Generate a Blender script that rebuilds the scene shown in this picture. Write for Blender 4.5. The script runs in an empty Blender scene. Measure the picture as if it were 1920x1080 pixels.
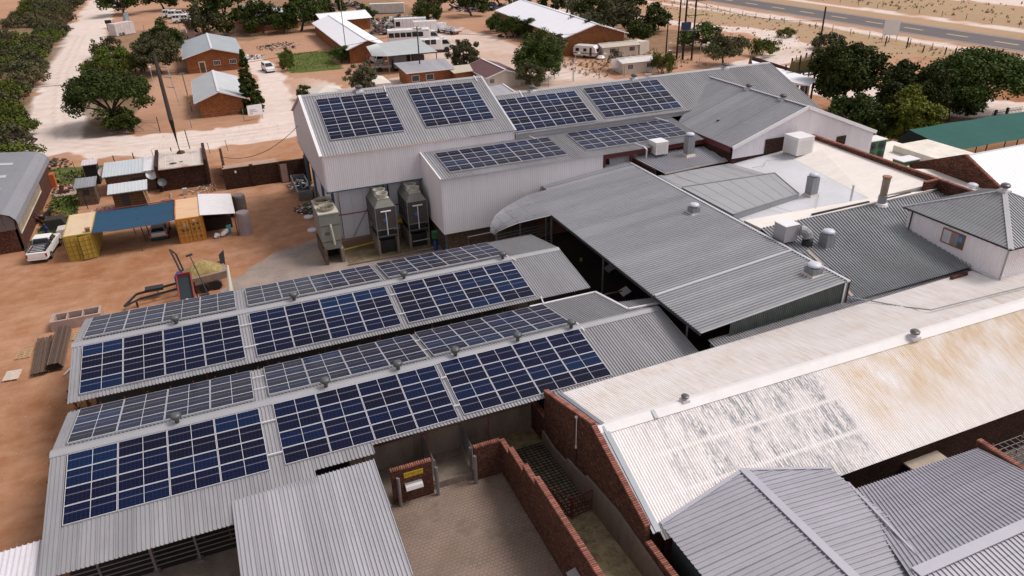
import bpy, bmesh, math, random
import numpy as np
from mathutils import Vector, Matrix
random.seed(7); np.random.seed(7)
R = math.radians
scene = bpy.context.scene
COL = scene.collection
# ------------------------------------------------------------------ camera
cam = bpy.data.cameras.new('camera'); camo = bpy.data.objects.new('camera', cam); COL.objects.link(camo)
cam.sensor_width = 36.0; cam.lens = 1372.56 / 1920 * 36.0; cam.clip_start = .5; cam.clip_end = 4000
def cam_axes(p, r, y):
    cp, sp = math.cos(p), math.sin(p)
    f = Vector((0, cp, -sp)); rt = Vector((1, 0, 0)); up = rt.cross(f)
    c, s = math.cos(r), math.sin(r)
    rt, up = c*rt + s*up, -s*rt + c*up
    Z = Matrix.Rotation(-y, 3, 'Z')
    return [Z @ v for v in (rt, up, -f)]
ax = cam_axes(R(27.618), R(-1.527), R(21.881))
camo.matrix_world = Matrix(((ax[0].x, ax[1].x, ax[2].x, 0), (ax[0].y, ax[1].y, ax[2].y, 0), (ax[0].z, ax[1].z, ax[2].z, 28.85), (0, 0, 0, 1)))
scene.camera = camo
# ------------------------------------------------------------------ world, sun, exposure
SUN_EL, SUN_AZ = R(55), R(102)          # azimuth clockwise from +Y
w = bpy.data.worlds.new('World'); scene.world = w; w.use_nodes = True
nt = w.node_tree; nt.nodes.clear()
sky = nt.nodes.new('ShaderNodeTexSky'); sky.sky_type = 'NISHITA'; sky.sun_disc = False
sky.sun_elevation = SUN_EL; sky.sun_rotation = SUN_AZ; sky.air_density = 1.0; sky.dust_density = 2.5
hs = nt.nodes.new('ShaderNodeHueSaturation'); hs.inputs['Saturation'].default_value = .12
bg = nt.nodes.new('ShaderNodeBackground'); bg.inputs['Strength'].default_value = .128
wo = nt.nodes.new('ShaderNodeOutputWorld')
nt.links.new(sky.outputs[0], hs.inputs['Color']); mx = nt.nodes.new('ShaderNodeMix'); mx.data_type = 'RGBA'; mx.blend_type = 'MULTIPLY'; mx.inputs[0].default_value = 1; mx.inputs[7].default_value = (1, .962, .972, 1)
nt.links.new(hs.outputs[0], mx.inputs[6]); nt.links.new(mx.outputs[2], bg.inputs[0]); nt.links.new(bg.outputs[0], wo.inputs[0])
sl = bpy.data.lights.new('sun', 'SUN'); sl.energy = 1.8; sl.angle = R(20); sl.color = (1, .93, .86)
so = bpy.data.objects.new('sun', sl); COL.objects.link(so)
sd = Vector((math.sin(SUN_AZ)*math.cos(SUN_EL), math.cos(SUN_AZ)*math.cos(SUN_EL), math.sin(SUN_EL)))
so.rotation_euler = sd.to_track_quat('Z', 'Y').to_euler(); so.location = (0, 0, 120)
scene.view_settings.view_transform = 'Standard'; scene.view_settings.look = 'None'
scene.view_settings.exposure = 0.18; scene.view_settings.gamma = 1.0
scene.view_settings.use_curve_mapping = False
try:
    scene.cycles.max_bounces = 5; scene.cycles.diffuse_bounces = 3; scene.cycles.glossy_bounces = 3
    scene.cycles.transmission_bounces = 2; scene.cycles.transparent_max_bounces = 4
except Exception: pass
# ------------------------------------------------------------------ mesh helpers
SPLIT = {'post', 'column', 'leg', 'legs', 'leg_pole', 'rail', 'slat', 'verge_trim', 'conduit', 'cross_brace', 'plinth', 'bearer', 'cabinet', 'pipe', 'side_window', 'cab_window', 'opening', 'timber_beam', 'board', 'leg_post', 'insulator', 'bushing', 'frame_post', 'lock_bar', 'corner_trim'}
class MB:
    def __init__(s): s.v = []; s.f = []; s.m = []
    def comps(s):
        par = list(range(len(s.v)))
        def fd(i):
            while par[i] != i: par[i] = par[par[i]]; i = par[i]
            return i
        for f in s.f:
            r0 = fd(f[0])
            for i in f[1:]: par[fd(i)] = r0
        g = {}
        for f, m in zip(s.f, s.m): g.setdefault(fd(f[0]), []).append((f, m))
        out = []
        for fs in g.values():
            q = MB(); mp = {}
            for f, m in fs:
                t = []
                for i in f:
                    if i not in mp: mp[i] = len(q.v); q.v.append(s.v[i])
                    t.append(mp[i])
                q.f.append(tuple(t)); q.m.append(m)
            out.append(q)
        return out
    def face(s, pts, m=0):
        n = len(s.v); s.v += [tuple(p) for p in pts]; s.f.append(tuple(range(n, n+len(pts)))); s.m.append(m); return s
    def box(s, x0, y0, z0, x1, y1, z1, m=0):
        n = len(s.v)
        s.v += [(x0,y0,z0),(x1,y0,z0),(x1,y1,z0),(x0,y1,z0),(x0,y0,z1),(x1,y0,z1),(x1,y1,z1),(x0,y1,z1)]
        for q in ((0,3,2,1),(4,5,6,7),(0,1,5,4),(1,2,6,5),(2,3,7,6),(3,0,4,7)):
            s.f.append(tuple(n+i for i in q)); s.m.append(m)
        return s
    def hexa(s, lo, hi, m=0, mt=None):
        """lo, hi: 4 points each, counter-clockwise seen from above"""
        n = len(s.v); s.v += [tuple(p) for p in lo] + [tuple(p) for p in hi]
        for k, q in enumerate(((0,3,2,1),(4,5,6,7),(0,1,5,4),(1,2,6,5),(2,3,7,6),(3,0,4,7))):
            s.f.append(tuple(n+i for i in q)); s.m.append(mt if (mt is not None and k == 1) else m)
        return s
    def prism(s, poly, vec, m=0):
        """poly: list of 3d points, extruded along vec"""
        k = len(poly); n = len(s.v); vec = Vector(vec)
        s.v += [tuple(p) for p in poly] + [tuple(Vector(p)+vec) for p in poly]
        s.f.append(tuple(range(n, n+k))[::-1]); s.m.append(m)
        s.f.append(tuple(range(n+k, n+2*k))); s.m.append(m)
        for i in range(k):
            j = (i+1) % k; s.f.append((n+i, n+j, n+k+j, n+k+i)); s.m.append(m)
        return s
    def beam(s, p, q, w, h=None, m=0):
        p, q = Vector(p), Vector(q); h = h or w; d = (q-p).normalized()
        a = d.cross(Vector((0, 0, 1)))
        if a.length < .01: a = Vector((1, 0, 0))
        a.normalize(); b = d.cross(a).normalized(); a = a*w/2; b = b*h/2
        lo = [p-a-b, p+a-b, p+a+b, p-a+b]; hi = [x+(q-p) for x in lo]
        n = len(s.v); s.v += [tuple(x) for x in lo+hi]
        for t in ((0,1,2,3),(7,6,5,4),(0,4,5,1),(1,5,6,2),(2,6,7,3),(3,7,4,0)):
            s.f.append(tuple(n+i for i in t)); s.m.append(m)
        return s
    def tube(s, pts, r, n=8, m=0, cap=True):
        pts = [Vector(p) for p in pts]; k = len(pts); rr = r if isinstance(r, (list, tuple)) else [r]*k
        base = len(s.v)
        for i, p in enumerate(pts):
            d = (pts[min(i+1, k-1)] - pts[max(i-1, 0)]).normalized()
            a = d.cross(Vector((0, 0, 1)))
            if a.length < .05: a = Vector((1, 0, 0))
            a.normalize(); b = d.cross(a).normalized()
            for j in range(n):
                t = 2*math.pi*j/n; s.v.append(tuple(p + a*rr[i]*math.cos(t) + b*rr[i]*math.sin(t)))
        for i in range(k-1):
            for j in range(n):
                j2 = (j+1) % n; s.f.append((base+i*n+j, base+i*n+j2, base+(i+1)*n+j2, base+(i+1)*n+j)); s.m.append(m)
        if cap:
            s.f.append(tuple(base+j for j in range(n))[::-1]); s.m.append(m)
            s.f.append(tuple(base+(k-1)*n+j for j in range(n))); s.m.append(m)
        return s
    def lathe(s, prof, c=(0, 0, 0), n=16, m=0):
        base = len(s.v); c = Vector(c); k = len(prof)
        for r, z in prof:
            for j in range(n):
                t = 2*math.pi*j/n; s.v.append((c.x+r*math.cos(t), c.y+r*math.sin(t), c.z+z))
        for i in range(k-1):
            for j in range(n):
                j2 = (j+1) % n; s.f.append((base+i*n+j, base+i*n+j2, base+(i+1)*n+j2, base+(i+1)*n+j)); s.m.append(m)
        s.f.append(tuple(base+j for j in range(n))[::-1]); s.m.append(m)
        s.f.append(tuple(base+(k-1)*n+j for j in range(n))); s.m.append(m)
        return s
    def build(s, name, mats, parent=None, smooth=False, loc=None):
        if parent is not None and name in SPLIT and loc is None:
            comps = s.comps()
            if 1 < len(comps) <= 40:
                for q in comps: o = q.build('_'+name, mats, parent, smooth); o.name = name
                return o
        off = Vector((0, 0, 0)); p = parent
        while p is not None: off += p.location; p = p.parent
        if loc is not None: off += Vector(loc)
        me = bpy.data.meshes.new(name)
        v = np.array(s.v, dtype=float) - np.array(off)[None, :]
        me.from_pydata(v.tolist(), [], s.f)
        if not isinstance(mats, (list, tuple)): mats = [mats]
        for mm in mats: me.materials.append(mm)
        if len(mats) > 1: me.polygons.foreach_set('material_index', s.m)
        if smooth: me.polygons.foreach_set('use_smooth', [True]*len(s.f))
        me.update()
        o = bpy.data.objects.new(name, me); COL.objects.link(o)
        if parent is not None: o.parent = parent
        if loc is not None: o.location = loc
        return o
IBR = [(0, 0), (.66, 0), (.74, 1), (.94, 1)]
COR = [(0, 0), (.25, .5), (.5, 1), (.75, .5)]
def ruled(mb, A, B, C, D, pitch=.19, h=.06, prof=IBR, m=0, seg=1, up=None):
    """corrugated sheet between edge A-B and edge D-C, ribs running A->D"""
    A, B, C, D = [Vector(p) for p in (A, B, C, D)]
    n = (B-A).cross(D-A).normalized()
    if (up is None and n.z < 0) or (up is not None and n.dot(Vector(up)) < 0): n = -n
    L = max((B-A).length, (C-D).length); k = max(1, round(L/pitch)); us = []
    for i in range(k):
        for a, b in prof: us.append(((i+a)/k, b*h))
    us.append((1, 0)); base = len(mb.v); ns = seg+1
    for t in range(ns):
        f = t/seg
        for u, z in us:
            p = A.lerp(B, u); q = D.lerp(C, u); mb.v.append(tuple(p.lerp(q, f) + n*z))
    w = len(us)
    for t in range(seg):
        for i in range(w-1):
            a = base+t*w+i; mb.f.append((a, a+1, a+w+1, a+w)); mb.m.append(m)
    return mb
def sheet(mb, poly, rd, pitch=.19, h=.06, prof=IBR, m=0, up=None):
    """corrugated sheet filling a convex planar polygon, ribs along rd"""
    P = [Vector(p) for p in poly]; n = Vector((0, 0, 0))
    for i in range(len(P)): n += (P[i]-P[0]).cross(P[(i+1) % len(P)]-P[0])
    n.normalize()
    if (up is None and n.z < 0) or (up is not None and n.dot(Vector(up)) < 0): n = -n
    r = Vector(rd); r = (r - n*r.dot(n)).normalized(); u = r.cross(n).normalized(); O = P[0]
    Q = [((p-O).dot(u), (p-O).dot(r)) for p in P]
    u0 = min(q[0] for q in Q); u1 = max(q[0] for q in Q); k = max(1, round((u1-u0)/pitch)); pp = (u1-u0)/k
    us = sorted(set([(round(u0+(i+a)*pp, 4), b*h) for i in range(k) for a, b in prof] + [(round(u1, 4), 0.)]))
    def hgt(x):
        t = ((x-u0)/pp) % 1.0
        pr = list(prof)+[(1, prof[0][1])]
        for (a, b), (c, d) in zip(pr, pr[1:]):
            if a <= t <= c: return h*(b+(d-b)*(t-a)/(c-a+1e-9))
        return 0
    for q in Q: us.append((q[0], hgt(q[0])))
    us = sorted(us)
    def span(x):
        vs = []
        for i in range(len(Q)):
            (a, b), (c, d) = Q[i], Q[(i+1) % len(Q)]
            if min(a, c)-1e-6 <= x <= max(a, c)+1e-6:
                if abs(c-a) < 1e-6: vs += [b, d]
                else: vs.append(b+(d-b)*(x-a)/(c-a))
        return (min(vs), max(vs)) if vs else (0, 0)
    base = len(mb.v)
    for x, z in us:
        a, b = span(min(max(x, u0), u1))
        for v in (a, b): mb.v.append(tuple(O + u*x + r*v + n*z))
    for i in range(len(us)-1):
        a = base+2*i; mb.f.append((a, a+1, a+3, a+2)); mb.m.append(m)
    return mb
# ------------------------------------------------------------------ object helpers
LABELS = set()
def tag(o, label=None, cat=None, group=None, kind=None):
    if label: o['label'] = label
    if cat: o['category'] = cat
    if group: o['group'] = group
    if kind: o['kind'] = kind
    return o
def thing(name, label, cat, loc=(0, 0, 0), rz=0, group=None):
    o = bpy.data.objects.new(name, None); COL.objects.link(o); o.location = loc; o.rotation_euler = (0, 0, rz)
    o.empty_display_size = .2
    return tag(o, label, cat, group)
def copy_tree(o, parent=None):
    c = o.copy(); COL.objects.link(c); c.parent = parent
    for ch in o.children: copy_tree(ch, c)
    return c
def place(proto, flag, loc, rz=0, label=None, group=None, scale=None):
    """first use moves the prototype itself, later uses copy it"""
    if not flag: flag.append(1); o = proto
    else: o = copy_tree(proto)
    o.location = loc; o.rotation_euler = (0, 0, rz)
    if scale: o.scale = (scale,)*3 if not isinstance(scale, tuple) else scale
    if label: o['label'] = label
    if group: o['group'] = group
    return o
def inst(name, me, parent, loc, rot=(0, 0, 0), scale=None):
    o = bpy.data.objects.new(name, me); COL.objects.link(o); o.parent = parent; o.location = loc; o.rotation_euler = rot
    if scale: o.scale = scale
    return o
# ------------------------------------------------------------------ materials
MATS = {}
def N(nt, t, **kw):
    n = nt.nodes.new('ShaderNode'+t)
    for k, v in kw.items():
        if k in n.inputs: n.inputs[k].default_value = v
        else: setattr(n, k, v)
    return n
def newmat(name):
    m = bpy.data.materials.new(name); m.use_nodes = True; t = m.node_tree
    b = t.nodes['Principled BSDF']; return m, t, b
def c4(c): return (c[0], c[1], c[2], 1)
def mixc(t, fac, a, b, mode='MIX'):
    n = t.nodes.new('ShaderNodeMix'); n.data_type = 'RGBA'; n.blend_type = mode
    for s, v in ((n.inputs[0], fac), (n.inputs[6], a), (n.inputs[7], b)):
        if isinstance(v, (int, float)): s.default_value = v
        elif isinstance(v, tuple): s.default_value = c4(v)
        else: t.links.new(v, s)
    return n.outputs[2]
def mth(t, op, a, b=None, clamp=False):
    n = t.nodes.new('ShaderNodeMath'); n.operation = op; n.use_clamp = clamp
    for s, v in ((n.inputs[0], a), (n.inputs[1], b)):
        if v is None: continue
        if isinstance(v, (int, float)): s.default_value = v
        else: t.links.new(v, s)
    return n.outputs[0]
def ramp(t, x, a, b, lo=0., hi=1.):
    n = t.nodes.new('ShaderNodeMapRange'); n.clamp = True
    t.links.new(x, n.inputs[0])
    for i, v in zip((1, 2, 3, 4), (a, b, lo, hi)): n.inputs[i].default_value = v
    return n.outputs[0]
def coords(t, kind='Object', scale=(1, 1, 1)):
    tc = t.nodes.new('ShaderNodeTexCoord'); mp = t.nodes.new('ShaderNodeMapping')
    mp.inputs['Scale'].default_value = scale; t.links.new(tc.outputs[kind], mp.inputs[0]); return mp.outputs[0]
def noise(t, vec, s, d=3, rough=.55):
    n = t.nodes.new('ShaderNodeTexNoise'); n.inputs['Scale'].default_value = s; n.inputs['Detail'].default_value = d
    n.inputs['Roughness'].default_value = rough; t.links.new(vec, n.inputs['Vector']); return n.outputs[0]
def basic(name, col, rough=.65, metal=0., var=.18, s=.8, dirt=0., dcol=(.18, .12, .08), stretch=(1, 1, 1), bump=0., bs=20, rnd=0., spec=.5, band=None):
    if name in MATS: return MATS[name]
    m, t, b = newmat(name); v = coords(t, 'Object', stretch)
    n1 = noise(t, v, s, 4); n2 = noise(t, v, s*7, 3)
    f = ramp(t, mth(t, 'ADD', mth(t, 'MULTIPLY', n1, .65), mth(t, 'MULTIPLY', n2, .35)), .32, .68)
    lo = tuple(x*(1-var) for x in col); hi = tuple(min(1, x*(1+var)) for x in col)
    c = mixc(t, f, lo, hi)
    if dirt:
        d = ramp(t, noise(t, v, s*1.7, 5, .65), .5, .72, 0, dirt); c = mixc(t, d, c, dcol)
    if band:
        sp_ = t.nodes.new('ShaderNodeSeparateXYZ'); tc_ = t.nodes.new('ShaderNodeTexCoord'); t.links.new(tc_.outputs['Object'], sp_.inputs[0])
        wn_ = t.nodes.new('ShaderNodeTexWhiteNoise'); wn_.noise_dimensions = '1D'; t.links.new(mth(t, 'FLOOR', mth(t, 'DIVIDE', sp_.outputs[band[0]], band[1])), wn_.inputs['W'])
        h_ = t.nodes.new('ShaderNodeHueSaturation'); t.links.new(c, h_.inputs['Color']); t.links.new(ramp(t, wn_.outputs['Value'], 0, 1, 1-band[2], 1+band[2]), h_.inputs['Value']); c = h_.outputs[0]
        st_ = t.nodes.new('ShaderNodeMapping'); sc_ = [.35, .35, .35]; sc_[band[0]] = 5.; st_.inputs['Scale'].default_value = sc_; t.links.new(tc_.outputs['Object'], st_.inputs[0])
        c = mixc(t, ramp(t, noise(t, st_.outputs[0], 1., 4, .7), .60, .74, 0, .30), c, (.20, .155, .13))
        q_ = mth(t, 'ABSOLUTE', mth(t, 'SUBTRACT', mth(t, 'FRACT', mth(t, 'DIVIDE', sp_.outputs[band[0]], band[1])), .5)); c = mixc(t, mth(t, 'MULTIPLY', mth(t, 'GREATER_THAN', q_, .5-.02/band[1]), .35), c, (.12, .12, .13))
    if rnd:
        oi = t.nodes.new('ShaderNodeObjectInfo')
        h = t.nodes.new('ShaderNodeHueSaturation'); t.links.new(c, h.inputs['Color'])
        t.links.new(ramp(t, oi.outputs['Random'], 0, 1, 1-rnd, 1+rnd), h.inputs['Value']); c = h.outputs[0]
    t.links.new(c, b.inputs['Base Color'])
    b.inputs['Roughness'].default_value = rough; b.inputs['Metallic'].default_value = metal
    b.inputs['Specular IOR Level'].default_value = spec
    if bump:
        bp = t.nodes.new('ShaderNodeBump'); bp.inputs['Strength'].default_value = bump; bp.inputs['Distance'].default_value = .05
        t.links.new(noise(t, v, bs, 3), bp.inputs['Height']); t.links.new(bp.outputs[0], b.inputs['Normal'])
    MATS[name] = m; return m
def brickmat(name, c1, c2, mortar=(.22, .17, .14), sx=1.0, rough=.85):
    if name in MATS: return MATS[name]
    m, t, b = newmat(name)
    tc = t.nodes.new('ShaderNodeTexCoord'); sp = t.nodes.new('ShaderNodeSeparateXYZ'); t.links.new(tc.outputs['Object'], sp.inputs[0])
    cb = t.nodes.new('ShaderNodeCombineXYZ'); t.links.new(mth(t, 'ADD', sp.outputs[0], sp.outputs[1]), cb.inputs[0]); t.links.new(sp.outputs[2], cb.inputs[1])
    br = t.nodes.new('ShaderNodeTexBrick'); t.links.new(cb.outputs[0], br.inputs['Vector'])
    br.inputs['Color1'].default_value = c4(c1); br.inputs['Color2'].default_value = c4(c2); br.inputs['Mortar'].default_value = c4(mortar)
    br.inputs['Scale'].default_value = 1.0; br.inputs['Brick Width'].default_value = .235*sx; br.inputs['Row Height'].default_value = .085*sx
    br.inputs['Mortar Size'].default_value = .008; br.inputs['Bias'].default_value = -.1
    n = noise(t, tc.outputs['Object'], .9, 5, .7)
    c = mixc(t, ramp(t, n, .35, .7, 0, .55), br.outputs[0], tuple(x*.45 for x in c1))
    mpb = t.nodes.new('ShaderNodeMapping'); mpb.inputs['Scale'].default_value = (1, 1, 2.6); t.links.new(tc.outputs['Object'], mpb.inputs[0]); n2 = noise(t, mpb.outputs[0], 5.5, 2)
    c = mixc(t, ramp(t, n2, .54, .66, 0, .75), c, tuple(min(1, x*1.9) for x in c2))
    t.links.new(c, b.inputs['Base Color']); b.inputs['Roughness'].default_value = rough; b.inputs['Specular IOR Level'].default_value = .25
    bp = t.nodes.new('ShaderNodeBump'); bp.inputs['Strength'].default_value = .6; bp.inputs['Distance'].default_value = .02
    t.links.new(mth(t, 'SUBTRACT', noise(t, tc.outputs['Object'], 30, 2), br.outputs['Fac']), bp.inputs['Height']); t.links.new(bp.outputs[0], b.inputs['Normal'])
    MATS[name] = m; return m
def flaked():
    m, t, b = newmat('flaking_white_roof_paint')
    tc = t.nodes.new('ShaderNodeTexCoord'); sp = t.nodes.new('ShaderNodeSeparateXYZ'); t.links.new(tc.outputs['Object'], sp.inputs[0])
    X, Y = sp.outputs[0], sp.outputs[1]
    def st(s):
        mp = t.nodes.new('ShaderNodeMapping'); mp.inputs['Scale'].default_value = s; t.links.new(tc.outputs['Object'], mp.inputs[0]); return mp.outputs[0]
    base = mixc(t, ramp(t, noise(t, st((9, .7, 1)), 1.0, 4), .3, .7), (.78, .72, .69), (.91, .87, .87))
    # grey flaking, only on the lower (near) slope, in three sheet courses
    near = ramp(t, Y, -.25, -.35); course = mth(t, 'PINGPONG', mth(t, 'ADD', Y, .2), .93)
    cm = ramp(t, course, .02, .16)
    reg = mth(t, 'MULTIPLY', ramp(t, X, .8, 4.5), ramp(t, X, 13.6, 13.0))
    blot = ramp(t, noise(t, st((.7, .45, 1)), 1.0, 3), .40, .58)
    fl = ramp(t, mth(t, 'ADD', mth(t, 'MULTIPLY', noise(t, st((7, .8, 1)), 1.0, 6, .8), .65), mth(t, 'MULTIPLY', noise(t, st((12, 3, 1)), 1.3, 5, .8), .35)), .48, .52)
    g = mth(t, 'MULTIPLY', mth(t, 'MULTIPLY', fl, mth(t, 'MULTIPLY', near, cm)), mth(t, 'MULTIPLY', mth(t, 'ADD', mth(t, 'MULTIPLY', reg, .9), .06), mth(t, 'ADD', mth(t, 'MULTIPLY', blot, .7), .35)))
    c = mixc(t, mth(t, 'MULTIPLY', g, .95, True), base, (.36, .37, .39))
    # ochre stains: strong on the near slope to the right, faint on the far slope
    regy = mth(t, 'MULTIPLY', ramp(t, X, 13.6, 15.2), ramp(t, noise(t, st((.9, .5, 1)), .5, 4, .6), .38, .56))
    lowf = ramp(t, mth(t, 'ADD', Y, mth(t, 'MULTIPLY', X, -.05)), -5.6, -3.6, .12, 1)
    och = mth(t, 'MULTIPLY', mth(t, 'MULTIPLY', regy, lowf), ramp(t, noise(t, st((7, .8, 1)), 1., 4), .30, .62, .35, 1))
    c = mixc(t, mth(t, 'MULTIPLY', mth(t, 'MULTIPLY', och, near), .72), c, (.66, .46, .24))
    far = ramp(t, Y, .2, .4); fs = mth(t, 'MULTIPLY', ramp(t, noise(t, st((5, .5, 1)), 1., 5, .7), .45, .62), ramp(t, noise(t, st((.3, .5, 1)), 1., 3), .4, .6))
    c = mixc(t, mth(t, 'MULTIPLY', mth(t, 'MULTIPLY', fs, far), .50), c, (.66, .50, .36))
    t.links.new(c, b.inputs['Base Color']); b.inputs['Roughness'].default_value = .8; b.inputs['Specular IOR Level'].default_value = .25
    return m
def panelmat():
    m, t, b = newmat('solar_cells')
    tc = t.nodes.new('ShaderNodeTexCoord'); sp = t.nodes.new('ShaderNodeSeparateXYZ'); t.links.new(tc.outputs['Object'], sp.inputs[0])
    oi = t.nodes.new('ShaderNodeObjectInfo')
    rgb = t.nodes.new('ShaderNodeValToRGB'); e = rgb.color_ramp.elements
    e[0].position = 0; e[0].color = (.0035, .004, .016, 1); e[1].position = 1; e[1].color = (.003, .017, .060, 1)
    for p, c in ((.3, (.0035, .005, .022, 1)), (.6, (.003, .006, .029, 1)), (.88, (.003, .010, .041, 1))):
        x = e.new(p); x.color = c
    t.links.new(oi.outputs['Random'], rgb.inputs[0])
    def lines(v, step, wd):
        f = mth(t, 'FRACT', mth(t, 'DIVIDE', v, step)); f = mth(t, 'ABSOLUTE', mth(t, 'SUBTRACT', f, .5)); return mth(t, 'GREATER_THAN', f, .5-wd/step/2)
    ln = mth(t, 'MAXIMUM', lines(sp.outputs[0], .19, .007), lines(sp.outputs[1], .189, .007))
    c = mixc(t, mth(t, 'MULTIPLY', ln, .22), rgb.outputs[0], (.16, .19, .30))
    bus = mth(t, 'LESS_THAN', mth(t, 'ABSOLUTE', mth(t, 'SUBTRACT', sp.outputs[1], .66)), .02)
    c = mixc(t, mth(t, 'MULTIPLY', bus, .28), c, (.55, .52, .60))
    t.links.new(c, b.inputs['Base Color']); b.inputs['Roughness'].default_value = .22
    b.inputs['Specular IOR Level'].default_value = .17
    d = noise(t, tc.outputs['Object'], 2.5, 4); t.links.new(ramp(t, d, .3, .7, .12, .26), b.inputs['Roughness'])
    return m
def leafmat(name, c1, c2, rnd=.25):
    if name in MATS: return MATS[name]
    m, t, b = newmat(name); v = coords(t)
    n1 = noise(t, v, .9, 3); n2 = noise(t, v, 5, 2)
    c = mixc(t, ramp(t, mth(t, 'ADD', mth(t, 'MULTIPLY', n1, .6), mth(t, 'MULTIPLY', n2, .4)), .36, .64), c1, c2)
    oi = t.nodes.new('ShaderNodeObjectInfo'); h = t.nodes.new('ShaderNodeHueSaturation'); t.links.new(c, h.inputs['Color'])
    t.links.new(ramp(t, oi.outputs['Random'], 0, 1, 1-rnd, 1+rnd), h.inputs['Value']); t.links.new(ramp(t, oi.outputs['Random'], 0, 1, .485, .515), h.inputs['Hue'])
    t.links.new(h.outputs[0], b.inputs['Base Color']); b.inputs['Roughness'].default_value = .7; b.inputs['Specular IOR Level'].default_value = .15
    MATS[name] = m; return m
galv = basic('galvanised_roof', (.335, .33, .35), .5, .15, .12, .35, .15, (.30, .24, .20), stretch=(1, .3, 1), band=(0, .76, .07))
galvB = basic('galvanised_roof_along', (.37, .375, .40), .5, .15, .12, .35, .12, (.25, .22, .2), stretch=(.3, 1, 1), band=(1, .81, .07))
galvP = basic('pale_galvanised_roof', (.40, .395, .43), .5, .1, .10, .35, .12, (.35, .28, .24), stretch=(1, .3, 1), band=(0, .76, .07))
galvD = basic('dark_galvanised_roof', (.29, .30, .32), .5, .2, .12, .4, .12, (.2, .18, .16), band=(0, .87, .08))
galvBR = basic('violet_grey_roof', (.36, .35, .40), .45, .15, .08, .4, .05, band=(1, .8, .03))
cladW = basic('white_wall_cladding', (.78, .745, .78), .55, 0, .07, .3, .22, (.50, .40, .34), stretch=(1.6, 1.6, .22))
cladShade = basic('shade_toned_cladding', (.55, .525, .575), .55, 0, .05, .3)  # white cladding darkened: shade on the hall's left gable is put into the colour
panelW = basic('pale_wall_panel', (.70, .70, .78), .5, 0, .05, .5)
greyflat = basic('grey_roof_membrane', (.60, .60, .64), .6, 0, .08, .4, .12, (.40, .36, .34))
whiteflat = basic('white_roof_membrane', (.80, .74, .70), .7, 0, .07, .5, .32, (.60, .48, .38), stretch=(.5, 1.3, 1))
whiteR = basic('bright_white_roof', (.86, .85, .91), .6, 0, .03, .4)
whitecap = basic('white_flashing', (.68, .66, .70), .5, 0, .05, 1)
greycap = basic('grey_flashing', (.35, .35, .375), .5, .1, .06, 1)
gutterM = basic('pale_gutter_metal', (.62, .62, .66), .35, .3, .05, 1)
dark = basic('dark_steel', (.03, .03, .035), .6, .2, .2, 2)
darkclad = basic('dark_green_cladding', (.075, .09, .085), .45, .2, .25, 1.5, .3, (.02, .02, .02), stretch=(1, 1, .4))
rust = basic('rusty_steel', (.12, .045, .03), .8, .1, .35, 3, .4, (.05, .02, .015))
redox = basic('red_oxide_steel', (.13, .025, .025), .6, .1, .25, 3)
steelG = basic('galvanised_steel', (.25, .235, .24), .45, .4, .15, 3)
blueS = basic('blue_grey_column', (.06, .10, .14), .5, .2, .15, 2)
conc = basic('concrete', (.24, .19, .15), .85, 0, .25, .7, .5, (.10, .075, .05), bump=.3)
concD = basic('dark_damp_concrete', (.13, .09, .06), .6, 0, .3, .5, .5, (.06, .04, .025), bump=.2)
concRender = basic('render_coat', (.22, .17, .14), .85, 0, .25, .8, .5, (.09, .07, .05), stretch=(1, 1, .4))
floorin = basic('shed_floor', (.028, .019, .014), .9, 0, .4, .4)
brick = brickmat('red_brick', (.055, .022, .015), (.15, .055, .032), (.09, .06, .05))
brickH = brickmat('house_brick', (.24, .085, .030), (.31, .115, .042), (.22, .10, .055))
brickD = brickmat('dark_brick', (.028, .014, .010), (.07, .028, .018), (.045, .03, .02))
brickBr = brickmat('brown_block', (.11, .075, .055), (.16, .105, .075), (.08, .06, .045), 1.6)
coping = basic('coping_brick', (.28, .105, .075), .85, 0, .25, 6, .2, (.10, .05, .04), rnd=.35)
white = basic('white_paint', (.78, .76, .78), .4, 0, .05, 2)
vwhite = basic('vehicle_white', (.80, .79, .80), .25, 0, .03, 2)
glass = basic('dark_window_glass', (.02, .022, .028), .12, 0, .1, 2)
rubber = basic('tyre_rubber', (.012, .012, .012), .8, 0, .1, 2)
chrome = basic('rim_metal', (.4, .4, .42), .35, .6, .1, 2)
redlamp = basic('red_lamp', (.30, .015, .02), .3, 0, .05, 2)
creamM = basic('cream_container_roof', (.66, .50, .34), .6, 0, .08, .8, .35, (.50, .30, .14), stretch=(1, .4, 1))
yellowM = basic('yellow_container', (.42, .29, .045), .55, 0, .12, 1.2, .25, (.20, .12, .03))
orangeM = basic('orange_container', (.52, .22, .03), .55, 0, .12, 1.2, .25, (.25, .09, .03))
blueC = basic('blue_shade_cloth', (.008, .055, .115), .85, 0, .18, .7, stretch=(.25, 2.5, 1))
greenC = basic('green_shade_cloth', (.006, .085, .070), .85, 0, .12, .4, .25, (.006, .06, .05), stretch=(.5, 1.5, 1))
greenP = basic('green_machine_paint', (.02, .12, .04), .5, 0, .12, 2)
chillG = basic('condenser_green_grey', (.235, .235, .21), .5, .1, .10, 1.5, .2, (.12, .11, .08))
chillT = basic('condenser_pale_top', (.52, .49, .43), .55, 0, .1, 1.5, .2, (.3, .25, .18))
chillD = basic('condenser_dark_coil', (.085, .075, .075), .6, .2, .2, 4)
tankM = basic('weathered_tank', (.33, .27, .28), .7, .1, .15, 1, .5, (.18, .13, .12), stretch=(1, 1, .3))
wood = basic('pale_timber', (.50, .36, .20), .8, 0, .2, 5)
woodD = basic('old_timber_wall', (.11, .062, .03), .85, 0, .3, 3, .3, (.04, .025, .015))
poleM = basic('dark_timber_pole', (.022, .014, .010), .85, 0, .3, 3)
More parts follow.
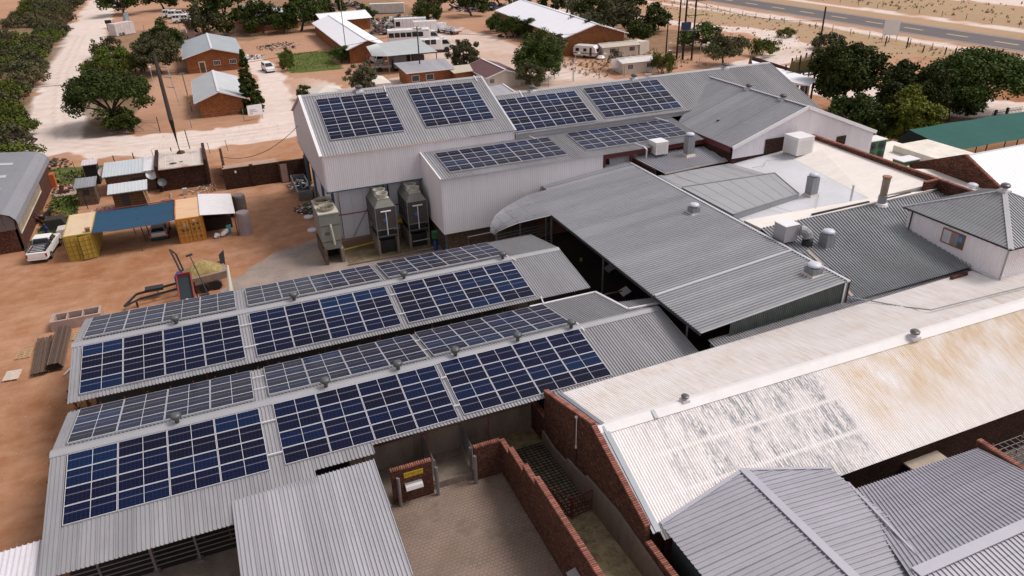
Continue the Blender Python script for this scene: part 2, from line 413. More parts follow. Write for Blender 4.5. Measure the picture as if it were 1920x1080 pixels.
hay = basic('chopped_hay', (.34, .25, .10), .95, 0, .35, 3, bump=.8, bs=14)
skyp = basic('translucent_roof_sheet', (.46, .46, .48), .5, 0, .1, 3)
maroonM = basic('maroon_roof', (.13, .055, .06), .6, 0, .12, .6, .2, (.08, .05, .04))
houseR = basic('pale_blue_grey_roof', (.36, .40, .43), .5, .1, .1, .5, .15, (.28, .26, .24))
creamW = basic('whitewashed_wall', (.62, .56, .50), .8, 0, .08, .6, .35, (.36, .27, .20), stretch=(1, 1, .5))
tanR = basic('tan_sheet_roof', (.52, .46, .38), .65, 0, .1, .8, .2, (.38, .28, .2))
canvas = basic('canvas', (.66, .60, .54), .85, 0, .06, 1)
yellowP = basic('yellow_paint', (.55, .36, .02), .5, 0, .1, 3)
blueP = basic('blue_plastic', (.01, .05, .20), .4, 0, .1, 3)
blueCl = basic('blue_overalls', (.02, .05, .30), .85, 0, .2, 8)
bark = basic('bark', (.07, .05, .038), .9, 0, .3, 4)
cells = panelmat()
frameM = basic('panel_frame', (.72, .71, .76), .35, .3, .04, 2)
flake = flaked()
# ================================================================== GROUND
def seg_d(px, py, pts):
    d = np.full(px.shape, 1e9)
    for (a, b), (c, e) in zip(pts, pts[1:]):
        vx, vy = c-a, e-b; L = vx*vx+vy*vy+1e-9
        t = np.clip(((px-a)*vx+(py-b)*vy)/L, 0, 1); d = np.minimum(d, np.hypot(px-a-t*vx, py-b-t*vy))
    return d
def in_poly(px, py, poly):
    r = np.zeros(px.shape, bool); j = len(poly)-1
    for i in range(len(poly)):
        (xi, yi), (xj, yj) = poly[i], poly[j]
        c = ((yi > py) != (yj > py)) & (px < (xj-xi)*(py-yi)/(yj-yi+1e-12)+xi); r ^= c; j = i
    return r
ROADS = [([(-30, 380), (-29.5, 300), (-28.5, 246), (-27, 210), (-25.5, 175), (-24, 150), (-22.5, 132), (-19.5, 121), (-14, 114.5), (-5, 112.2), (5, 112.2), (12, 112.6), (20, 114)], 5.0),
         ([(-32, 128), (-22, 117)], 4.0), ([(20, 114), (32, 117), (46, 116), (62, 115), (80, 112), (100, 117), (119, 128), (128, 147), (121, 165), (110, 190), (98, 230)], 4.2),
         ([(100, 110), (96, 100), (101, 84), (112, 66)], 7), ([(135, 240), (141, 190), (146, 160)], 1.6), ([(147.5, 240), (147.5, 40)], 2.2), ([(177.5, 260), (178, 190), (178.3, 150), (178.4, 60)], 1.8),
         ([(135, 260), (175, 215)], 2.5), ([(225, 260), (224, 100)], 8),
         ([(9.5, 118), (10.5, 135), (12, 156), (10, 180)], 2.6)]
PALE = [[(22, 120), (34, 112), (70, 116), (70, 150), (66, 195), (52, 196), (44, 168), (40, 140), (24, 140)], [(28, 120), (18, 150), (10, 155), (8, 122)]]
GREEN = [[(15.8, 155.5), (16.5, 181), (27, 178), (26.5, 155)], [(-19.3, 79.5), (-19.3, 97), (-15.8, 97), (-15.6, 90), (-15.6, 80)], [(-21, 99.5), (-20, 107), (-14, 106), (-2, 103.5), (-2, 101), (-15, 99.5)], [(58, 50), (58, 76), (80, 78), (84, 60), (74, 55)]]
DRY = [[(104, 132), (112, 122), (145, 100), (145, 190), (112, 215), (134, 150), (124, 128)], [(182, 40), (182, 270), (214, 270), (214, 40)], [(158-7.5, 40), (150.5, 260), (152.5, 260), (152.5, 40)], [(169, 40), (169, 260), (175, 260), (175, 40)]]
xs = np.concatenate([np.arange(-70, -30, 2.), np.arange(-30, 12, .5), np.arange(12, 60, .9), np.arange(60, 150, 1.5), np.arange(150, 330, 3.)])
ys = np.concatenate([np.arange(-10, 20, 3.), np.arange(20, 60, .8), np.arange(60, 124, .55), np.arange(124, 130, .9), np.arange(130, 200, 1.5), np.arange(200, 400, 3.)])
GX, GY = np.meshgrid(xs, ys); nx, ny = len(xs), len(ys)
def mynoise(x, y, s, seed):
    r = np.random.RandomState(seed); g = r.rand(97, 97); u = (x/s) % 96; v = (y/s) % 96
    i = u.astype(int); j = v.astype(int); fu = u-i; fv = v-j; fu = fu*fu*(3-2*fu); fv = fv*fv*(3-2*fv)
    return (g[i, j]*(1-fu)+g[i+1, j]*fu)*(1-fv)+(g[i, j+1]*(1-fu)+g[i+1, j+1]*fu)*fv
wob = (mynoise(GX, GY, 4.1, 3)-.5)*2.6 + (mynoise(GX, GY, 1.5, 4)-.5)*1.2
road = np.zeros(GX.shape)
for pts, hw in ROADS: road = np.maximum(road, np.clip((hw+wob*min(1, hw/4)-seg_d(GX, GY, pts))/1.1+.5, 0, 1))
for pl in PALE:
    ins = in_poly(GX+wob, GY+wob, pl); road = np.maximum(road, ins*(.25+.55*mynoise(GX, GY, 7, 9)))
def maskpoly(polys):
    r = np.zeros(GX.shape)
    for pl in polys:
        d = seg_d(GX, GY, pl+[pl[0]]); s = np.where(in_poly(GX, GY, pl), d, -d); r = np.maximum(r, np.clip((s+wob*.6)/1.2+.5, 0, 1))
    return r
green = maskpoly(GREEN); dry = maskpoly(DRY)*(1-.6*road)
thick = maskpoly([[(-26, 116), (-29, 150), (-31, 180), (-33, 250), (-75, 330), (-75, 110), (-30, 108)], [(-18.5, 121), (-20.5, 150), (-22.5, 200), (-15, 200), (-11, 150), (-13, 121)]])
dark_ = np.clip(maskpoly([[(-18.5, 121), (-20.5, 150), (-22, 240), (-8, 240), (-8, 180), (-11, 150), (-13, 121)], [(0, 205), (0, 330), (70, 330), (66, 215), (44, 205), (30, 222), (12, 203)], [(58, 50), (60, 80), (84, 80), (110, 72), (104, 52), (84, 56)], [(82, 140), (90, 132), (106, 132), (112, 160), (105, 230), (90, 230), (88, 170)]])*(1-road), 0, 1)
RUT = [[(-40, 68), (-20, 66), (-8, 69), (2, 71), (6, 78)], [(-30, 60), (-16, 64), (-4, 68), (4, 66), (10, 68)], [(-22, 40), (-17, 52), (-14, 64), (-4, 72), (4, 82)], [(-24, 64), (-18.5, 74)], [(-22, 20), (-15, 40), (-18, 56), (-30, 62)], [(-24, 122), (-19.5, 118.5), (-14, 113.5), (-5, 111), (20, 112.5), (46, 115)], [(-29, 240), (-27.2, 180), (-23.5, 140), (-21, 122), (-12, 114.8), (5, 113.6), (30, 118)], [(62, 150), (66, 175), (62, 195)], [(44, 124), (56, 140), (64, 170)], [(98, 112), (118, 128), (127, 148), (118, 172)]]
rut = np.zeros(GX.shape)
for pl in RUT:
    dd = np.abs(seg_d(GX, GY, pl)-.8); rut = np.maximum(rut, np.clip(1-dd/.42, 0, 1))
me = bpy.data.meshes.new('ground')
verts = np.stack([GX.ravel(), GY.ravel(), np.zeros(GX.size)], 1)
idx = np.arange(nx*ny).reshape(ny, nx)
F = np.stack([idx[:-1, :-1].ravel(), idx[:-1, 1:].ravel(), idx[1:, 1:].ravel(), idx[1:, :-1].ravel()], 1)
big = [(-3000, -10, 0), (-70, -10, 0), (-70, 397, 0), (-3000, 397, 0), (327, -10, 0), (3000, -10, 0), (3000, 397, 0), (327, 397, 0), (-3000, 3500, 0), (3000, 3500, 0), (-3000, -600, 0), (3000, -600, 0)]
n0 = nx*ny
allv = np.concatenate([verts, np.array(big, float)])
fs = F.tolist() + [[n0, n0+1, n0+2, n0+3], [n0+4, n0+5, n0+6, n0+7], [n0+3, n0+6, n0+9, n0+8], [n0+10, n0+11, n0+5, n0]]
me.from_pydata(allv.tolist(), [], fs)
ca = me.color_attributes.new('zone', 'FLOAT_COLOR', 'POINT'); cb = me.color_attributes.new('zone_b', 'FLOAT_COLOR', 'POINT')
def pad(a, v=0): return np.concatenate([a.ravel(), np.full(12, v)])
ca.data.foreach_set('color', np.stack([pad(road), pad(green), pad(dry, 0), np.ones(n0+12)], 1).ravel())
cb.data.foreach_set('color', np.stack([pad(thick), pad(dark_), pad(rut), np.ones(n0+12)], 1).ravel())
me.update()
m, t, b = newmat('sandy_ground'); v = coords(t)
at = t.nodes.new('ShaderNodeAttribute'); at.attribute_name = 'zone'; s1 = t.nodes.new('ShaderNodeSeparateColor'); t.links.new(at.outputs['Color'], s1.inputs[0])
at2 = t.nodes.new('ShaderNodeAttribute'); at2.attribute_name = 'zone_b'; s2 = t.nodes.new('ShaderNodeSeparateColor'); t.links.new(at2.outputs['Color'], s2.inputs[0])
n1 = noise(t, v, .045, 5, .6); n2 = noise(t, v, .5, 5, .65); n3 = noise(t, v, 5, 4, .7)
sp = t.nodes.new('ShaderNodeSeparateXYZ'); t.links.new(v, sp.inputs[0])
red = mixc(t, ramp(t, mth(t, 'ADD', mth(t, 'MULTIPLY', n1, .6), mth(t, 'MULTIPLY', n2, .4)), .40, .60), (.31, .135, .062), (.49, .275, .175))
pinkf = ramp(t, sp.outputs[1], 92, 125); red = mixc(t, mth(t, 'MULTIPLY', pinkf, .6), red, (.48, .29, .20))
rdn = mixc(t, ramp(t, n2, .3, .7), (.64, .525, .47), (.76, .655, .60))
e1 = mth(t, 'ADD', s1.outputs[0], mth(t, 'MULTIPLY', mth(t, 'SUBTRACT', n3, .5), .5))
c = mixc(t, ramp(t, e1, .2, .8), red, rdn)
dr = mixc(t, ramp(t, n3, .35, .65), (.30, .225, .12), (.50, .36, .24))
c = mixc(t, ramp(t, mth(t, 'MULTIPLY', s1.outputs[2], ramp(t, n2, .35, .6, .35, 1)), .1, .9), c, dr)
gr = mixc(t, ramp(t, n3, .35, .65), (.05, .09, .015), (.13, .15, .04))
c = mixc(t, ramp(t, mth(t, 'ADD', s1.outputs[1], mth(t, 'MULTIPLY', mth(t, 'SUBTRACT', n2, .5), 1.0)), .3, .7), c, gr)
th = mixc(t, ramp(t, n2, .4, .6), (.12, .085, .045), (.20, .14, .09))
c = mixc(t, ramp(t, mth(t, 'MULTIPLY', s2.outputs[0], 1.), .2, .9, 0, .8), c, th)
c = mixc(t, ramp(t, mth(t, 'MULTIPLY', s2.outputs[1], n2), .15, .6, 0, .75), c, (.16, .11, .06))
c = mixc(t, ramp(t, noise(t, v, 1.7, 6, .75), .60, .70, 0, .35), c, (.22, .115, .06))
mp2 = coords(t, 'Object', (.12, .9, 1)); c = mixc(t, ramp(t, noise(t, mp2, .8, 5, .6), .5, .7, 0, .28), c, (.54, .34, .23))
c = mixc(t, ramp(t, noise(t, v, 9, 3, .6), .62, .72, 0, .3), c, (.25, .14, .08))
c = mixc(t, mth(t, 'MULTIPLY', mth(t, 'MULTIPLY', s2.outputs[2], ramp(t, n3, .3, .7)), .38), c, (.26, .14, .085))
t.links.new(c, b.inputs['Base Color']); b.inputs['Roughness'].default_value = .95; b.inputs['Specular IOR Level'].default_value = .1
bp = t.nodes.new('ShaderNodeBump'); bp.inputs['Strength'].default_value = .5; bp.inputs['Distance'].default_value = .12
t.links.new(noise(t, v, 2.2, 6, .7), bp.inputs['Height']); t.links.new(bp.outputs[0], b.inputs['Normal'])
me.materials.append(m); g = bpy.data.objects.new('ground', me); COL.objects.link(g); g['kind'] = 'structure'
# asphalt highway along Y at X 154..167, painted marks, gravel shoulders
def strip(name, x0, x1, y0, y1, z, mt, step=6, jit=0., kind='structure'):
    mb = MB(); n = int((y1-y0)/step); rr = random.Random(len(name)*31)
    L = [(x0+rr.uniform(-jit, jit), y0+(y1-y0)*i/n, z) for i in range(n+1)]; Rr = [(x1+rr.uniform(-jit, jit), y0+(y1-y0)*i/n, z) for i in range(n+1)]
    for i in range(n): mb.face([L[i], Rr[i], Rr[i+1], L[i+1]])
    o = mb.build(name, mt); o['kind'] = kind; return o
asph = basic('old_asphalt', (.115, .095, .10), .85, 0, .18, .25, .3, (.17, .14, .12), stretch=(3, .2, 1))
strip('highway_shoulder', 152.3, 168.8, -60, 700, .004, basic('gravel_shoulder', (.36, .24, .17), .9, 0, .15, .6), 3, .35)
rd = strip('highway', 154, 167.1, -60, 700, .008, asph, 5, .12)
mk = MB(); py = basic('worn_yellow_paint', (.50, .38, .20), .8, 0, .2, 3); pw = basic('worn_white_paint', (.52, .48, .46), .8, 0, .2, 3)
for k in range(-4, 50): mk.box(160.2, k*12., .009, 161.0, k*12.+5.5, .013, 0)
mk.box(154.6, -60, .009, 154.85, 700, .013, 1); mk.box(166.3, -60, .009, 166.55, 700, .013, 1)
o = mk.build('road_marking', [py, pw], rd)
# paved work yards
m, t, b = newmat('paver_blocks'); tc = t.nodes.new('ShaderNodeTexCoord')
br = t.nodes.new('ShaderNodeTexBrick'); t.links.new(tc.outputs['Object'], br.inputs['Vector']); br.inputs['Scale'].default_value = 1
br.inputs['Brick Width'].default_value = .24; br.inputs['Row Height'].default_value = .2; br.inputs['Mortar Size'].default_value = .018
br.inputs['Color1'].default_value = (.30, .22, .185, 1); br.inputs['Color2'].default_value = (.24, .175, .145, 1); br.inputs['Mortar'].default_value = (.15, .105, .08, 1)
nn = noise(t, tc.outputs['Object'], .35, 5, .65); smooth = mixc(t, ramp(t, noise(t, tc.outputs['Object'], 2.2, 5), .35, .65), (.17, .12, .09), (.25, .185, .145))
c = mixc(t, ramp(t, nn, .42, .58), br.outputs[0], smooth)
c = mixc(t, ramp(t, noise(t, tc.outputs['Object'], .5, 3), .45, .75, 0, .55), c, (.12, .085, .05))
c = mixc(t, ramp(t, noise(t, tc.outputs['Object'], 1.1, 6, .8), .64, .70, 0, .85), c, (.035, .028, .022))
t.links.new(c, b.inputs['Base Color']); b.inputs['Roughness'].default_value = .75
bp = t.nodes.new('ShaderNodeBump'); bp.inputs['Strength'].default_value = .5; bp.inputs['Distance'].default_value = .02
t.links.new(mth(t, 'SUBTRACT', noise(t, tc.outputs['Object'], 8, 3), br.outputs['Fac']), bp.inputs['Height']); t.links.new(bp.outputs[0], b.inputs['Normal'])
pavM = m
m, t, b = newmat('paver_stone'); ge = t.nodes.new('ShaderNodeNewGeometry'); P0 = ge.outputs['Position']
c = mixc(t, ramp(t, noise(t, P0, 3.1, 4, .7), .3, .7), (.21, .15, .12), (.27, .195, .16))
c = mixc(t, ramp(t, noise(t, P0, .38, 5, .65), .42, .62, 0, .8), c, (.28, .20, .16))
c = mixc(t, ramp(t, noise(t, P0, .5, 3), .45, .75, 0, .5), c, (.16, .11, .075))
c = mixc(t, ramp(t, noise(t, P0, 1.1, 6, .8), .65, .70, 0, .85), c, (.035, .028, .022))
t.links.new(c, b.inputs['Base Color']); b.inputs['Roughness'].default_value = .8; pavS = m
m, t, b = newmat('grey_paver_yard'); tc = t.nodes.new('ShaderNodeTexCoord'); v = tc.outputs['Object']
br = t.nodes.new('ShaderNodeTexBrick'); t.links.new(v, br.inputs['Vector']); br.inputs['Scale'].default_value = 1
br.inputs['Brick Width'].default_value = .28; br.inputs['Row Height'].default_value = .25; br.inputs['Mortar Size'].default_value = .025
br.inputs['Color1'].default_value = (.33, .275, .25, 1); br.inputs['Color2'].default_value = (.27, .22, .20, 1); br.inputs['Mortar'].default_value = (.17, .13, .11, 1)
c = mixc(t, ramp(t, noise(t, v, .3, 5, .65), .42, .62), br.outputs[0], (.40, .31, .26))
c = mixc(t, ramp(t, noise(t, v, 1.2, 5, .7), .5, .7, 0, .4), c, (.18, .14, .12))
t.links.new(c, b.inputs['Base Color']); b.inputs['Roughness'].default_value = .85; pavG = m
def poly_sheet(name, pts, z, mt, jit=.0, kind='structure', sub=1.0):
    out = []; rr = random.Random(len(pts)*7+int(z*1e4))
    for i in range(len(pts)):
        a = Vector(pts[i]); bb = Vector(pts[(i+1) % len(pts)]); k = max(1, int((bb-a).length/sub)) if jit else 1
        for j in range(k):
            p = a.lerp(bb, j/k); out.append((p.x+rr.uniform(-jit, jit), p.y+rr.uniform(-jit, jit), z))
    bm = bmesh.new(); vs = [bm.verts.new(p) for p in out]; f = bm.faces.new(vs); bm.normal_update()
    if f.normal.z < 0: f.normal_flip()
    bmesh.ops.triangulate(bm, faces=[f]); bm.normal_update()
    mm = bpy.data.meshes.new(name); bm.to_mesh(mm); bm.free(); mm.materials.append(mt)
    for p in mm.polygons: 
        if p.normal.z < 0: p.flip()
    o = bpy.data.objects.new(name, mm); COL.objects.link(o); o['kind'] = kind; return o
poly_sheet('brick_yard', [(-12, 15), (11.3, 10), (11.3, 30.6), (4.5, 30.6), (4.5, 29), (-12, 29)], .010, pavM)
PV = []
me_ = None
def paver_mesh(bl):
    mb_ = MB()
    for (x_, y_, dz) in bl: mb_.hexa([(x_, y_, .0), (x_+.23, y_, 0), (x_+.23, y_+.19, 0), (x_, y_+.19, 0)], [(x_+.008, y_+.008, .009+dz), (x_+.222, y_+.008, .009+dz), (x_+.222, y_+.182, .009+dz), (x_+.008, y_+.182, .009+dz)])
    return mb_
rp = random.Random(3); yard = bpy.data.objects['brick_yard']; pm_ = bpy.data.meshes.new('paver'); q_ = paver_mesh([(0, 0, 0)]); pm_.from_pydata(q_.v, [], q_.f); pm_.materials.append(pavS); rest = []
k_ = 0
for r_ in range(70):
    for i_ in range(34):
        x_ = 3.6+i_*.24+(r_ % 2)*.12; y_ = 16.2+r_*.2
        if x_ > 11.0 or (x_ < 4.4 and y_ > 22): continue
        if rp.random() < .004 or mynoise(np.array([x_*1.0]), np.array([y_*1.0]), 1.3, 5)[0] > .62 or (9.2 < x_ < 10.1 and 16.2 < y_ < 17.6): continue
        dz = rp.uniform(-.003, .003)
        if y_ > 19.5 and k_ < 300 and x_ > 4.2 and y_ < 21.6: inst('paver', pm_, yard, (x_, y_, .010+dz)); k_ += 1
        else: rest.append((x_, y_, .010+dz))
o_ = paver_mesh(rest).build('paver', pavS, yard); o_['kind'] = 'stuff'
poly_sheet('grey_yard', [(-2.6, 52), (-2.4, 61.3), (.8, 65.6), (3.2, 67.6), (6.2, 68.9), (8.9, 69.3), (9.3, 66.6), (24, 61), (24, 52)], .012, pavG, .25, sub=.8)
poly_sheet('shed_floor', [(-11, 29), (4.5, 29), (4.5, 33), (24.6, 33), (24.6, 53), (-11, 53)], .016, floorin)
poly_sheet('concrete_floor', [(-11, 28.2), (0, 28.2), (0, 30.7), (-11, 30.7)], .020, conc)
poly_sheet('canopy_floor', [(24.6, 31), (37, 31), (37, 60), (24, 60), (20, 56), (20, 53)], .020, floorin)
poly_sheet('alley_floor', [(28, 16.5), (47, 16.5), (47, 21), (28, 21)], .012, concD)
# ================================================================== COMPOUND BUILDINGS
def vent(parent, x, y, z, s=1.0, kind='turbine'):
    """round roof ventilator standing on the roof: neck, then head"""
    if kind == 'turbine':
        nk = MB().lathe([(.17*s, -.12), (.17*s, .32*s), (.21*s, .34*s), (.21*s, .40*s)], (x, y, z), 12).build('roof_vent', ventG, parent, True)
        mb = MB().lathe([(.20*s, .38*s), (.34*s, .46*s), (.40*s, .60*s), (.37*s, .74*s), (.24*s, .85*s), (.05*s, .88*s)], (x, y, z), 16)
        for k in range(12):
            a = k*math.pi/6; mb.tube([(x+r*s*math.cos(a), y+r*s*math.sin(a), z+q*s) for r, q in ((.30, .43), (.40, .52), (.42, .62), (.37, .76), (.2, .87))], .014*s, 4)
        mb.build('turbine_head', ventG, nk, False)
    else:
        nk = MB().lathe([(.22*s, -.1), (.22*s, .25*s), (.26*s, .27*s)], (x, y, z), 12).box(x-.42*s, y-.42*s, z-.14, x+.42*s, y+.42*s, z+.06, 0).build('roof_vent', whitecap, parent, False)
        MB().lathe([(.26*s, .26*s), (.40*s, .36*s), (.42*s, .55*s), (.30*s, .62*s), (.30*s, .66*s), (.1*s, .70*s)], (x, y, z), 14).build('vent_cowl', chromeD, nk, False)
ventG = basic('vent_grey_green', (.12, .13, .13), .45, .3, .15, 3); chromeD = basic('dark_cowl', (.13, .125, .13), .4, .4, .2, 4)
# panel prototype mesh: 2.28 x 1.134, frame with a centre bar, cells flush inside
def panel_mesh():
    mb = MB(); Wp, Hp, T, e = 2.28, 1.13, .04, .024
    mb.box(0, 0, 0, Wp, e, T, 0); mb.box(0, Hp-e, 0, Wp, Hp, T, 0); mb.box(0, e, 0, e, Hp-e, T, 0); mb.box(Wp-e, e, 0, Wp, Hp-e, T, 0)
    mb.box(Wp/2-.012, e, .02, Wp/2+.012, Hp-e, T, 0)
    mb.box(e, e, .012, Wp/2-.014, Hp-e, .034, 1); mb.box(Wp/2+.014, e, .012, Wp-e, Hp-e, .034, 1)
    me = bpy.data.meshes.new('solar_panel'); me.from_pydata(mb.v, [], mb.f); me.materials.append(frameM); me.materials.append(cells)
    me.polygons.foreach_set('material_index', mb.m); me.update(); return me
PM = panel_mesh()
def solar(label, X0, Y1, zt, slope, nc, nr, W, L):
    """array whose upper-left corner (largest Y) is X0,Y1,zt; slope degrees, + = rises with Y; W,L measured extent"""
    a = R(slope); o = thing('solar_array', label, 'solar array', (X0, Y1, zt+.14), 0, 'solar arrays on the roofs')
    e = Vector((0, math.cos(a), math.sin(a))); sx = (W/nc); sy = (L/nr)
    gap = .03
    for j in range(nr):
        for i in range(nc):
            p = Vector((i*sx+gap/2, 0, 0)) - e*((j+1)*sy-gap/2)
            inst('solar_panel', PM, o, p, (a, 0, 0), ((sx-gap)/2.28, (sy-gap*.9)/1.13, 1))
    mb = MB(); O = Vector((X0, Y1, zt+.14)); nrm = Vector((0, -math.sin(a), math.cos(a)))
    for j in range(nr+1):
        p = O - e*min(max(j*sy, .05), nr*sy-.05) - nrm*.05; mb.beam(p+Vector((.03, 0, 0)), p+Vector((nc*sx-.03, 0, 0)), .05, .05)
    for i in range(0, int(nc*sx/1.5)+1):
        for j in (0, nr): 
            p = O + Vector((i*1.5+.2, 0, 0)) - e*min(max(j*sy, .05), nr*sy-.05) - nrm*.09; mb.beam(p, p+nrm*.06, .04, .04)
    mb.build('mounting_rail', gutterM, o)
    return o
AR = [ # label, X0, Y1, z1, slope, panels across, rows, W, L
 ('blue solar array at the open left end of the nearest shed roof', -10.14, 35.35, 4.72, 10.67, 4, 4, 9.28, 4.43),
 ('blue solar array in the middle of the nearest shed roof slope', -.13, 35.40, 4.73, 10.67, 4, 4, 9.28, 4.43),
 ('brightest blue solar array beside the bare right end of the nearest shed roof', 9.47, 35.51, 4.75, 10.67, 4, 4, 9.28, 4.43),
 ('dark solar array on the far slope of the nearest shed, by its left end', -10.26, 40.62, 3.95, -10.67, 4, 4, 9.28, 4.43),
 ('dark solar array on the far slope of the nearest shed, in the middle', -.22, 40.72, 3.93, -10.67, 4, 4, 9.28, 4.43),
 ('dark solar array on the far slope of the nearest shed, by the canopy gap', 9.39, 40.80, 3.91, -10.67, 4, 4, 9.28, 4.43),
 ('navy solar array at the left end of the second shed roof, facing the narrow gap', -10.37, 46.28, 4.95, 10.34, 4, 4, 9.28, 4.43),
 ('navy solar array in the middle of the second shed roof, facing the narrow gap', -.44, 46.21, 4.94, 10.34, 4, 4, 9.28, 4.43),
 ('navy solar array at the right of the second shed roof, facing the narrow gap', 9.29, 46.18, 4.94, 10.34, 4, 4, 9.28, 4.43),
 ('grey looking solar array on the second shed far slope, next to the pipe bundles', -10.4, 51.70, 4.21, -10.34, 4, 4, 9.28, 4.43),
 ('grey looking solar array on the second shed far slope, in front of the hay trailer', -.39, 51.67, 4.21, -10.34, 4, 4, 9.28, 4.43),
 ('grey looking solar array on the second shed far slope, in front of the condensers', 9.38, 51.80, 4.19, -10.34, 4, 4, 9.28, 4.43),
 ('left of the two six-row solar arrays on the tall white hall roof', 9.36, 72.70, 12.57, 20.81, 3, 6, 6.96, 6.65),
 ('right of the two six-row solar arrays on the tall white hall roof', 18.41, 72.73, 12.58, 20.81, 3, 6, 6.96, 6.65),
 ('five-row solar array on the long back roof, touching the tall hall verge', 26.75, 69.98, 11.11, 20.88, 4, 5, 9.08, 5.54),
 ('darkest solar array, on the long back roof beside the cross gable', 36.89, 70.20, 11.19, 20.88, 4, 5, 9.28, 5.54),
 ('pale blue low-pitched solar array above the white wall of the lean-to', 18.25, 63.87, 8.44, 6.45, 5, 4, 11.6, 4.43),
 ('grey violet low-pitched solar array above the red fascia of the lean-to', 31.95, 64.13, 8.47, 6.45, 5, 4, 11.6, 4.43)]
for a in AR: solar(*a)
# ---- sheds
def shed(name, label, x0, x1, ry, rz, s, fy, ny_, ventx, near_polys, far_poly=None):
    o = thing(name, label, 'livestock shed', (x0, ry, 0)); k = math.tan(R(s))
    z = lambda y: rz-k*abs(y-ry)
    mb = MB()
    for xa, xb, ye in near_polys: ruled(mb, (xa, ry, rz), (xb, ry, rz), (xb, ye, z(ye)), (xa, ye, z(ye)), .19)
    mb.build('roof_slope', galv, o)
    mb = MB()
    if far_poly: sheet(mb, [(x, y, z(y)) for x, y in far_poly], (0, 1, -k), .19)
    else: ruled(mb, (x0, ry, rz), (x1, ry, rz), (x1, fy, z(fy)), (x0, fy, z(fy)), .19)
    mb.build('roof_slope', galv, o)
    mb = MB(); a = .33
    mb.face([(x0-.02, ry-a, rz-k*a+.05), (x1, ry-a, rz-k*a+.05), (x1, ry, rz+.085), (x0-.02, ry, rz+.085)]); mb.face([(x0-.02, ry, rz+.085), (x1, ry, rz+.085), (x1, ry+a, rz-k*a+.05), (x0-.02, ry+a, rz-k*a+.05)])
    mb.face([(x0-.02, ry-a, rz-k*a+.05), (x1, ry-a, rz-k*a+.05), (x1, ry-a, rz-k*a+.02), (x0-.02, ry-a, rz-k*a+.02)])
    mb.build('ridge_cap', greycap, o)
    for vx in ventx: vent(o, vx, ry, rz+.05, .68)
    mb = MB(); ye = fy-.5; yn = ny_+.4
    x = x0+.3
    while x < x1:
        for yy in (yn, ry, ye): mb.box(x-.05, yy-.05, 0, x+.05, yy+.05, z(yy)-.08)
        mb.beam((x, yn, z(yn)-.12), (x, ry, rz-.12), .06, .12); mb.beam((x, ry, rz-.12), (x, ye, z(ye)-.12), .06, .12)
        x += 3.6
    for yy in (yn, (yn+ry)/2, ry-.2, ry+.2, (ye+ry)/2, ye): mb.box(x0+.05, yy-.04, z(yy)-.10, x1-.1, yy+.04, z(yy)-.02)
    mb.build('steel_frame', rust, o)
    return o
SN = shed('livestock_shed', 'open grey shed under six dark solar arrays, next to the dirt yard', -11.0, 22.8, 46.8, 5.07, 10.34, 52.2, 41.5, (-4.9, 2.65, 10.42, 18.11), [(-11, 22.8, 41.5)])
SS = shed('livestock_shed', 'nearest open grey shed with solar arrays, in front of the brick yard', -10.95, 24.9, 35.8, 4.86, 10.67, 40.9, 30.9, (-4.97, 2.87, 7.07, 10.61, 14.67, 18.36),
          [(-10.95, 1.2, 28.5), (1.2, 4.3, 30.3), (4.3, 24.9, 30.9)], [(-10.95, 35.8), (24.9, 35.8), (22.9, 36.9), (22.9, 40.9), (-10.95, 40.9)])
mb = MB()   # gap frames, between the two sheds
x = -10.6
while x < 22:
    mb.box(x-.035, 41.3, 0, x+.035, 41.37, 3.85); 
    if int((x+11)/1.26) % 2: mb.beam((x, 41.33, 2.6), (x+.4, 41.33, 3.7), .05)
    x += 1.26
for z_ in (1.2, 2.4, 3.6): mb.box(-10.6, 41.3, z_, 22, 41.36, z_+.05)
mb.build('pen_fence', rust); tag(bpy.data.objects['pen_fence'], 'rusty brown pen frames in the narrow gap between the two solar sheds', 'fence')
mb = MB()
for k in range(22): mb.beam((-10.7+k*.06, 41.0+random.uniform(-.1, .3), 0), (-10.9+k*.075, 41.1+random.uniform(-.1, .1), 3.2+random.uniform(-.3, .6)), .035)
tag(mb.build('leaning_poles', basic('grey_stick', (.25, .17, .14), .8, 0, .3, 3)), 'bunch of thin sticks stood up at the open left end of the gap between sheds', 'poles', kind='stuff')
# white gutter pieces on the sheds' right end
o = thing('roof_gutter', 'white bent gutter along the cut corner of the nearest shed roof', 'gutter', (22.9, 36.9, 0))
MB().beam((17.8, 41.05, 3.93), (22.95, 41.05, 3.93), .16, .1).beam((22.95, 41.05, 3.95), (23.0, 36.6, 4.78), .18, .1).beam((23.0, 36.5, 4.85), (26.0, 36.2, 4.9), .14, .1).build('channel', whitecap, o)
MB().tube([(26.0, 36.2, 4.93), (26.2, 36.2, 5.05), (26.2, 36.2, 5.5)], .1, 8).build('downpipe', gutterM, o)
mb = MB(); ruled(mb, (23.0, 36.6, 4.6), (25.9, 36.4, 4.75), (25.9, 37.6, 4.5), (23.0, 38.3, 4.4), .19)
o = mb.build('small_roof_piece', galv); tag(o, 'small corrugated sheet tucked between the nearest shed and the canopy edge', 'roof sheet')
mb = MB(); mb.box(17.6, 41.0, 3.55, 22.7, 41.35, 3.7).build('beam', rust); tag(bpy.data.objects['beam'], 'rusty beam bridging the bare right ends of the two solar sheds', 'beam')
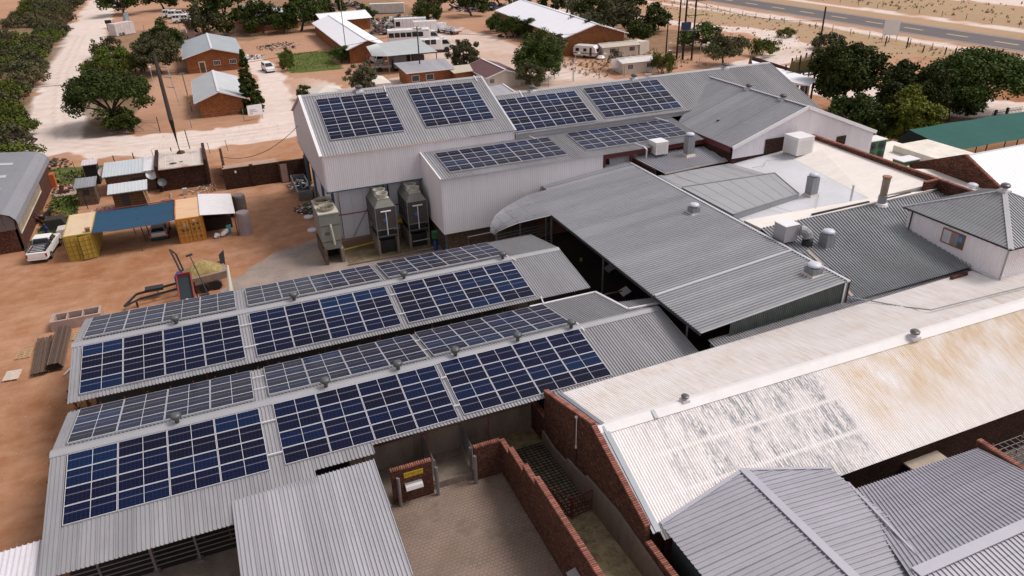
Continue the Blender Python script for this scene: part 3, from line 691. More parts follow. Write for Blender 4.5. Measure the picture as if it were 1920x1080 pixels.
# conduits crossing ridges and linking arrays
mb = MB(); k = math.tan(R(10.67))
for (xa, xb) in ((-.86, -.13), (9.15, 9.47)):
    for y in (34.2, 31.9): zz = 4.86-k*(35.8-y)+.14; mb.beam((xa, y, zz), (xb, y, zz), .07)
    for y in (45.1, 42.9): zz = 5.07-.182*(46.8-y)+.14; mb.beam((xa-.2, y, zz), (xb-.1, y, zz), .07)
    for y in (37.6, 39.4): zz = 4.86-k*(y-35.8)+.14; mb.beam((xa-.1, y, zz), (xb-.1, y, zz), .05)
mb.beam((19.0, 36.3, 4.85), (19.0, 35.2, 4.85), .09).beam((18.6, 47.3, 5.05), (18.9, 46.2, 5.08), .08).beam((18.9, 41.6, 4.2), (18.8, 40.9, 4.0), .07)
mb.build('conduit', whitecap, thing('cable_conduit', 'white cable conduits linking the solar arrays across the two shed roofs', 'conduit'))
# lower lean-to roof over the front yard
o = thing('lean_to_roof', 'smooth grey corrugated roof sheet reaching from the nearest shed over the brick yard', 'roof', (-2.85, 29.8, 0))
mb = MB(); ruled(mb, (-2.85, 29.75, 3.80), (4.15, 30.0, 3.74), (4.12, 22.7, 2.98), (-2.85, 21.5, 2.9), .19); mb.build('roof_sheet', galvP, o)
MB().box(-2.7, 22.9, 2.75, 4.05, 23.0, 2.9).box(3.9, 22.9, 0, 4.0, 23.0, 2.8).box(4.0, 22.95, 2.72, 4.1, 29.5, 2.86).build('frame', rust, o)
o = thing('lean_to_roof', 'white painted ribbed roof at the bottom left edge, against the nearest shed', 'roof', (-10.95, 30.5, 0))
mb = MB(); ruled(mb, (-16.5, 31.1, 3.3), (-11.0, 31.3, 3.35), (-11.0, 24, 2.6), (-16.5, 24, 2.6), .23); mb.build('roof_sheet', basic('chalky_white_roof', (.66, .63, .68), .6, 0, .06, .5), o)
MB().box(-11.3, 24, 0, -11.2, 24.1, 2.6).box(-16.4, 30.9, 0, -16.3, 31, 3.2).build('post', rust, o)
# rails under the front eave
o = thing('cattle_rail', 'grey horizontal pipe rails on posts beneath the nearest shed eave', 'railing', (-6.5, 30.6, 0))
mb = MB()
for i in range(6): mb.beam((-10.8, 30.6, .45+i*.30), (-2.2, 30.6, .45+i*.30), .045)
mb.build('rail', steelG, o)
for i, x in enumerate((-9.3, -7.0, -5.0, -3.0)):
    w_ = .09 if i != 1 else .12; MB().box(x-w_/2, 30.55, 0, x+w_/2, 30.65, 2.15 if i != 1 else 3.4).box(x-.16, 30.4, .0, x+.16, 30.75, .14).build('post', steelG, o)
MB().lathe([(.12, 0), (.16, .3), (.17, .32)], (-6.6, 29.5, 3.0), 10).build('bucket', yellowP); tag(bpy.data.objects['bucket'], 'small yellow bucket hanging under the nearest shed eave', 'bucket')
# concrete wall behind the pens, chute floor
o = thing('concrete_wall', 'long stained concrete wall under the nearest shed eave', 'wall', (9, 33, 0))
MB().box(3.2, 33.0, 0, 14.4, 33.25, 2.05).build('wall_body', concRender, o); MB().box(3.2, 32.9, 2.15, 14.6, 33.0, 2.35).beam((8, 32.9, 2.3), (4.2, 32.4, 2.5), .12).build('timber_beam', basic('old_brown_beam', (.20, .11, .08), .8, 0, .25, 3), o)
mb = MB(); mb.hexa([(4.6, 30.55, .0), (11.3, 30.55, 0), (11.3, 33, 0), (4.6, 33, 0)], [(4.6, 30.55, .45), (11.3, 30.55, .45), (11.3, 33, .35), (4.6, 33, .35)])
x = mb.build('chute_floor', conc); x['kind'] = 'structure'
mb = MB(); mb.hexa([(11.5, 15, 0), (14.5, 15, 0), (14.5, 33, 0), (11.5, 33, 0)], [(11.5, 15, 1.5), (14.5, 15, 1.5), (14.5, 33, .36), (11.5, 33, .36)])
mossy = basic('mossy_concrete', (.27, .21, .12), .85, 0, .45, 1.6, .85, (.075, .07, .025), bump=.5, bs=9)
x = mb.build('ramp_floor', mossy); x['kind'] = 'structure'
rz_ = lambda y: .36+(33-y)/18*1.14
# brick pen walls with coping bricks
def brickunit(w, d, h):
    mb = MB(); e = .012; mb.hexa([(0, 0, 0), (w, 0, 0), (w, d, 0), (0, d, 0)], [(e, e, h), (w-e, e, h), (w-e, d-e, h), (e, d-e, h)])
    me = bpy.data.meshes.new('brick'); me.from_pydata(mb.v, [], mb.f); me.materials.append(coping); me.update(); return me
BX = brickunit(.105, .27, .09); BY = brickunit(.30, .105, .09)
def cope(parent, a, b_, along):
    """row of bricks on edge from a to b (3d)"""
    a, b_ = Vector(a), Vector(b_); L = (b_-a).length; n = int(L/.115); pl = Vector(parent.location)
    for i in range(n):
        p = a.lerp(b_, (i+.05)/n) - pl; p.z += random.uniform(-.008, .008)
        inst('coping_brick', BX if along == 'x' else BY, parent, p, (0, 0, random.uniform(-.04, .04)))
o = thing('brick_wall', 'brick wall piece with a yellow sign and metal hood in the front yard', 'wall', (6.1, 30.3, 0))
MB().box(4.95, 30.3, 0, 7.2, 30.52, 2.3).build('wall_body', brick, o); cope(o, (4.93, 30.28, 2.3), (7.2, 30.28, 2.3), 'x')
o = thing('brick_wall', 'short dark brick wall filling the corner of the front yard', 'wall', (10.4, 30.3, 0))
MB().box(9.65, 30.3, 0, 11.25, 30.52, 2.3).build('wall_body', brick, o); cope(o, (9.65, 30.28, 2.3), (11.2, 30.28, 2.3), 'x')
o = thing('sign', 'yellow rectangular sign screwed to the brick wall in the front yard', 'sign', (6.0, 30.28, 1.8))
MB().box(5.62, 30.265, 1.68, 6.68, 30.29, 2.02).build('sign_plate', yellowP, o)
mb = MB()
for r_ in range(3):
    for k in range(13): 
        if random.random() > .2: mb.box(5.68+k*.075, 30.255, 1.73+r_*.09, 5.68+k*.075+.05, 30.264, 1.76+r_*.09)
mb.build('small_print', basic('sign_print', (.16, .10, .01), .7), o)['kind'] = 'stuff'
o = thing('metal_hood', 'shiny bent metal hood on the brick wall below the yellow sign', 'hood', (6.05, 30.3, 1.2))
mb = MB(); pts = [(30.28, 1.32), (30.1, 1.33), (29.95, 1.27), (29.85, 1.12)]
for (ya, za), (yb, zb) in zip(pts, pts[1:]): mb.hexa([(5.6, yb, zb-.015), (6.55, yb, zb-.015), (6.55, ya, za-.015), (5.6, ya, za-.015)], [(5.6, yb, zb), (6.55, yb, zb), (6.55, ya, za), (5.6, ya, za)])
mb.box(5.7, 30.0, 1.05, 5.74, 30.3, 1.25).box(6.4, 30.0, 1.05, 6.44, 30.3, 1.25); mb.build('hood_sheet', basic('stainless', (.62, .58, .58), .3, .6, .08, 2), o)
for i, (x, lb) in enumerate(((5.25, 'steel bollard in front of the wall with the yellow sign, left end'), (7.38, 'steel bollard at the left side of the open pen entrance'), (9.6, 'steel bollard at the right side of the open pen entrance'))):
    tag(MB().lathe([(.10, 0), (.10, 1.98), (.085, 2.0), (.08, 1.96)], (x, 30.1, 0), 14).build('bollard', steelG, None, False), lb, 'bollard', 'bollards in the front yard')
def barfence(name, label, x, y0, y1, z0, z1, n=7):
    o = thing(name, label, 'fence', (x, (y0+y1)/2, 0)); mb = MB()
    for i in range(n): z_ = z0+(z1-z0)*i/(n-1); mb.beam((x, y0, z_), (x, y1, z_+.1), .05, .05)
    mb.build('rail', steelG, o); MB().box(x-.05, y0-.05, 0, x+.05, y0+.05, z1+.1).box(x-.05, y1-.05, 0, x+.05, y1+.05, z1+.2).build('post', steelG, o); return o
barfence('bar_fence', 'pale rail fence on the left of the small pen', 7.45, 30.65, 32.9, .7, 1.9, 9)
barfence('bar_fence', 'pale rail fence on the right of the small pen', 9.75, 30.65, 32.9, .7, 1.9, 9)
barfence('bar_fence', 'rail fence half hidden by the grey lean-to roof', 4.45, 28.6, 30.0, .5, 1.6, 5)
tag(MB().box(9.5, 30.65, 0, 9.62, 30.8, 2.1).build('post', steelG), 'square steel gate post beside the right bollard', 'post')
# long stepped yard wall
o = thing('brick_wall', 'long stepped brick wall between the front yard and the mossy ramp', 'wall', (11.38, 24, 0))
steps = [(30.52, 29.2, 2.2), (29.2, 27.2, 2.6), (27.2, 25.7, 3.0), (25.7, 10, 3.4)]
mb = MB()
for ya, yb, z_ in steps: mb.box(11.25, yb, 0, 11.50, ya, z_)
mb.build('wall_body', brick, o)
mb = MB().box(11.24, 20.0, .9, 11.246, 20.8, 1.9).box(11.23, 20.9, 1.9, 11.24, 21.05, 2.15); mb.build('electric_box', dark, o)
for ya, yb, z_ in steps[:3]: cope(o, (11.23, yb, z_), (11.23, ya, z_), 'y')
cope(o, (11.23, 15.5, 3.4), (11.23, 25.7, 3.4), 'y')
tag(MB().hexa([(11.0, 20.2, 1.05), (11.22, 20.2, 1.05), (11.22, 21.0, 1.05), (11.0, 21.0, 1.05)], [(10.75, 20.1, 1.75), (11.22, 20.1, 1.9), (11.22, 21.1, 1.9), (10.75, 21.1, 1.75)]).build('wall_cabinet', basic('grey_cabinet', (.3, .27, .28), .5), None), 'grey cabinet with a pale lid on the yard side of the long stepped wall', 'cabinet')
# floor grid of steel bars on the ramp, gate, lamp pole
o = thing('cattle_grid', 'dark steel bar mesh lying on the mossy ramp', 'grid', (13, 28, 0))
barL = bpy.data.meshes.new('bar'); x = MB().box(-.016, -3.1, 0, .016, 3.1, .05); barL.from_pydata(x.v, [], x.f); barL.materials.append(dark)
barS = bpy.data.meshes.new('bar'); x = MB().box(-1.15, -.016, 0, 1.15, .016, .05); barS.from_pydata(x.v, [], x.f); barS.materials.append(dark)
for i in range(9): inst('bar', barL, o, (-.95+i*.27, 0, rz_(28)+.07), (-math.atan(1.14/18), 0, 0))
for i in range(27): y = 25+i*.235; inst('bar', barS, o, (.13, y-28, rz_(y)+.10))
o = thing('red_gate', 'rusty red barred gate half open at the end of the bar mesh', 'gate', (13.4, 24.8, 0)); z0 = rz_(24.8)
mb = MB(); zt = z0+1.35
for a, b_ in (((13.0, 24.75, z0+.1), (14.35, 24.9, z0+.1)), ((13.0, 24.75, z0+.7), (14.35, 24.9, z0+.7)), ((13.0, 24.75, zt), (14.35, 24.9, zt))): mb.beam(a, b_, .05)
for i in range(13): x = 13.0+i*.112; mb.beam((x, 24.75+i*.0125, z0+.1), (x, 24.75+i*.0125, zt), .018)
mb.build('gate_leaf', redox, o)
mb = MB()
for zz in (z0+.1, z0+.75, zt): mb.beam((12.85, 24.8, zz), (12.1, 26.0, zz+(.0 if zz < zt else .0)), .05)
for i in range(9): f = i/8; mb.beam((12.85-.75*f, 24.8+1.2*f, z0+.1), (12.85-.75*f, 24.8+1.2*f, zt), .018)
mb.beam((12.85, 24.8, z0+.1), (12.1, 26, zt), .04); mb.build('gate_leaf', redox, o)
for x_, y_ in ((14.35, 24.92), (12.9, 24.72), (12.08, 26.05)): MB().box(x_-.04, y_-.04, z0-.1, x_+.04, y_+.04, zt+.1).build('post', redox, o)
o = thing('lamp_pole', 'thin pole with a small round lamp standing by the tall brick parapet', 'pole', (14.25, 27.0, 0))
MB().tube([(14.25, 27.0, .6), (14.25, 27.0, 3.4)], .025, 6).build('lower_pole', dark, o); MB().tube([(14.25, 27, 3.4), (14.25, 27, 5.3)], .028, 6).build('upper_pole', white, o)
MB().lathe([(.03, 0), (.09, .03), (.09, .1), (.03, .14)], (14.25, 27, 5.28), 10).build('lamp', white, o); MB().lathe([(.05, 0), (.06, .15)], (14.25, 27, 3.3), 8).build('junction', white, o)
# ---- big white roof building
WB = thing('warehouse', 'long brick building with a peeling white and ochre stained roof', 'building', (14.75, 25.25, 0))
ze = lambda x: 4.45+(x-15)*.034
zr = lambda x: 5.8+max(0, x-30)*.012
mb = MB(); ruled(mb, (14.95, 25.25, 5.8), (60, 25.25, 5.8), (60, 19.65, 3.4), (14.95, 19.65, 3.4), .15, .045, COR); mb.build('roof_slope', flake, WB)
mb = MB(); ruled(mb, (14.95, 25.25, 5.8), (60, 25.25, 5.8), (60, 30.3, 5.75), (14.95, 30.3, 4.45), .15, .045, COR); mb.build('roof_slope', flake, WB)
mb = MB(); a = .42
mb.face([(14.5, 25.25-a, 5.8-.43*a+.07), (60, 25.25-a, 5.69), (60, 25.25, 5.93), (14.5, 25.25, 5.93)]); mb.face([(14.5, 25.25, 5.93), (60, 25.25, 5.93), (60, 25.25+a, 5.85), (14.5, 25.25+a, 5.76)])
mb.build('ridge_cap', basic('cream_white_cap', (.76, .73, .73), .7, 0, .06, 1), WB)
mb = MB(); mb.hexa([(17.55, 24.8, 5.72), (17.75, 24.8, 5.72), (17.75, 25.25, 5.94), (17.55, 25.25, 5.94)], [(17.55, 24.8, 5.75), (17.75, 24.8, 5.75), (17.75, 25.25, 5.96), (17.55, 25.25, 5.96)]); mb.build('cap_joint', galvD, WB)
vent(WB, 19.63, 25.3, 5.92, .50, 'cowl'); vent(WB, 35.3, 25.0, 5.92, .66, 'cowl')
mb = MB()
for i, (xa, xb, dz) in enumerate(((14.56, 14.68, .10), (14.70, 14.84, .14), (14.86, 14.98, .10))):
    for (ya, za), (yb, zb) in (((25.2, 5.76), (20.0, 3.53)), ((25.3, 5.8), (30.2, 4.5))):
        mb.hexa([(xa, yb, zb+dz-.05), (xb, yb, zb+dz-.05), (xb, ya, za+dz-.05), (xa, ya, za+dz-.05)] if yb < ya else [(xa, ya, za+dz-.05), (xb, ya, za+dz-.05), (xb, yb, zb+dz-.05), (xa, yb, zb+dz-.05)],
                [(xa, yb, zb+dz), (xb, yb, zb+dz), (xb, ya, za+dz), (xa, ya, za+dz)] if yb < ya else [(xa, ya, za+dz), (xb, ya, za+dz), (xb, yb, zb+dz), (xa, yb, zb+dz)])
mb.build('verge_flashing', basic('blue_grey_flashing', (.24, .26, .30), .45, .15, .06, 1), WB)
prof = [(31.1, 0), (31.1, 4.25), (25.55, 5.92), (20.2, 3.95), (20.2, 3.1), (14, 3.1), (14, 0)]
mb = MB(); mb.prism([(14.28, y, z) for y, z in prof], (.24, 0, 0)); mb.build('gable_wall', brick, WB)
cope(WB, (14.24, 25.5, 5.93), (14.24, 31.1, 4.26), 'y'); cope(WB, (14.24, 20.2, 3.96), (14.24, 25.4, 5.88), 'y'); cope(WB, (14.24, 15.6, 3.12), (14.24, 20.1, 3.12), 'y')
mb = MB(); cp = [(31.1, 0), (31.1, 1.5), (29.6, 1.35), (28.0, 1.6), (27.9, 1.9), (25.8, 2.25), (25.7, 2.5), (22.5, 2.9), (20.0, 2.75), (14, 2.4), (14, 0)]
mb.prism([(14.14, y, z) for y, z in cp], (.13, 0, 0)); mb.build('render_skirt', concRender, WB)
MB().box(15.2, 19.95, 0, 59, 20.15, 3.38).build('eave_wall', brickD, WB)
o = thing('brick_wall', 'low brick wall stub with coping at the foot of the tall brick gable', 'wall', (14.4, 32.4, 0))
MB().box(14.28, 31.15, 0, 14.5, 33.6, 2.35).build('wall_body', brick, o); cope(o, (14.26, 31.15, 2.36), (14.26, 33.6, 2.36), 'y')
# pipe lying on the white roof
tag(MB().tube([(36.2, 31.2, 5.35), (37.3, 30.2, 5.3), (38.5, 28.6, 5.35), (39.0, 27.0, 5.8), (50, 26.4, 5.93), (58, 26.2, 5.95)], .045, 6).build('roof_pipe', galvD), 'thin grey pipe bent across the far slope of the white roof', 'pipe')
# ---- strip roof between white roof and canopy
mb = MB(); ruled(mb, (25.6, 31.35, 4.62), (47.2, 31.0, 5.35), (47.2, 30.2, 5.28), (25.6, 30.1, 4.5), .19)
tag(mb.build('strip_roof', galv), 'narrow grey corrugated roof strip between the canopy end wall and the white roof', 'roof')
tag(MB().tube([(26.4, 32.0, 3.6), (27.6, 30.9, 4.25), (28.3, 30.45, 4.5)], .16, 8).build('pipe', basic('cyan_pipe', (.16, .30, .36), .5, 0, .2, 3)), 'fat light blue pipe in the dark corner under the canopy tip', 'pipe')
tag(MB().tube([(26.9, 32.0, 3.7), (28.2, 30.9, 4.3), (28.9, 30.5, 4.55)], .08, 8).build('pipe', yellowP), 'thin yellow pipe beside the light blue pipe under the canopy tip', 'pipe')
# ---- canopy (mono-pitch)
CN = thing('canopy_building', 'wide single-pitch ribbed grey canopy with a curved wing and dark end wall', 'building', (30, 45, 0))
mb = MB()
ruled(mb, (24.75, 31.0, 5.5), (24.75, 36.15, 5.5), (36.0, 36.15, 6.6), (36.0, 31.0, 6.6), .27, .10)
ruled(mb, (24.75, 36.35, 5.5), (24.75, 57.4, 5.5), (36.0, 57.4, 6.6), (36.0, 36.35, 6.6), .27, .10)
sheet(mb, [(26.8, 57.4, 5.7), (36, 57.4, 6.6), (36, 59.9, 6.6), (26.8, 59.6, 5.7)], (1, 0, .0978), .27, .10)
mb.build('roof_sheet', galvB, CN)
mb = MB(); pr = [(24.75, 5.5, 52.2, 57.3), (23.4, 5.3, 52.5, 56.9), (22.0, 5.03, 52.9, 56.4), (21.1, 4.75, 53.1, 55.9), (20.4, 4.35, 53.5, 55.2), (20.1, 3.95, 53.8, 54.6)]
for (xa, za, y0, y1), (xb, zb, y2, y3) in zip(pr, pr[1:]): ruled(mb, (xa, y0, za), (xa, y1, za), (xb, y3, zb), (xb, y2, zb), .27, .10)
mb.build('curved_wing', galvB, CN)
mb = MB().beam((24.7, 31, 5.45), (24.7, 52.2, 5.45), .05, .2); mb.build('edge_trim', dark, CN)
MB().beam((36.15, 31, 6.58), (36.15, 59.8, 6.58), .28, .10, 0).build('gutter', gutterM, CN); MB().beam((36.35, 31, 6.55), (36.35, 59.8, 6.55), .06, .16, 0).beam((35.95, 31, 6.66), (35.95, 59.8, 6.66), .04, .05).build('gutter_edge', dark, CN)
MB().beam((24.8, 36.25, 5.58), (36.0, 36.25, 6.68), .22, .06).build('expansion_flashing', basic('bright_flashing', (.62, .60, .66), .35, .4, .05, 1), CN)
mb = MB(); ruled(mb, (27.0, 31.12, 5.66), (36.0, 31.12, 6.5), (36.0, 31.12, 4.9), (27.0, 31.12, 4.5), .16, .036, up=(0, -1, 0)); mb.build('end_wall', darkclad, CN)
mb = MB(); ruled(mb, (36.1, 31.0, 6.5), (36.1, 33.4, 6.5), (36.1, 33.4, 5.0), (36.1, 31.0, 4.9), .16, .03, up=(1, 0, 0)); mb.build('side_wall', cladShade, CN)
MB().beam((35.95, 31.05, 6.5), (35.95, 31.05, 4.9), .12, .05).build('corner_trim', gutterM, CN)
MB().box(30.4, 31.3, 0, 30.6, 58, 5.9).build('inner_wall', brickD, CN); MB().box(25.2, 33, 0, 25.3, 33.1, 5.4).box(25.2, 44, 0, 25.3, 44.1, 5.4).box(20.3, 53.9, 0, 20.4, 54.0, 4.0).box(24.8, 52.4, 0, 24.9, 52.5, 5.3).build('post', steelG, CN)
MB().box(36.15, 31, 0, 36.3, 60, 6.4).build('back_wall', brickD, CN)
mb = MB(); 
for i in range(10): mb.beam((20.5, 54.6, 1.0+i*.28), (26.0, 54.6, 1.2+i*.28), .05)
mb.box(22.8, 54.5, 0, 22.9, 54.65, 4.4).box(25.3, 54.5, 0, 25.4, 54.65, 4.6); tag(mb.build('slat_screen', steelG), 'grey slatted screen under the curved canopy wing', 'screen')
def vent2(parent, x, y, z, hgt=.7, wd=.62, base=1.0):
    nk = MB().hexa([(x-base/2, y-base/2, z-.2), (x+base/2, y-base/2, z-.2), (x+base/2, y+base/2, z-.2), (x-base/2, y+base/2, z-.2)], [(x-wd/2-.03, y-wd/2-.03, z+.12), (x+wd/2+.03, y-wd/2-.03, z+.12), (x+wd/2+.03, y+wd/2+.03, z+.12), (x-wd/2-.03, y+wd/2+.03, z+.12)]).build('vent_curb', basic('peeling_flashing', (.60, .54, .50), .7, 0, .15, 3, .3, (.35, .2, .12)), parent)
    MB().box(x-wd/2, y-wd/2, z+.1, x+wd/2, y+wd/2, z+.1+hgt).build('vent_shaft', galvD, parent)
    MB().lathe([(wd*.30, hgt+.1), (wd*.30, hgt+.18), (wd*.56, hgt+.2), (wd*.58, hgt+.26), (wd*.48, hgt+.36), (wd*.2, hgt+.42), (.02, hgt+.43)], (x, y, z), 18).build('vent_dome', basic('vent_dome_paint', (.58, .60, .68), .4, 0, .05, 3), parent, True)
def mkvent(label, x, y, z, *a): o = thing('roof_vent', label, 'roof vent', (x, y, z), 0, 'domed vents on the grey roofs'); vent2(o, x, y, z, *a); return o
mkvent('squat domed vent in the middle of the canopy roof near its gutter', 34.3, 45.6, 6.42, .45, .72, 1.15)
mkvent('squat domed vent on the front corner of the canopy roof', 34.9, 32.9, 6.5, .45, .85, 1.4)
mkvent('domed square vent beside the duct box, past the canopy gutter', 39.6, 36.6, 6.0, 1.05, .8, 1.3)
mkvent('tall domed square vent standing on the flat grey roof', 44.9, 44.1, 6.75, 1.5, .72, 1.2)
mkvent('tall domed vent next to the small white cooler, in front of the lean-to arrays', 41.9, 57.4, 6.95, 1.75, .75, 1.2)
tag(MB().lathe([(.3, -.1), (.3, .05), (.42, .1), (.45, .2), (.3, .3), (.05, .33)], (60.5, 41.2, 5.9), 18).build('roof_dome', basic('vent_dome_paint', (.58, .60, .68)), None, True), 'pale round dome on the white roof behind the brick parapet corner', 'roof dome')
# red beam + pipe of lean-to done below
# ---- tall hall
TH = thing('tall_hall', 'tall white clad hall with two solar arrays and a grey ribbed roof', 'building', (8.05, 73.8, 0)); k = math.tan(R(20.81))
mb = MB(); ruled(mb, (8.05, 73.8, 12.97), (26.75, 73.8, 12.97), (26.75, 64.6, 9.48), (8.05, 64.6, 9.48), .25, .075); mb.build('roof_slope', galv, TH)
mb = MB(); ruled(mb, (8.05, 73.8, 12.97), (26.75, 73.8, 12.97), (26.75, 83, 9.48), (8.05, 83, 9.48), .19); mb.build('roof_slope', galv, TH)
MB().face([(8.0, 73.5, 12.9), (26.75, 73.5, 12.9), (26.75, 73.8, 13.06), (8.0, 73.8, 13.06)]).face([(8.0, 73.8, 13.06), (26.75, 73.8, 13.06), (26.75, 74.1, 12.9), (8.0, 74.1, 12.9)]).build('ridge_cap', greycap, TH)
MB().beam((8.05, 73.8, 13.03), (8.05, 64.55, 9.52), .28, .10).beam((8.05, 73.8, 13.03), (8.05, 83, 9.55), .28, .1).build('verge_trim', white, TH)
MB().beam((26.75, 73.8, 13.0), (26.75, 64.55, 9.50), .2, .10).build('verge_trim', gutterM, TH)
mb = MB(); ruled(mb, (8.2, 64.72, 9.42), (26.7, 64.72, 9.42), (26.7, 64.72, 6.1), (8.2, 64.72, 6.1), .19, .03, up=(0, -1, 0)); mb.build('front_cladding', cladW, TH)
mb = MB(); mb.prism([(8.1, 64.72, 6.1), (8.1, 64.72, 9.42), (8.1, 73.8, 12.9), (8.1, 82.9, 9.42), (8.1, 82.9, 6.1)], (.06, 0, 0)); mb.build('gable_cladding', cladShade, TH)
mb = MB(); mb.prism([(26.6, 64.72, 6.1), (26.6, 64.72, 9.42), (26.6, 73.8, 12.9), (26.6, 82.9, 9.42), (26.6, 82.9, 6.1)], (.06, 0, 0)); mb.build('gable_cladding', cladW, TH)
MB().box(8.1, 64.7, 6.0, 18.0, 64.9, 6.12).box(8.1, 64.7, 6.0, 8.3, 83, 6.12).build('soffit_trim', blueS, TH)
for i in range(8): x = 9.35+i*1.12; MB().box(x, 66.1, .75, x+1.10, 66.2, 6.1).build('wall_panel', panelW, TH)
for i in range(12): y = 66.25+i*1.38; MB().box(9.2, y, .75, 9.3, y+1.36, 6.1).build('wall_panel', panelW, TH)
MB().box(9.0, 65.75, 0, 18, 66.25, .72).box(8.75, 66.25, 0, 9.25, 83, .72).build('plinth', basic('brown_plinth', (.27, .17, .12), .85, 0, .15, 1), TH)
for x, y in ((8.75, 65.9), (8.6, 71.2), (8.6, 77.0), (8.6, 82.5)): MB().box(x-.12, y-.12, 0, x+.12, y+.12, 6.1).build('column', blueS, TH)
for x, y in ((13.6, 65.9), (14.0, 65.95)): MB().box(x-.07, y-.07, 3.0, x+.07, y+.07, 6.1).build('column', blueS, TH)
MB().beam((10.2, 66.0, .9), (13.4, 66.0, 6.0), .05).beam((12.0, 66.0, 6.0), (15.2, 66.0, .9), .05).build('cross_brace', steelG, TH)
vent(TH, 13.77, 73.4, 12.9, .9, 'cowl')
MB().beam((16.4, 73.9, 13.1), (16.2, 71.9, 12.4), .1).beam((26.0, 73.9, 13.1), (26.0, 72.9, 12.7), .1).build('conduit', whitecap, thing('cable_conduit', 'white conduits running over the ridge of the tall hall', 'conduit'))
# ---- long back building: LH roof + LL lean-to
LB = thing('back_hall', 'long low hall behind with ribbed grey roof, white front cladding and red fascia', 'building', (27, 71, 0))
mb = MB(); ruled(mb, (26.8, 71.1, 11.53), (62.3, 71.1, 11.53), (62.3, 64.6, 9.05), (26.8, 64.6, 9.05), .27, .08); sheet(mb, [(53, 64.6, 9.05), (62.3, 64.6, 9.05), (62.3, 61.0, 7.68), (53, 61.0, 7.68)], (0, 1, .3815), .27, .08); mb.build('roof_slope', galv, LB)
mb = MB(); ruled(mb, (26.8, 71.1, 11.53), (62.3, 71.1, 11.53), (62.3, 79, 8.5), (26.8, 79, 8.5), .19); mb.build('roof_slope', galv, LB)
MB().face([(26.8, 70.8, 11.47), (62.3, 70.8, 11.47), (62.3, 71.1, 11.62), (26.8, 71.1, 11.62)]).face([(26.8, 71.1, 11.62), (62.3, 71.1, 11.62), (62.3, 71.4, 11.5), (26.8, 71.4, 11.5)]).build('ridge_cap', greycap, LB)
mb = MB(); ruled(mb, (17.1, 64.68, 8.53), (26.75, 64.68, 8.53), (26.75, 58.5, 7.83), (17.1, 58.5, 7.83), .24, .075); ruled(mb, (26.75, 64.95, 8.56), (44.6, 64.95, 8.56), (44.6, 58.5, 7.83), (26.75, 58.5, 7.83), .24, .075); mb.build('lean_to_roof', galv, LB)
MB().box(26.8, 64.7, 8.6, 52, 64.8, 9.0).build('clerestory_wall', greycap, LB)
mb = MB(); ruled(mb, (17.2, 58.72, 7.8), (33.2, 58.72, 7.8), (33.2, 58.72, 2.6), (17.2, 58.72, 2.6), .19, .03, up=(0, -1, 0)); mb.build('front_cladding', cladW, LB)
mb = MB(); mb.prism([(17.15, 58.72, 2.6), (17.15, 58.72, 7.8), (17.15, 64.7, 8.48), (17.15, 66.1, 8.48), (17.15, 66.1, 2.6)], (.06, 0, 0)); mb.build('side_cladding', cladW, LB)
MB().beam((17.12, 58.5, 7.9), (17.12, 64.7, 8.6), .14, .07).build('verge_trim', white, LB)
MB().box(17.6, 59.2, 0, 26.5, 59.4, 2.6).box(17.6, 59.4, 0, 17.8, 66, 2.6).build('plinth_wall', brickBr, LB); MB().box(17.25, 58.8, 0, 17.4, 58.95, 2.6).build('column', blueS, LB)
MB().box(33.2, 58.75, 7.3, 44.6, 58.95, 7.75).box(33.2, 58.9, 5.8, 33.6, 59.1, 7.6).box(36.3, 58.8, 6.3, 36.5, 59.0, 7.4).build('red_fascia', redox, LB)
MB().box(30, 59.4, 5, 44.5, 59.6, 7.5).build('brick_front', brickD, LB)
mb = MB(); ruled(mb, (34.2, 59.3, 7.1), (37.2, 59.3, 7.1), (37.2, 58.9, 6.3), (34.2, 58.9, 5.9), .19, .05, up=(0, -1, 0)); mb.build('loose_sheet', galvP, LB)
MB().tube([(37.1, 60.2, 8.1), (37.6, 58.6, 7.95), (37.7, 58.3, 7.8), (37.7, 58.3, 6.75), (37.9, 58.2, 6.7)], .09, 8).build('downpipe', gutterM, LB)
MB().box(27, 71, 0, 62, 78.8, 8.4).build('hall_wall', brickD, LB)
mb = MB(); mb.prism([(62.2, 61.0, 4), (62.2, 61.0, 7.6), (62.2, 71.1, 11.45), (62.2, 79, 8.4), (62.2, 79, 0), (62.2, 61, 0)], (.06, 0, 0)); mb.build('gable_cladding', cladW, LB)
for x in (31.4, 43.7, 55.9): vent(LB, x, 71.05, 11.5, .85, 'cowl')
MB().beam((30.0, 71.2, 11.65), (29.9, 70.0, 11.2), .1).beam((45.2, 71.2, 11.8), (45.8, 70.8, 11.8), .16).beam((42.2, 65.4, 8.9), (43.4, 63.4, 8.55), .12).beam((28.0, 65.2, 8.8), (28.6, 63.9, 8.55), .1).build('conduit', whitecap, thing('cable_conduit', 'white conduits dropping from the long back roof to the lean-to arrays', 'conduit'))
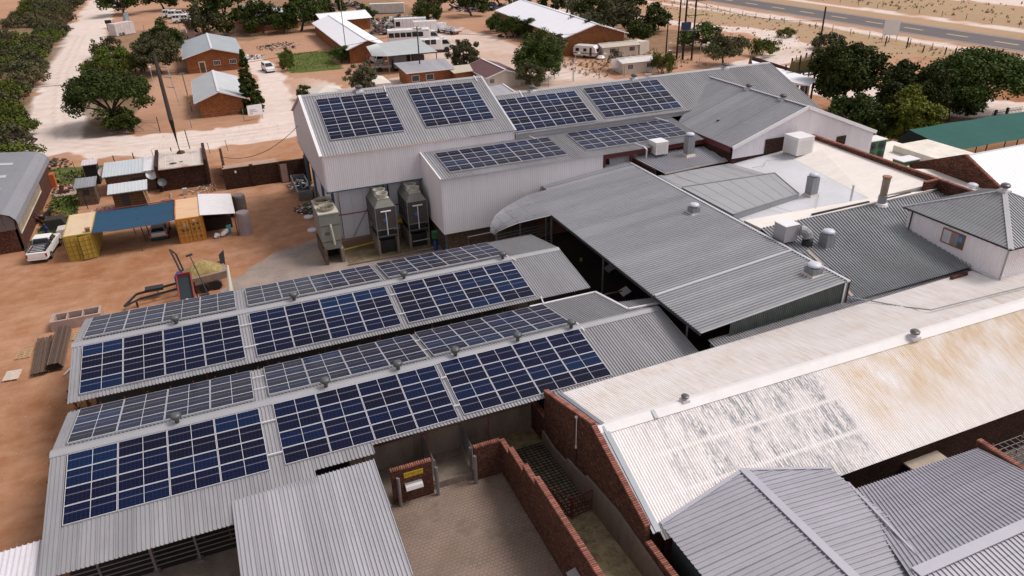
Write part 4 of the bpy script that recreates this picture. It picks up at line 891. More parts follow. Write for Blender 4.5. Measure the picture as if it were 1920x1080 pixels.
# ---- cross gable
CG = thing('cross_gable', 'white clad gable wing crossing the long hall, left slope visible', 'building', (52.9, 60, 0))
mb = MB(); sheet(mb, [(52.9, 70.2, 10.95), (52.9, 54.1, 10.95), (44.5, 54.1, 8.1), (44.5, 63.4, 8.1)], (-8.4, 0, -2.85), .30, .11); mb.build('roof_slope', galvB, CG)
mb = MB(); sheet(mb, [(52.9, 70.2, 10.95), (62.3, 61.0, 7.35), (62.3, 54.1, 7.35), (52.9, 54.1, 10.95)], (9.4, 0, -3.6), .17, .055); mb.build('roof_slope', galvB, CG)
MB().beam((52.9, 54.1, 11.06), (52.9, 70.2, 11.06), .35, .06).build('ridge_cap', greycap, CG); MB().beam((52.9, 70.1, 10.98), (44.6, 63.2, 8.2), .08, .06).build('valley_trim', galvD, CG)
MB().beam((52.9, 54.05, 11.0), (44.4, 54.05, 8.12), .10, .34).beam((52.9, 54.05, 11.0), (62.4, 54.05, 7.36), .10, .34).build('barge_board', white, CG)
mb = MB(); sheet(mb, [(44.6, 54.25, 7.0), (44.6, 54.25, 8.05), (52.9, 54.25, 10.85), (62.2, 54.25, 7.3), (62.2, 54.25, 5.0), (55, 54.25, 5.0), (55, 54.25, 7.0)][:4]+[(62.2, 54.25, 7.0)], (0, 0, 1), .19, .03, up=(0, -1, 0)); mb.build('gable_cladding', cladW, CG)
mb = MB(); ruled(mb, (54.0, 54.25, 7.0), (62.2, 54.25, 7.0), (62.2, 54.25, 4.0), (54.0, 54.25, 4.0), .19, .03, up=(0, -1, 0)); mb.build('lower_cladding', cladW, CG)
MB().box(44.6, 54.3, 0, 54.0, 54.5, 7.05).box(48.3, 54.16, 7.0, 50.9, 54.2, 8.4).box(57.3, 54.16, 6.6, 58.5, 54.2, 7.5).build('brick_base', brickD, CG)
MB().box(44.5, 54.5, 7.55, 44.6, 63.2, 8.05).build('red_fascia', redox, CG); MB().box(44.6, 54.5, 0, 44.8, 60, 7.6).build('side_wall', brickD, CG)
for y in (63.0, 57.7): vent(CG, 52.9, y, 10.97, .85, 'cowl')
tag(MB().box(46.9, 59.8, 9.0, 47.1, 60.05, 9.12).build('roof_fixing', dark), 'tiny dark fixing on the cross gable left slope', 'fixing')
# ---- flat roofs
FR = thing('flat_roof_block', 'low block with flat grey membrane and a sloping white strip to the brick parapet', 'building', (45, 48, 0))
A_, B_, C_, D_ = (36.5, 54.3, 5.75), (50.2, 54.3, 6.95), (48.0, 40.9, 6.95), (36.6, 42.2, 6.15)
MB().hexa([(p[0], p[1], 0) for p in (D_, C_, B_, A_)], [D_, C_, B_, A_], 1, 0).build('flat_roof', [greyflat, brickD], FR)
mb = MB(); mb.hexa([(p[0], p[1], 0) for p in ((48.003, 40.9), (54.0, 40.0), (54.0, 54.3), (50.203, 54.3))], [(48.003, 40.9, 6.96), (54.0, 40.0, 7.62), (54.0, 54.3, 7.75), (50.203, 54.3, 6.96)]); mb.build('white_slope', whiteflat, FR)
mb = MB(); mb.hexa([(36.6, 40.4, 6.2), (50, 39.8, 6.2), (48.0, 40.9, 6.2), (36.6, 42.2, 6.2)], [(36.6, 40.2, 6.72), (54.0, 39.6, 7.3), (48.0, 40.9, 7.0), (36.6, 42.2, 6.64)]); mb.build('white_strip', whiteflat, FR)
mb = MB(); mb.prism([(54.0, 54.2, 7.0), (54.0, 54.2, 8.05), (54.0, 40.0, 8.0), (54.0, 40.0, 7.0)], (.28, 0, 0)); mb.build('parapet', brick, FR); cope(FR, (53.97, 40.0, 8.02), (53.97, 54.2, 8.07), 'y')
mb = MB(); mb.box(52.6, 39.75, 6.9, 54.3, 40.0, 7.95); mb.prism([(54.05, 40, 5), (54.05, 40, 7.98), (54.05, 36, 7.9), (54.05, 36, 5)], (.26, 0, 0)); mb.build('parapet_corner', brick, FR); cope(FR, (52.6, 39.72, 7.96), (54.3, 39.72, 7.96), 'x'); cope(FR, (54.03, 36.0, 7.92), (54.03, 39.7, 7.98), 'y')
mb = MB()
for a, b_ in (((38.2, 54, 6.37), (40.9, 41.6, 6.76)), ((43.4, 54, 6.63), (44.2, 49.2, 6.8)), ((45.5, 43.8, 6.9), (42.8, 41.3, 6.84))): mb.beam(a, b_, .03, .012)
mb.tube([(49.2, 52.2, 7.0), (47.3, 52.6, 6.92), (46.2, 51.6, 6.88), (45.0, 51.8, 6.8)], .02, 5); mb.build('roof_seam', galvD, FR)
# stepped grey panel roofs
o = thing('grey_panel_roof', 'smooth grey panel roof step nearest the canopy gutter, in front of the flat roof', 'roof', (40, 47, 0))
MB().hexa([(36.5, 43.6, 5.4), (43.6, 44.1, 5.4), (45.2, 49.0, 5.4), (36.5, 50.5, 5.4)], [(36.5, 43.4, 6.72), (43.6, 44.1, 7.05), (45.2, 49.0, 7.12), (36.5, 50.5, 6.68)]).build('roof_body', basic('grey_panel_metal', (.36, .36, .385), .45, .1, .07, .4, .1, (.3, .27, .25)), o)
mb = MB(); mb.beam((36.5, 50.5, 6.71), (45.2, 49.0, 7.15), .12, .05).beam((45.2, 49.0, 7.15), (43.6, 44.1, 7.08), .06, .05).beam((36.5, 43.4, 6.72), (43.6, 44.1, 7.05), .08, .1).build('edge_trim', galvD, o)
mb = MB()
for i in range(7): f = i/7; a = Vector((36.5, 50.5, 6.69)).lerp(Vector((45.2, 49.0, 7.13)), f+.07); b_ = Vector((36.5, 43.4, 6.73)).lerp(Vector((43.6, 44.1, 7.06)), f+.07); mb.beam(a, b_, .025, .02)
mb.build('standing_seam', galvP, o)
o = thing('grey_panel_roof', 'smooth grey panel roof step just below the small corrugated roof', 'roof', (40, 53, 0))
MB().hexa([(36.5, 50.6, 5.4), (44.5, 49.8, 5.4), (44.4, 54.2, 5.4), (36.5, 55.2, 5.4)], [(36.5, 50.6, 6.35), (45.2, 49.9, 6.75), (44.4, 54.2, 6.62), (36.5, 55.2, 6.2)]).build('roof_body', basic('grey_panel_metal', (.36, .36, .385)), o)
mb = MB()
for i in range(6): f = i/6; mb.beam(Vector((36.5, 55.2, 6.21)).lerp(Vector((44.4, 54.2, 6.63)), f+.08), Vector((36.5, 50.6, 6.36)).lerp(Vector((45.2, 49.9, 6.76)), f+.08), .025, .02)
mb.build('standing_seam', galvP, o)
o = thing('corrugated_roof', 'small corrugated roof behind the canopy gutter, rust stained under the cooler', 'roof', (42, 57, 0))
mb = MB(); ruled(mb, (36.6, 59.6, 7.0), (47.6, 58.4, 7.0), (46.6, 54.9, 6.75), (37.6, 54.9, 6.45), .28, .08); mb.build('roof_sheet', basic('rust_stained_roof', (.40, .40, .44), .5, .1, .1, .4, .35, (.42, .27, .18), stretch=(1, .4, 1)), o)
MB().beam((37.6, 54.85, 6.42), (46.6, 54.85, 6.72), .14, .12).build('gutter', basic('stained_gutter', (.42, .36, .32), .6, 0, .2, 2, .4, (.25, .15, .1)), o)
MB().box(36.6, 54.95, 5.4, 36.7, 59.5, 6.9).box(46.5, 54.95, 5.4, 46.6, 58.4, 6.7).build('side_wall', brickD, o)
# ---- front grey corrugated roof right of the canopy
o = thing('grey_corrugated_roof', 'broad dark grey corrugated roof between the canopy and the little cupola house', 'roof', (44, 36, 0))
mb = MB(); ruled(mb, (36.6, 40.25, 6.7), (55.5, 39.9, 7.1), (48.5, 30.3, 5.75), (36.3, 30.85, 5.05), .29, .085); mb.build('roof_sheet', galvD, o)
MB().beam((41.5, 40.3, 6.95), (47.2, 40.2, 7.08), .16, .10).beam((48.6, 40.1, 7.1), (51.5, 40.1, 7.18), .16, .10).build('ridge_gap', dark, o)
MB().hexa([(36.6, 30.9, 0), (48.2, 30.6, 0), (54, 39.8, 0), (36.6, 40.2, 0)], [(36.6, 30.95, 4.95), (48.2, 30.6, 5.6), (54, 39.8, 6.95), (36.6, 40.2, 6.55)]).build('walls', brickD, o)
MB().beam((37.9, 36.6, 6.17), (37.0, 31.2, 5.22), .22, .03).build('rusty_patch', basic('pale_rust_sheet', (.50, .36, .30), .7, 0, .2, 2), o)
# duct box and chimneys
o = thing('duct_box', 'white square cooler box with a curved grey duct elbow beside the canopy gutter', 'air conditioner', (37.4, 38.2, 6.3))
MB().box(36.6, 37.7, 6.5, 37.8, 38.9, 7.75).build('casing', basic('grey_casing', (.42, .40, .44), .5, 0, .05, 2), o); MB().box(36.56, 37.66, 7.75, 37.84, 38.94, 7.8).build('lid', white, o)
mb = MB(); pts = [(37.85, 37.6, 7.35), (38.1, 37.45, 7.3), (38.3, 37.3, 7.1), (38.35, 37.2, 6.8)]; mb.tube(pts, .38, 12); mb.build('elbow', galvD, o); MB().lathe([(.4, 0), (.4, .45)], (38.35, 37.2, 6.2), 12).build('duct_collar', dark, o)
o = thing('chimney_pipe', 'rusty capped round flue at the back edge of the dark grey corrugated roof', 'chimney', (47.9, 39.9, 7))
MB().lathe([(.55, -.1), (.45, .1), (.34, .14)], (47.9, 39.6, 6.95), 14).build('flashing', white, o); MB().lathe([(.33, 0), (.33, .7)], (47.9, 39.6, 7.0), 14).build('collar', galvD, o)
MB().lathe([(.27, .7), (.29, 1.9), (.30, 2.15)], (47.9, 39.6, 7.0), 14).build('flue', basic('rusty_flue', (.30, .24, .19), .7, .1, .3, 3, .5, (.15, .07, .04)), o); MB().lathe([(.1, 2.15), (.36, 2.2), (.34, 2.3), (.05, 2.36)], (47.9, 39.6, 7.0), 14).build('cap', basic('rust_cap', (.33, .17, .10), .8), o)
tag(MB().tube([(46.3, 41.2, 6.95), (46.3, 41.2, 8.3)], .09, 8).build('vent_pipe', gutterM), 'slim pale vent pipe between the domed vent and the rusty flue', 'pipe')
def cooler(label, x, y, z, s, cat='air conditioner'):
    o = thing('evaporative_cooler', label, cat, (x, y, z), 0, 'white box coolers'); mb = MB()
    MB().box(x-s/2, y-s/2, z+.25, x+s/2, y+s/2, z+.25+s*.85).build('casing', white, o); MB().box(x-s/2-.03, y-s/2-.03, z+.25+s*.85, x+s/2+.03, y+s/2+.03, z+.31+s*.85).build('lid', white, o)
    for sx in (-1, 0):
        mb = MB()
        for i in range(9):
            zz = z+.36+i*s*.078
            if sx: mb.box(x-s/2-.02, y-s*.42, zz, x-s/2, y+s*.42, zz+.03)
            else: mb.box(x-s*.42, y-s/2-.02, zz, x+s*.42, y-s/2, zz+.03)
        mb.build('louvre', chillT, o)
    for a in (-1, 1):
        for b_ in (-1, 1): MB().box(x+a*s*.44-.02, y+b_*s*.44-.02, z-.1, x+a*s*.44+.02, y+b_*s*.44+.02, z+.25).build('leg', rust, o)
    return o
cooler('white louvred cooler on stilts above the rust stained corrugated roof', 39.2, 58.6, 6.95, 1.35)
cooler('large white louvred cooler against the brick base of the white gable', 50.9, 52.6, 7.0, 1.9)
# ---- cupola house
CU = thing('cupola_house', 'small white clad room with a pyramid ribbed roof on top of the grey roofs', 'building', (51, 32.35, 5))
x0, x1, y0, y1, ez, az = 46.7, 55.3, 28.05, 36.65, 8.0, 10.0; cx, cy = 51.0, 32.35
ap = (cx, cy, az); c_ = [(x0, y0, ez), (x1, y0, ez), (x1, y1, ez), (x0, y1, ez)]
for i in range(4):
    a, b_ = c_[i], c_[(i+1) % 4]; mid = (Vector(a)+Vector(b_))/2; mb = MB(); sheet(mb, [a, b_, ap], Vector(ap)-mid, .24, .06); mb.build('roof_slope', galvD, CU)
    MB().beam(a, ap, .34 if i == 0 else .22, .10).build('hip_cap', greycap, CU)
MB().box(x0, y0-.03, ez-.12, x1, y0, ez).box(x0-.03, y0, ez-.12, x0, y1, ez).build('fascia', dark, CU)
mb = MB(); mb.prism([(47.0, 28.4, 5.2), (47.0, 28.4, 7.95), (47.0, 36.3, 7.95), (47.0, 36.3, 5.9)], (.1, 0, 0)); mb.build('wall', cladW, CU)
mb = MB(); ruled(mb, (46.98, 28.4, 7.95), (46.98, 36.3, 7.95), (46.98, 36.3, 5.9), (46.98, 28.4, 5.4), .19, .03, up=(-1, 0, 0)); mb.build('wall_cladding', cladW, CU)
mb = MB(); ruled(mb, (47.0, 28.38, 7.95), (55.0, 28.38, 7.95), (55.0, 28.38, 5.3), (47.0, 28.38, 5.3), .19, .03, up=(0, -1, 0)); mb.build('wall_cladding', cladW, CU); MB().box(47.1, 28.45, 5.2, 55, 36.3, 7.9).build('core_wall', cladShade, CU)
MB().tube([(46.9, 28.28, 7.95), (46.9, 28.28, 5.5)], .06, 8).build('downpipe', galvD, CU); MB().tube([(46.86, 35.9, 7.9), (46.86, 35.9, 6.2)], .05, 8).build('downpipe', dark, CU)
wf = MB().box(46.88, 31.4, 6.5, 46.94, 33.2, 6.58).box(46.88, 31.4, 7.5, 46.94, 33.2, 7.58).box(46.88, 31.4, 6.58, 46.94, 31.47, 7.5).box(46.88, 33.13, 6.58, 46.94, 33.2, 7.5).build('window_frame', basic('rust_brown_frame', (.25, .09, .05), .8), CU)
MB().box(46.90, 31.47, 6.58, 46.93, 31.9, 7.5).build('window_pane', basic('green_pane', (.10, .12, .09), .2), wf); MB().box(46.90, 31.9, 6.58, 46.93, 32.5, 7.5).build('window_pane', basic('grey_pane', (.25, .22, .22), .4), wf); MB().box(46.90, 32.5, 6.58, 46.93, 33.13, 7.5).build('window_pane', basic('curtain_pane', (.55, .53, .58), .5), wf)
MB().box(46.885, 31.6, 7.0, 46.9, 31.85, 7.4).build('blue_sticker', basic('sticker_blue', (.08, .22, .55), .5), wf)
vent(CU, cx, cy, az-.02, .8, 'cowl')
MB().beam((46.9, 28.3, 5.5), (46.9, 36.4, 6.1), .18, .1).build('base_flashing', whitecap, CU)
tag(MB().box(44.5, 29.9, 5.3, 46.0, 30.1, 5.6).build('brick_stub', brick), 'low broken brick stub at the foot of the cupola house', 'wall')
tag(MB().box(57.5, 30.2, 7.5, 57.7, 30.7, 8.6).box(57.0, 30.5, 7.5, 57.3, 30.8, 8.2).build('roof_fitting', dark), 'black fitting on the bright white roof behind the cupola house', 'fitting')
# ---- right side: bright white roof with brick gable, R2
o = thing('white_roof_house', 'bright white gabled roof behind a raking brick parapet', 'building', (62, 43.7, 0))
mb = MB(); ruled(mb, (62.2, 43.7, 7.7), (118, 43.7, 7.7), (118, 34.5, 3.2), (62.2, 34.5, 3.2), .5, .02); ruled(mb, (62.2, 43.7, 7.7), (118, 43.7, 7.7), (118, 49, 5.3), (62.2, 49, 5.3), .5, .02); mb.build('roof_slope', whiteR, o)
mb = MB(); mb.prism([(61.9, 49.0, 0), (61.9, 49.0, 5.6), (61.9, 43.8, 7.9), (61.9, 43.5, 7.9), (61.9, 34.4, 3.5), (61.9, 34.4, 0)], (.28, 0, 0)); mb.build('gable_wall', brick, o); cope(o, (61.87, 35.0, 3.8), (61.87, 43.6, 7.9), 'y')
MB().box(62.3, 48.6, 0, 117, 48.8, 5.3).build('back_wall', brickD, o)
o = thing('white_roof_annex', 'low white roof between the brick parapet and the raking brick gable', 'roof', (58, 43, 0))
MB().hexa([(54.3, 38.0, 3), (61.9, 38.0, 3), (61.9, 47.5, 3), (54.3, 50.0, 3)], [(54.3, 38.0, 5.6), (61.9, 38.0, 5.4), (61.9, 46.6, 5.7), (54.3, 49.3, 6.1)]).build('roof_body', whiteflat, o)
o = thing('flat_slab_roof', 'flat off-white slab roof behind the brick parapet, with green machines', 'roof', (64, 53, 0))
MB().box(60.2, 49.3, 0, 71, 59, 4.0).build('slab', whiteflat, o); MB().box(67.6, 49.6, 4.0, 72.6, 56, 4.75).build('raised_lid', basic('cream_lid', (.74, .68, .60), .6), o); MB().box(66.4, 49.2, 0, 71.4, 49.6, 4.3).build('wall', brick, o)
tag(MB().box(62.2, 49.2, 4.1, 63.1, 49.9, 4.9).box(62.25, 49.15, 4.2, 62.8, 49.2, 4.8).build('air_conditioner', white), 'small white outdoor unit at the corner of the brown brick wall', 'air conditioner')
def greenbox(name, label, x, y, z, sx, sy, h, fans):
    o = thing(name, label, 'cooling unit', (x, y, z)); MB().box(x-sx/2, y-sy/2, z, x+sx/2, y+sy/2, z+h).build('casing', greenP, o); MB().box(x-sx/2-.05, y-sy/2-.05, z+h, x+sx/2+.05, y+sy/2+.05, z+h+.08).build('lid', white, o)
    for i in range(fans):
        for j in range(2 if fans > 1 else 0):
            fx, fz = x-sx*.25+i*sx*.5, z+h*.27+j*h*.46
            f = MB().tube([(fx, y-sy/2-.05, fz), (fx, y-sy/2, fz)], h*.2, 14).build('fan', dark, o); MB().tube([(fx, y-sy/2-.09, fz), (fx, y-sy/2-.05, fz)], h*.08, 10).build('hub', rubber, f)
    if fans == 0: MB().box(x-.02, y-sy/2-.02, z+.05, x+.02, y-sy/2, z+h-.05).build('door_seam', dark, o)
    return o
greenbox('condenser_unit', 'tall green unit with four black fans behind the brick parapet', 63.6, 55.4, 4.0, 2.5, 1.5, 2.1, 2)
greenbox('switch_cabinet', 'low green cabinet with a white lid on the off-white slab roof', 63.8, 51.0, 4.0, 2.2, 1.3, 1.15, 0)
# green shade net
o = thing('shade_net', 'dark green shade net roof on posts at the right edge', 'shade net', (80, 56, 0))
mb = MB(); nn_ = 14
for i in range(nn_):
    for j in range(4):
        def P_(u, v): 
            x = 72.6+(95-72.6)*u + (1.0-v)*1.6; y = (53.6+.0*u)*(1-v)+(58.6)*v - .5*u; z = (3.9*(1-v)+5.2*v) - .12*math.sin(math.pi*v) - .05*math.sin(u*18); return (x, y, z)
        mb.face([P_(i/nn_, j/4), P_((i+1)/nn_, j/4), P_((i+1)/nn_, (j+1)/4), P_(i/nn_, (j+1)/4)])
mb.build('net', greenC, o)
mb = MB()
for i in range(5): x = 74.5+i*5; mb.tube([(x, 53.8, 0), (x, 53.8, 3.85)], .06, 6); mb.tube([(x, 58.4, 0), (x, 58.4, 5.1)], .06, 6)
mb.build('post', dark, o); MB().face([(74.2, 53.6, 3.85), (72.6, 58.6, 5.15), (69.5, 60.5, .1), (73.0, 54.0, .1)]).build('side_net', basic('black_net', (.006, .012, .010), .9), o)
o = thing('palisade_fence', 'dark palisade fence behind the green shade net', 'fence', (96, 66, 0)); mb = MB()
palM = bpy.data.meshes.new('pale'); x_ = MB().box(-.03, -.015, 0, .03, .015, 2.3); palM.from_pydata(x_.v, [], x_.f); palM.materials.append(basic('dark_red_pale', (.07, .04, .035), .7))
for i in range(62): inst('pale', palM, o, (88-96+i*.27, 66.5-66-.012*i+(1.5 if i > 40 else 0), 0))
for z_ in (.5, 1.9): mb.beam((88, 66.5, z_), (98.9, 66.0, z_), .05); mb.beam((98.9, 67.5, z_), (105, 67.2, z_), .05)
mb.box(97.2, 65.8, 0, 97.5, 66.1, 2.9).box(99.6, 65.9, 0, 99.9, 66.2, 2.9).build('post', dark, o)
# ---- bottom right ribbed roofs
o = thing('ribbed_roof', 'violet grey ribbed gable roof sinking into the white roof at the bottom', 'building', (20.4, 15, 0))
mb = MB(); sheet(mb, [(20.4, 21.25, 4.22), (20.4, 7, 4.22), (15.1, 7, 3.75), (15.1, 20.25, 3.75)], (-5.3, 0, -.47), .27, .055); mb.build('roof_slope', galvBR, o)
mb = MB(); sheet(mb, [(20.4, 21.25, 4.22), (20.4, 7, 4.22), (24.75, 7, 3.78), (24.75, 19.9, 3.78)], (4.35, 0, -.44), .27, .055); mb.build('roof_slope', galvBR, o)
MB().beam((20.4, 7, 4.29), (20.4, 21.25, 4.29), .42, .06).beam((20.4, 21.25, 4.26), (15.1, 20.25, 3.8), .2, .05).beam((20.4, 21.25, 4.26), (24.75, 19.95, 3.84), .14, .05).build('ridge_cap', basic('violet_cap', (.43, .42, .48), .45, .1, .05), o)
MB().box(15.35, 7, 0, 15.5, 19.6, 3.7).build('side_wall', darkclad, o)
o = thing('ribbed_roof', 'violet grey ribbed roof with a crosswise ridge in the bottom right corner', 'building', (28, 13.35, 0))
mb = MB(); ruled(mb, (22.5, 13.35, 4.25), (33.0, 13.35, 4.25), (33.0, 18.35, 3.45), (24.9, 18.65, 3.45), .25, .055); mb.build('roof_slope', galvBR, o)
mb = MB(); ruled(mb, (22.5, 13.35, 4.25), (33.0, 13.35, 4.25), (33.0, 7, 3.3), (22.5, 7, 3.3), .25, .055); mb.build('roof_slope', galvBR, o)
MB().beam((22.8, 13.35, 4.33), (33, 13.35, 4.33), .5, .06).beam((24.8, 18.9, 3.75), (23.6, 13.3, 4.2), .12, .06).build('ridge_cap', basic('violet_cap', (.43, .42, .48)), o)
MB().box(25, 17.9, 0, 33, 18.1, 3.4).build('back_wall', brickD, o)
o = thing('brick_wall', 'brick wall with coping running along the bottom right ribbed roof', 'wall', (33.3, 15, 0))
MB().box(33.15, 6, 0, 33.4, 18.6, 3.7).build('wall_body', brick, o); cope(o, (33.13, 9, 3.72), (33.13, 18.6, 3.72), 'y')
tag(MB().box(30.0, 18.7, 2.2, 32.4, 20.0, 2.3).box(30.0, 18.65, 0, 32.4, 18.75, 2.25).build('concrete_ledge', basic('pale_render', (.48, .40, .33), .8, 0, .1, 1, .3, (.3, .22, .16))), 'pale rendered ledge in the gap under the white roof eave', 'ledge')
tag(MB().box(39.8, 19.9, 1.4, 40.1, 19.94, 1.85).build('electric_box', white), 'small white box on the dark brick wall under the white eave', 'box')
o = thing('metal_rack', 'cage like rack of thin steel bars in the alley at the right edge', 'rack', (37.5, 17.6, 0)); mb = MB()
for z_ in (.3, 1.2, 2.1):
    for i in range(8): mb.beam((35.6, 16.6+i*.36, z_), (40.5, 16.6+i*.36, z_), .03)
    for i in range(12): mb.beam((35.6+i*.44, 16.6, z_+.03), (35.6+i*.44, 19.1, z_+.03), .03)
mb.build('shelf_grid', steelG, o)
for x_, y_ in ((35.6, 16.6), (38, 16.6), (40.5, 16.6), (35.6, 19.1), (38, 19.1), (40.5, 19.1)): MB().beam((x_, y_, 0), (x_, y_, 2.3), .05).build('post', steelG, o)
MB().box(46.9, 6, 0, 47.1, 20, 3.3).build('side_wall', brickD, WB)
# ================================================================== CONDENSERS AT THE HALL
def fanring(parent, x, y, z, r, h, mt):
    f = MB()
    n = 20
    for i in range(n):
        a0, a1 = 2*math.pi*i/n, 2*math.pi*(i+1)/n
        for (ra, za), (rb, zb) in (((r*.86, 0), (r, h)), ((r, h), (r*1.1, h)), ((r*1.1, h), (r*.94, 0))):
            f.face([(x+ra*math.cos(a0), y+ra*math.sin(a0), z+za), (x+ra*math.cos(a1), y+ra*math.sin(a1), z+za), (x+rb*math.cos(a1), y+rb*math.sin(a1), z+zb), (x+rb*math.cos(a0), y+rb*math.sin(a0), z+zb)])
    fr = f.build('fan_ring', mt, parent)
    MB().lathe([(r*.86, 0), (r*.86, .02)], (x, y, z+.01), 16).build('fan_well', dark, fr)
    b_ = MB(); b_.lathe([(.12*r, 0), (.12*r, .12)], (x, y, z+.08), 8)
    for k in range(5): a = k*2*math.pi/5; p = Vector((math.cos(a), math.sin(a), 0)); q = Vector((-math.sin(a), math.cos(a), 0)); c = Vector((x, y, z+.14)); b_.face([c+p*r*.1-q*.06, c+p*r*.78-q*.2*r+Vector((0, 0, .03)), c+p*r*.8+q*.12*r-Vector((0, 0, .03)), c+p*r*.1+q*.06])
    b_.build('fan_blades', basic('fan_blade_grey', (.16, .14, .12), .6), fr)
def tower(label, x, y, nf=3):
    o = thing('condenser_tower', label, 'condenser', (x, y, 0), 0, 'tall condensers beside the hall')
    L = 3.6; w_ = 1.9; zb, zt, zs = 2.55, 4.7, 5.4
    MB().box(x-.05, y, 0, x+.15, y+L+.9, 1.55).box(x+w_-.15, y, 0, x+w_+.05, y+L+.9, 1.4).build('plinth', conc, o)
    MB().box(x+.15, y+.4, 0, x+w_-.15, y+L, 1.3).build('sump', dark, o)
    lo = [(x, y, zb), (x+w_, y, zb), (x+w_, y+L, zb), (x, y+L, zb)]; md = [(p[0], p[1], zt) for p in lo]; hi = [(x+.45, y+.35, zs), (x+w_-.45, y+.35, zs), (x+w_-.45, y+L-.2, zs), (x+.45, y+L-.2, zs)]
    MB().hexa(lo, md).build('coil_box', chillD, o); MB().hexa(md, hi).build('hood', [chillG], o); MB().box(x+.4, y+.3, zs, x+w_-.4, y+L-.15, zs+.04).build('top_plate', chillT, o)
    MB().box(x+.2, y+.3, 1.55, x+w_-.2, y+L-.2, zb).build('basin', dark, o)
    mb = MB()
    for a in (x, x+w_): 
        for b_ in (y, y+L): mb.beam((a, b_, 1.0), (a, b_, zt), .08)
    mb.beam((x, y, zb), (x+w_, y, zb), .1).beam((x, y, zb), (x, y+L, zb), .1).beam((x, y, 1.9), (x+w_, y, 1.9), .05); mb.build('frame', steelG, o)
    mb = MB()
    for i in range(5): yy = y+.15+i*.7; mb.box(x-.02, yy, zb+.15, x, yy+.06, zt-.1)
    mb.box(x-.02, y+.1, 3.6, x, y+L-.1, 3.66); mb.build('coil_rib', steelG, o)
    for i in range(nf): fanring(o, x+w_/2, y+.8+i*1.12, zs+.02, .50, .42, chillT)
    MB().tube([(x+w_*.25, y-.12, 4.35), (x+w_*.75, y-.12, 4.35)], .07, 8).tube([(x+w_/2, y-.12, 4.35), (x+w_/2, y-.12, 2.0)], .05, 8).build('pipe', whitecap, o)
    MB().tube([(x+w_/2-.1, y-.03, 3.5), (x+w_/2-.1, y-.015, 3.5)], .2, 14).build('round_badge', basic('badge_blue', (.04, .16, .45), .5), o)
    return o
tower('middle condenser tower with three fans on concrete walls, beside the yellow pipe', 11.85, 62.4)
tower('right condenser tower with three fans, nearest the lean-to side wall', 14.9, 62.6)
o = thing('condenser_tower', 'green grey condenser box with two large fans on two low walls', 'condenser', (6.9, 62.5, 0)); x, y = 6.85, 62.5
MB().box(x, y, 0, x+.3, y+4.4, 1.5).build('plinth', brickBr, o); MB().box(x+1.5, y, 0, x+1.8, y+4.4, 1.4).build('plinth', conc, o); MB().box(x+.3, y+2, 0, x+1.5, y+4, 1.2).build('sump', dark, o)
MB().hexa([(x+.15, y+.2, 1.4), (x+1.6, y+.2, 1.4), (x+1.6, y+4, 1.4), (x+.15, y+4, 1.4)], [(x, y+.1, 2.2), (x+1.75, y+.1, 2.2), (x+1.75, y+4.1, 2.2), (x, y+4.1, 2.2)]).box(x, y+.1, 2.2, x+1.75, y+4.1, 4.85).build('casing', chillG, o)
MB().box(x-.03, y+.05, 4.85, x+1.78, y+4.15, 4.95).build('top_plate', chillT, o)
fanring(o, x+.87, y+1.15, 4.97, .72, .30, basic('tan_ring', (.36, .32, .24), .6)); fanring(o, x+.87, y+3.0, 4.97, .72, .30, basic('tan_ring', (.36, .32, .24)))
MB().box(x, y+.07, 3.75, x+1.75, y+.1, 3.8).box(x, y+.07, 2.2, x+1.75, y+.1, 2.26).build('seam', chillD, o); MB().tube([(x+.9, y, 3.9), (x+.9, y-.1, 3.75), (x+1.05, y-.02, 1.9)], .09, 8).build('pipe', chillT, o); MB().box(x+.35, y+.06, 2.9, x+.75, y+.1, 3.15).build('plate', chromeD, o)
tag(MB().tube([(9.6, 65.6, 3.4), (12.1, 65.5, 3.45)], .06, 8).tube([(13.6, 65.5, 3.6), (15, 65.5, 3.6)], .06, 8).tube([(16.4, 65.3, 4.3), (17.1, 65.2, 4.3), (17.2, 64.6, 3.4), (17.5, 64.5, 3.4)], .06, 8).tube([(8.4, 65.9, 3.35), (9.6, 65.6, 3.4)], .06, 8).build('red_pipe', basic('red_pipe_paint', (.26, .05, .045), .6)), 'thin red pipe running between the condensers along the hall wall', 'pipe')
tag(MB().tube([(8.9, 64.5, .35), (11.8, 64.7, .5)], .07, 8).build('yellow_pipe', yellowP), 'yellow pipe low across the wet bay between two condensers', 'pipe')
tag(MB().tube([(14.1, 65.4, 1.9), (14.9, 65.4, 1.9)], .27, 12).build('yellow_cylinder', yellowP), 'yellow gas cylinder lying between the two condenser towers', 'cylinder')
wet = basic('wet_bay_floor', (.20, .145, .085), .25, 0, .35, .6, .6, (.42, .36, .30))
x = poly_sheet('wet_bay', [(8.8, 61.6), (12.0, 61.9), (17.9, 62.3), (17.9, 65.6), (8.8, 65.6)], .03, wet)
x = poly_sheet('concrete_apron', [(8, 59.8), (24, 60.2), (24, 58.6), (26, 56), (18, 56), (8, 57)], .034, conc, .2)
tag(MB().box(8.7, 61.5, .03, 24, 61.65, .16).box(13.9, 61.6, .03, 14.0, 65.5, .12).build('concrete_kerb', conc), 'low concrete kerb along the wet condenser bay', 'kerb')
o = thing('pump_set', 'green and blue pump with pipes at the corner of the white lean-to', 'pump', (16.9, 60.8, 0))
MB().box(16.5, 60.4, 1.6, 17.0, 60.8, 2.3).build('control_box', greenP, o); MB().lathe([(.2, 0), (.22, .3), (.2, .9), (.1, 1)], (16.8, 60.7, .4), 12).build('motor', blueP, o); MB().tube([(14.9, 61.6, 1.2), (16.4, 61.2, 1.4)], .05, 6).tube([(15.5, 61, 0), (15.5, 61, .5), (16, 61, .5)], .06, 6).build('pipe', steelG, o)
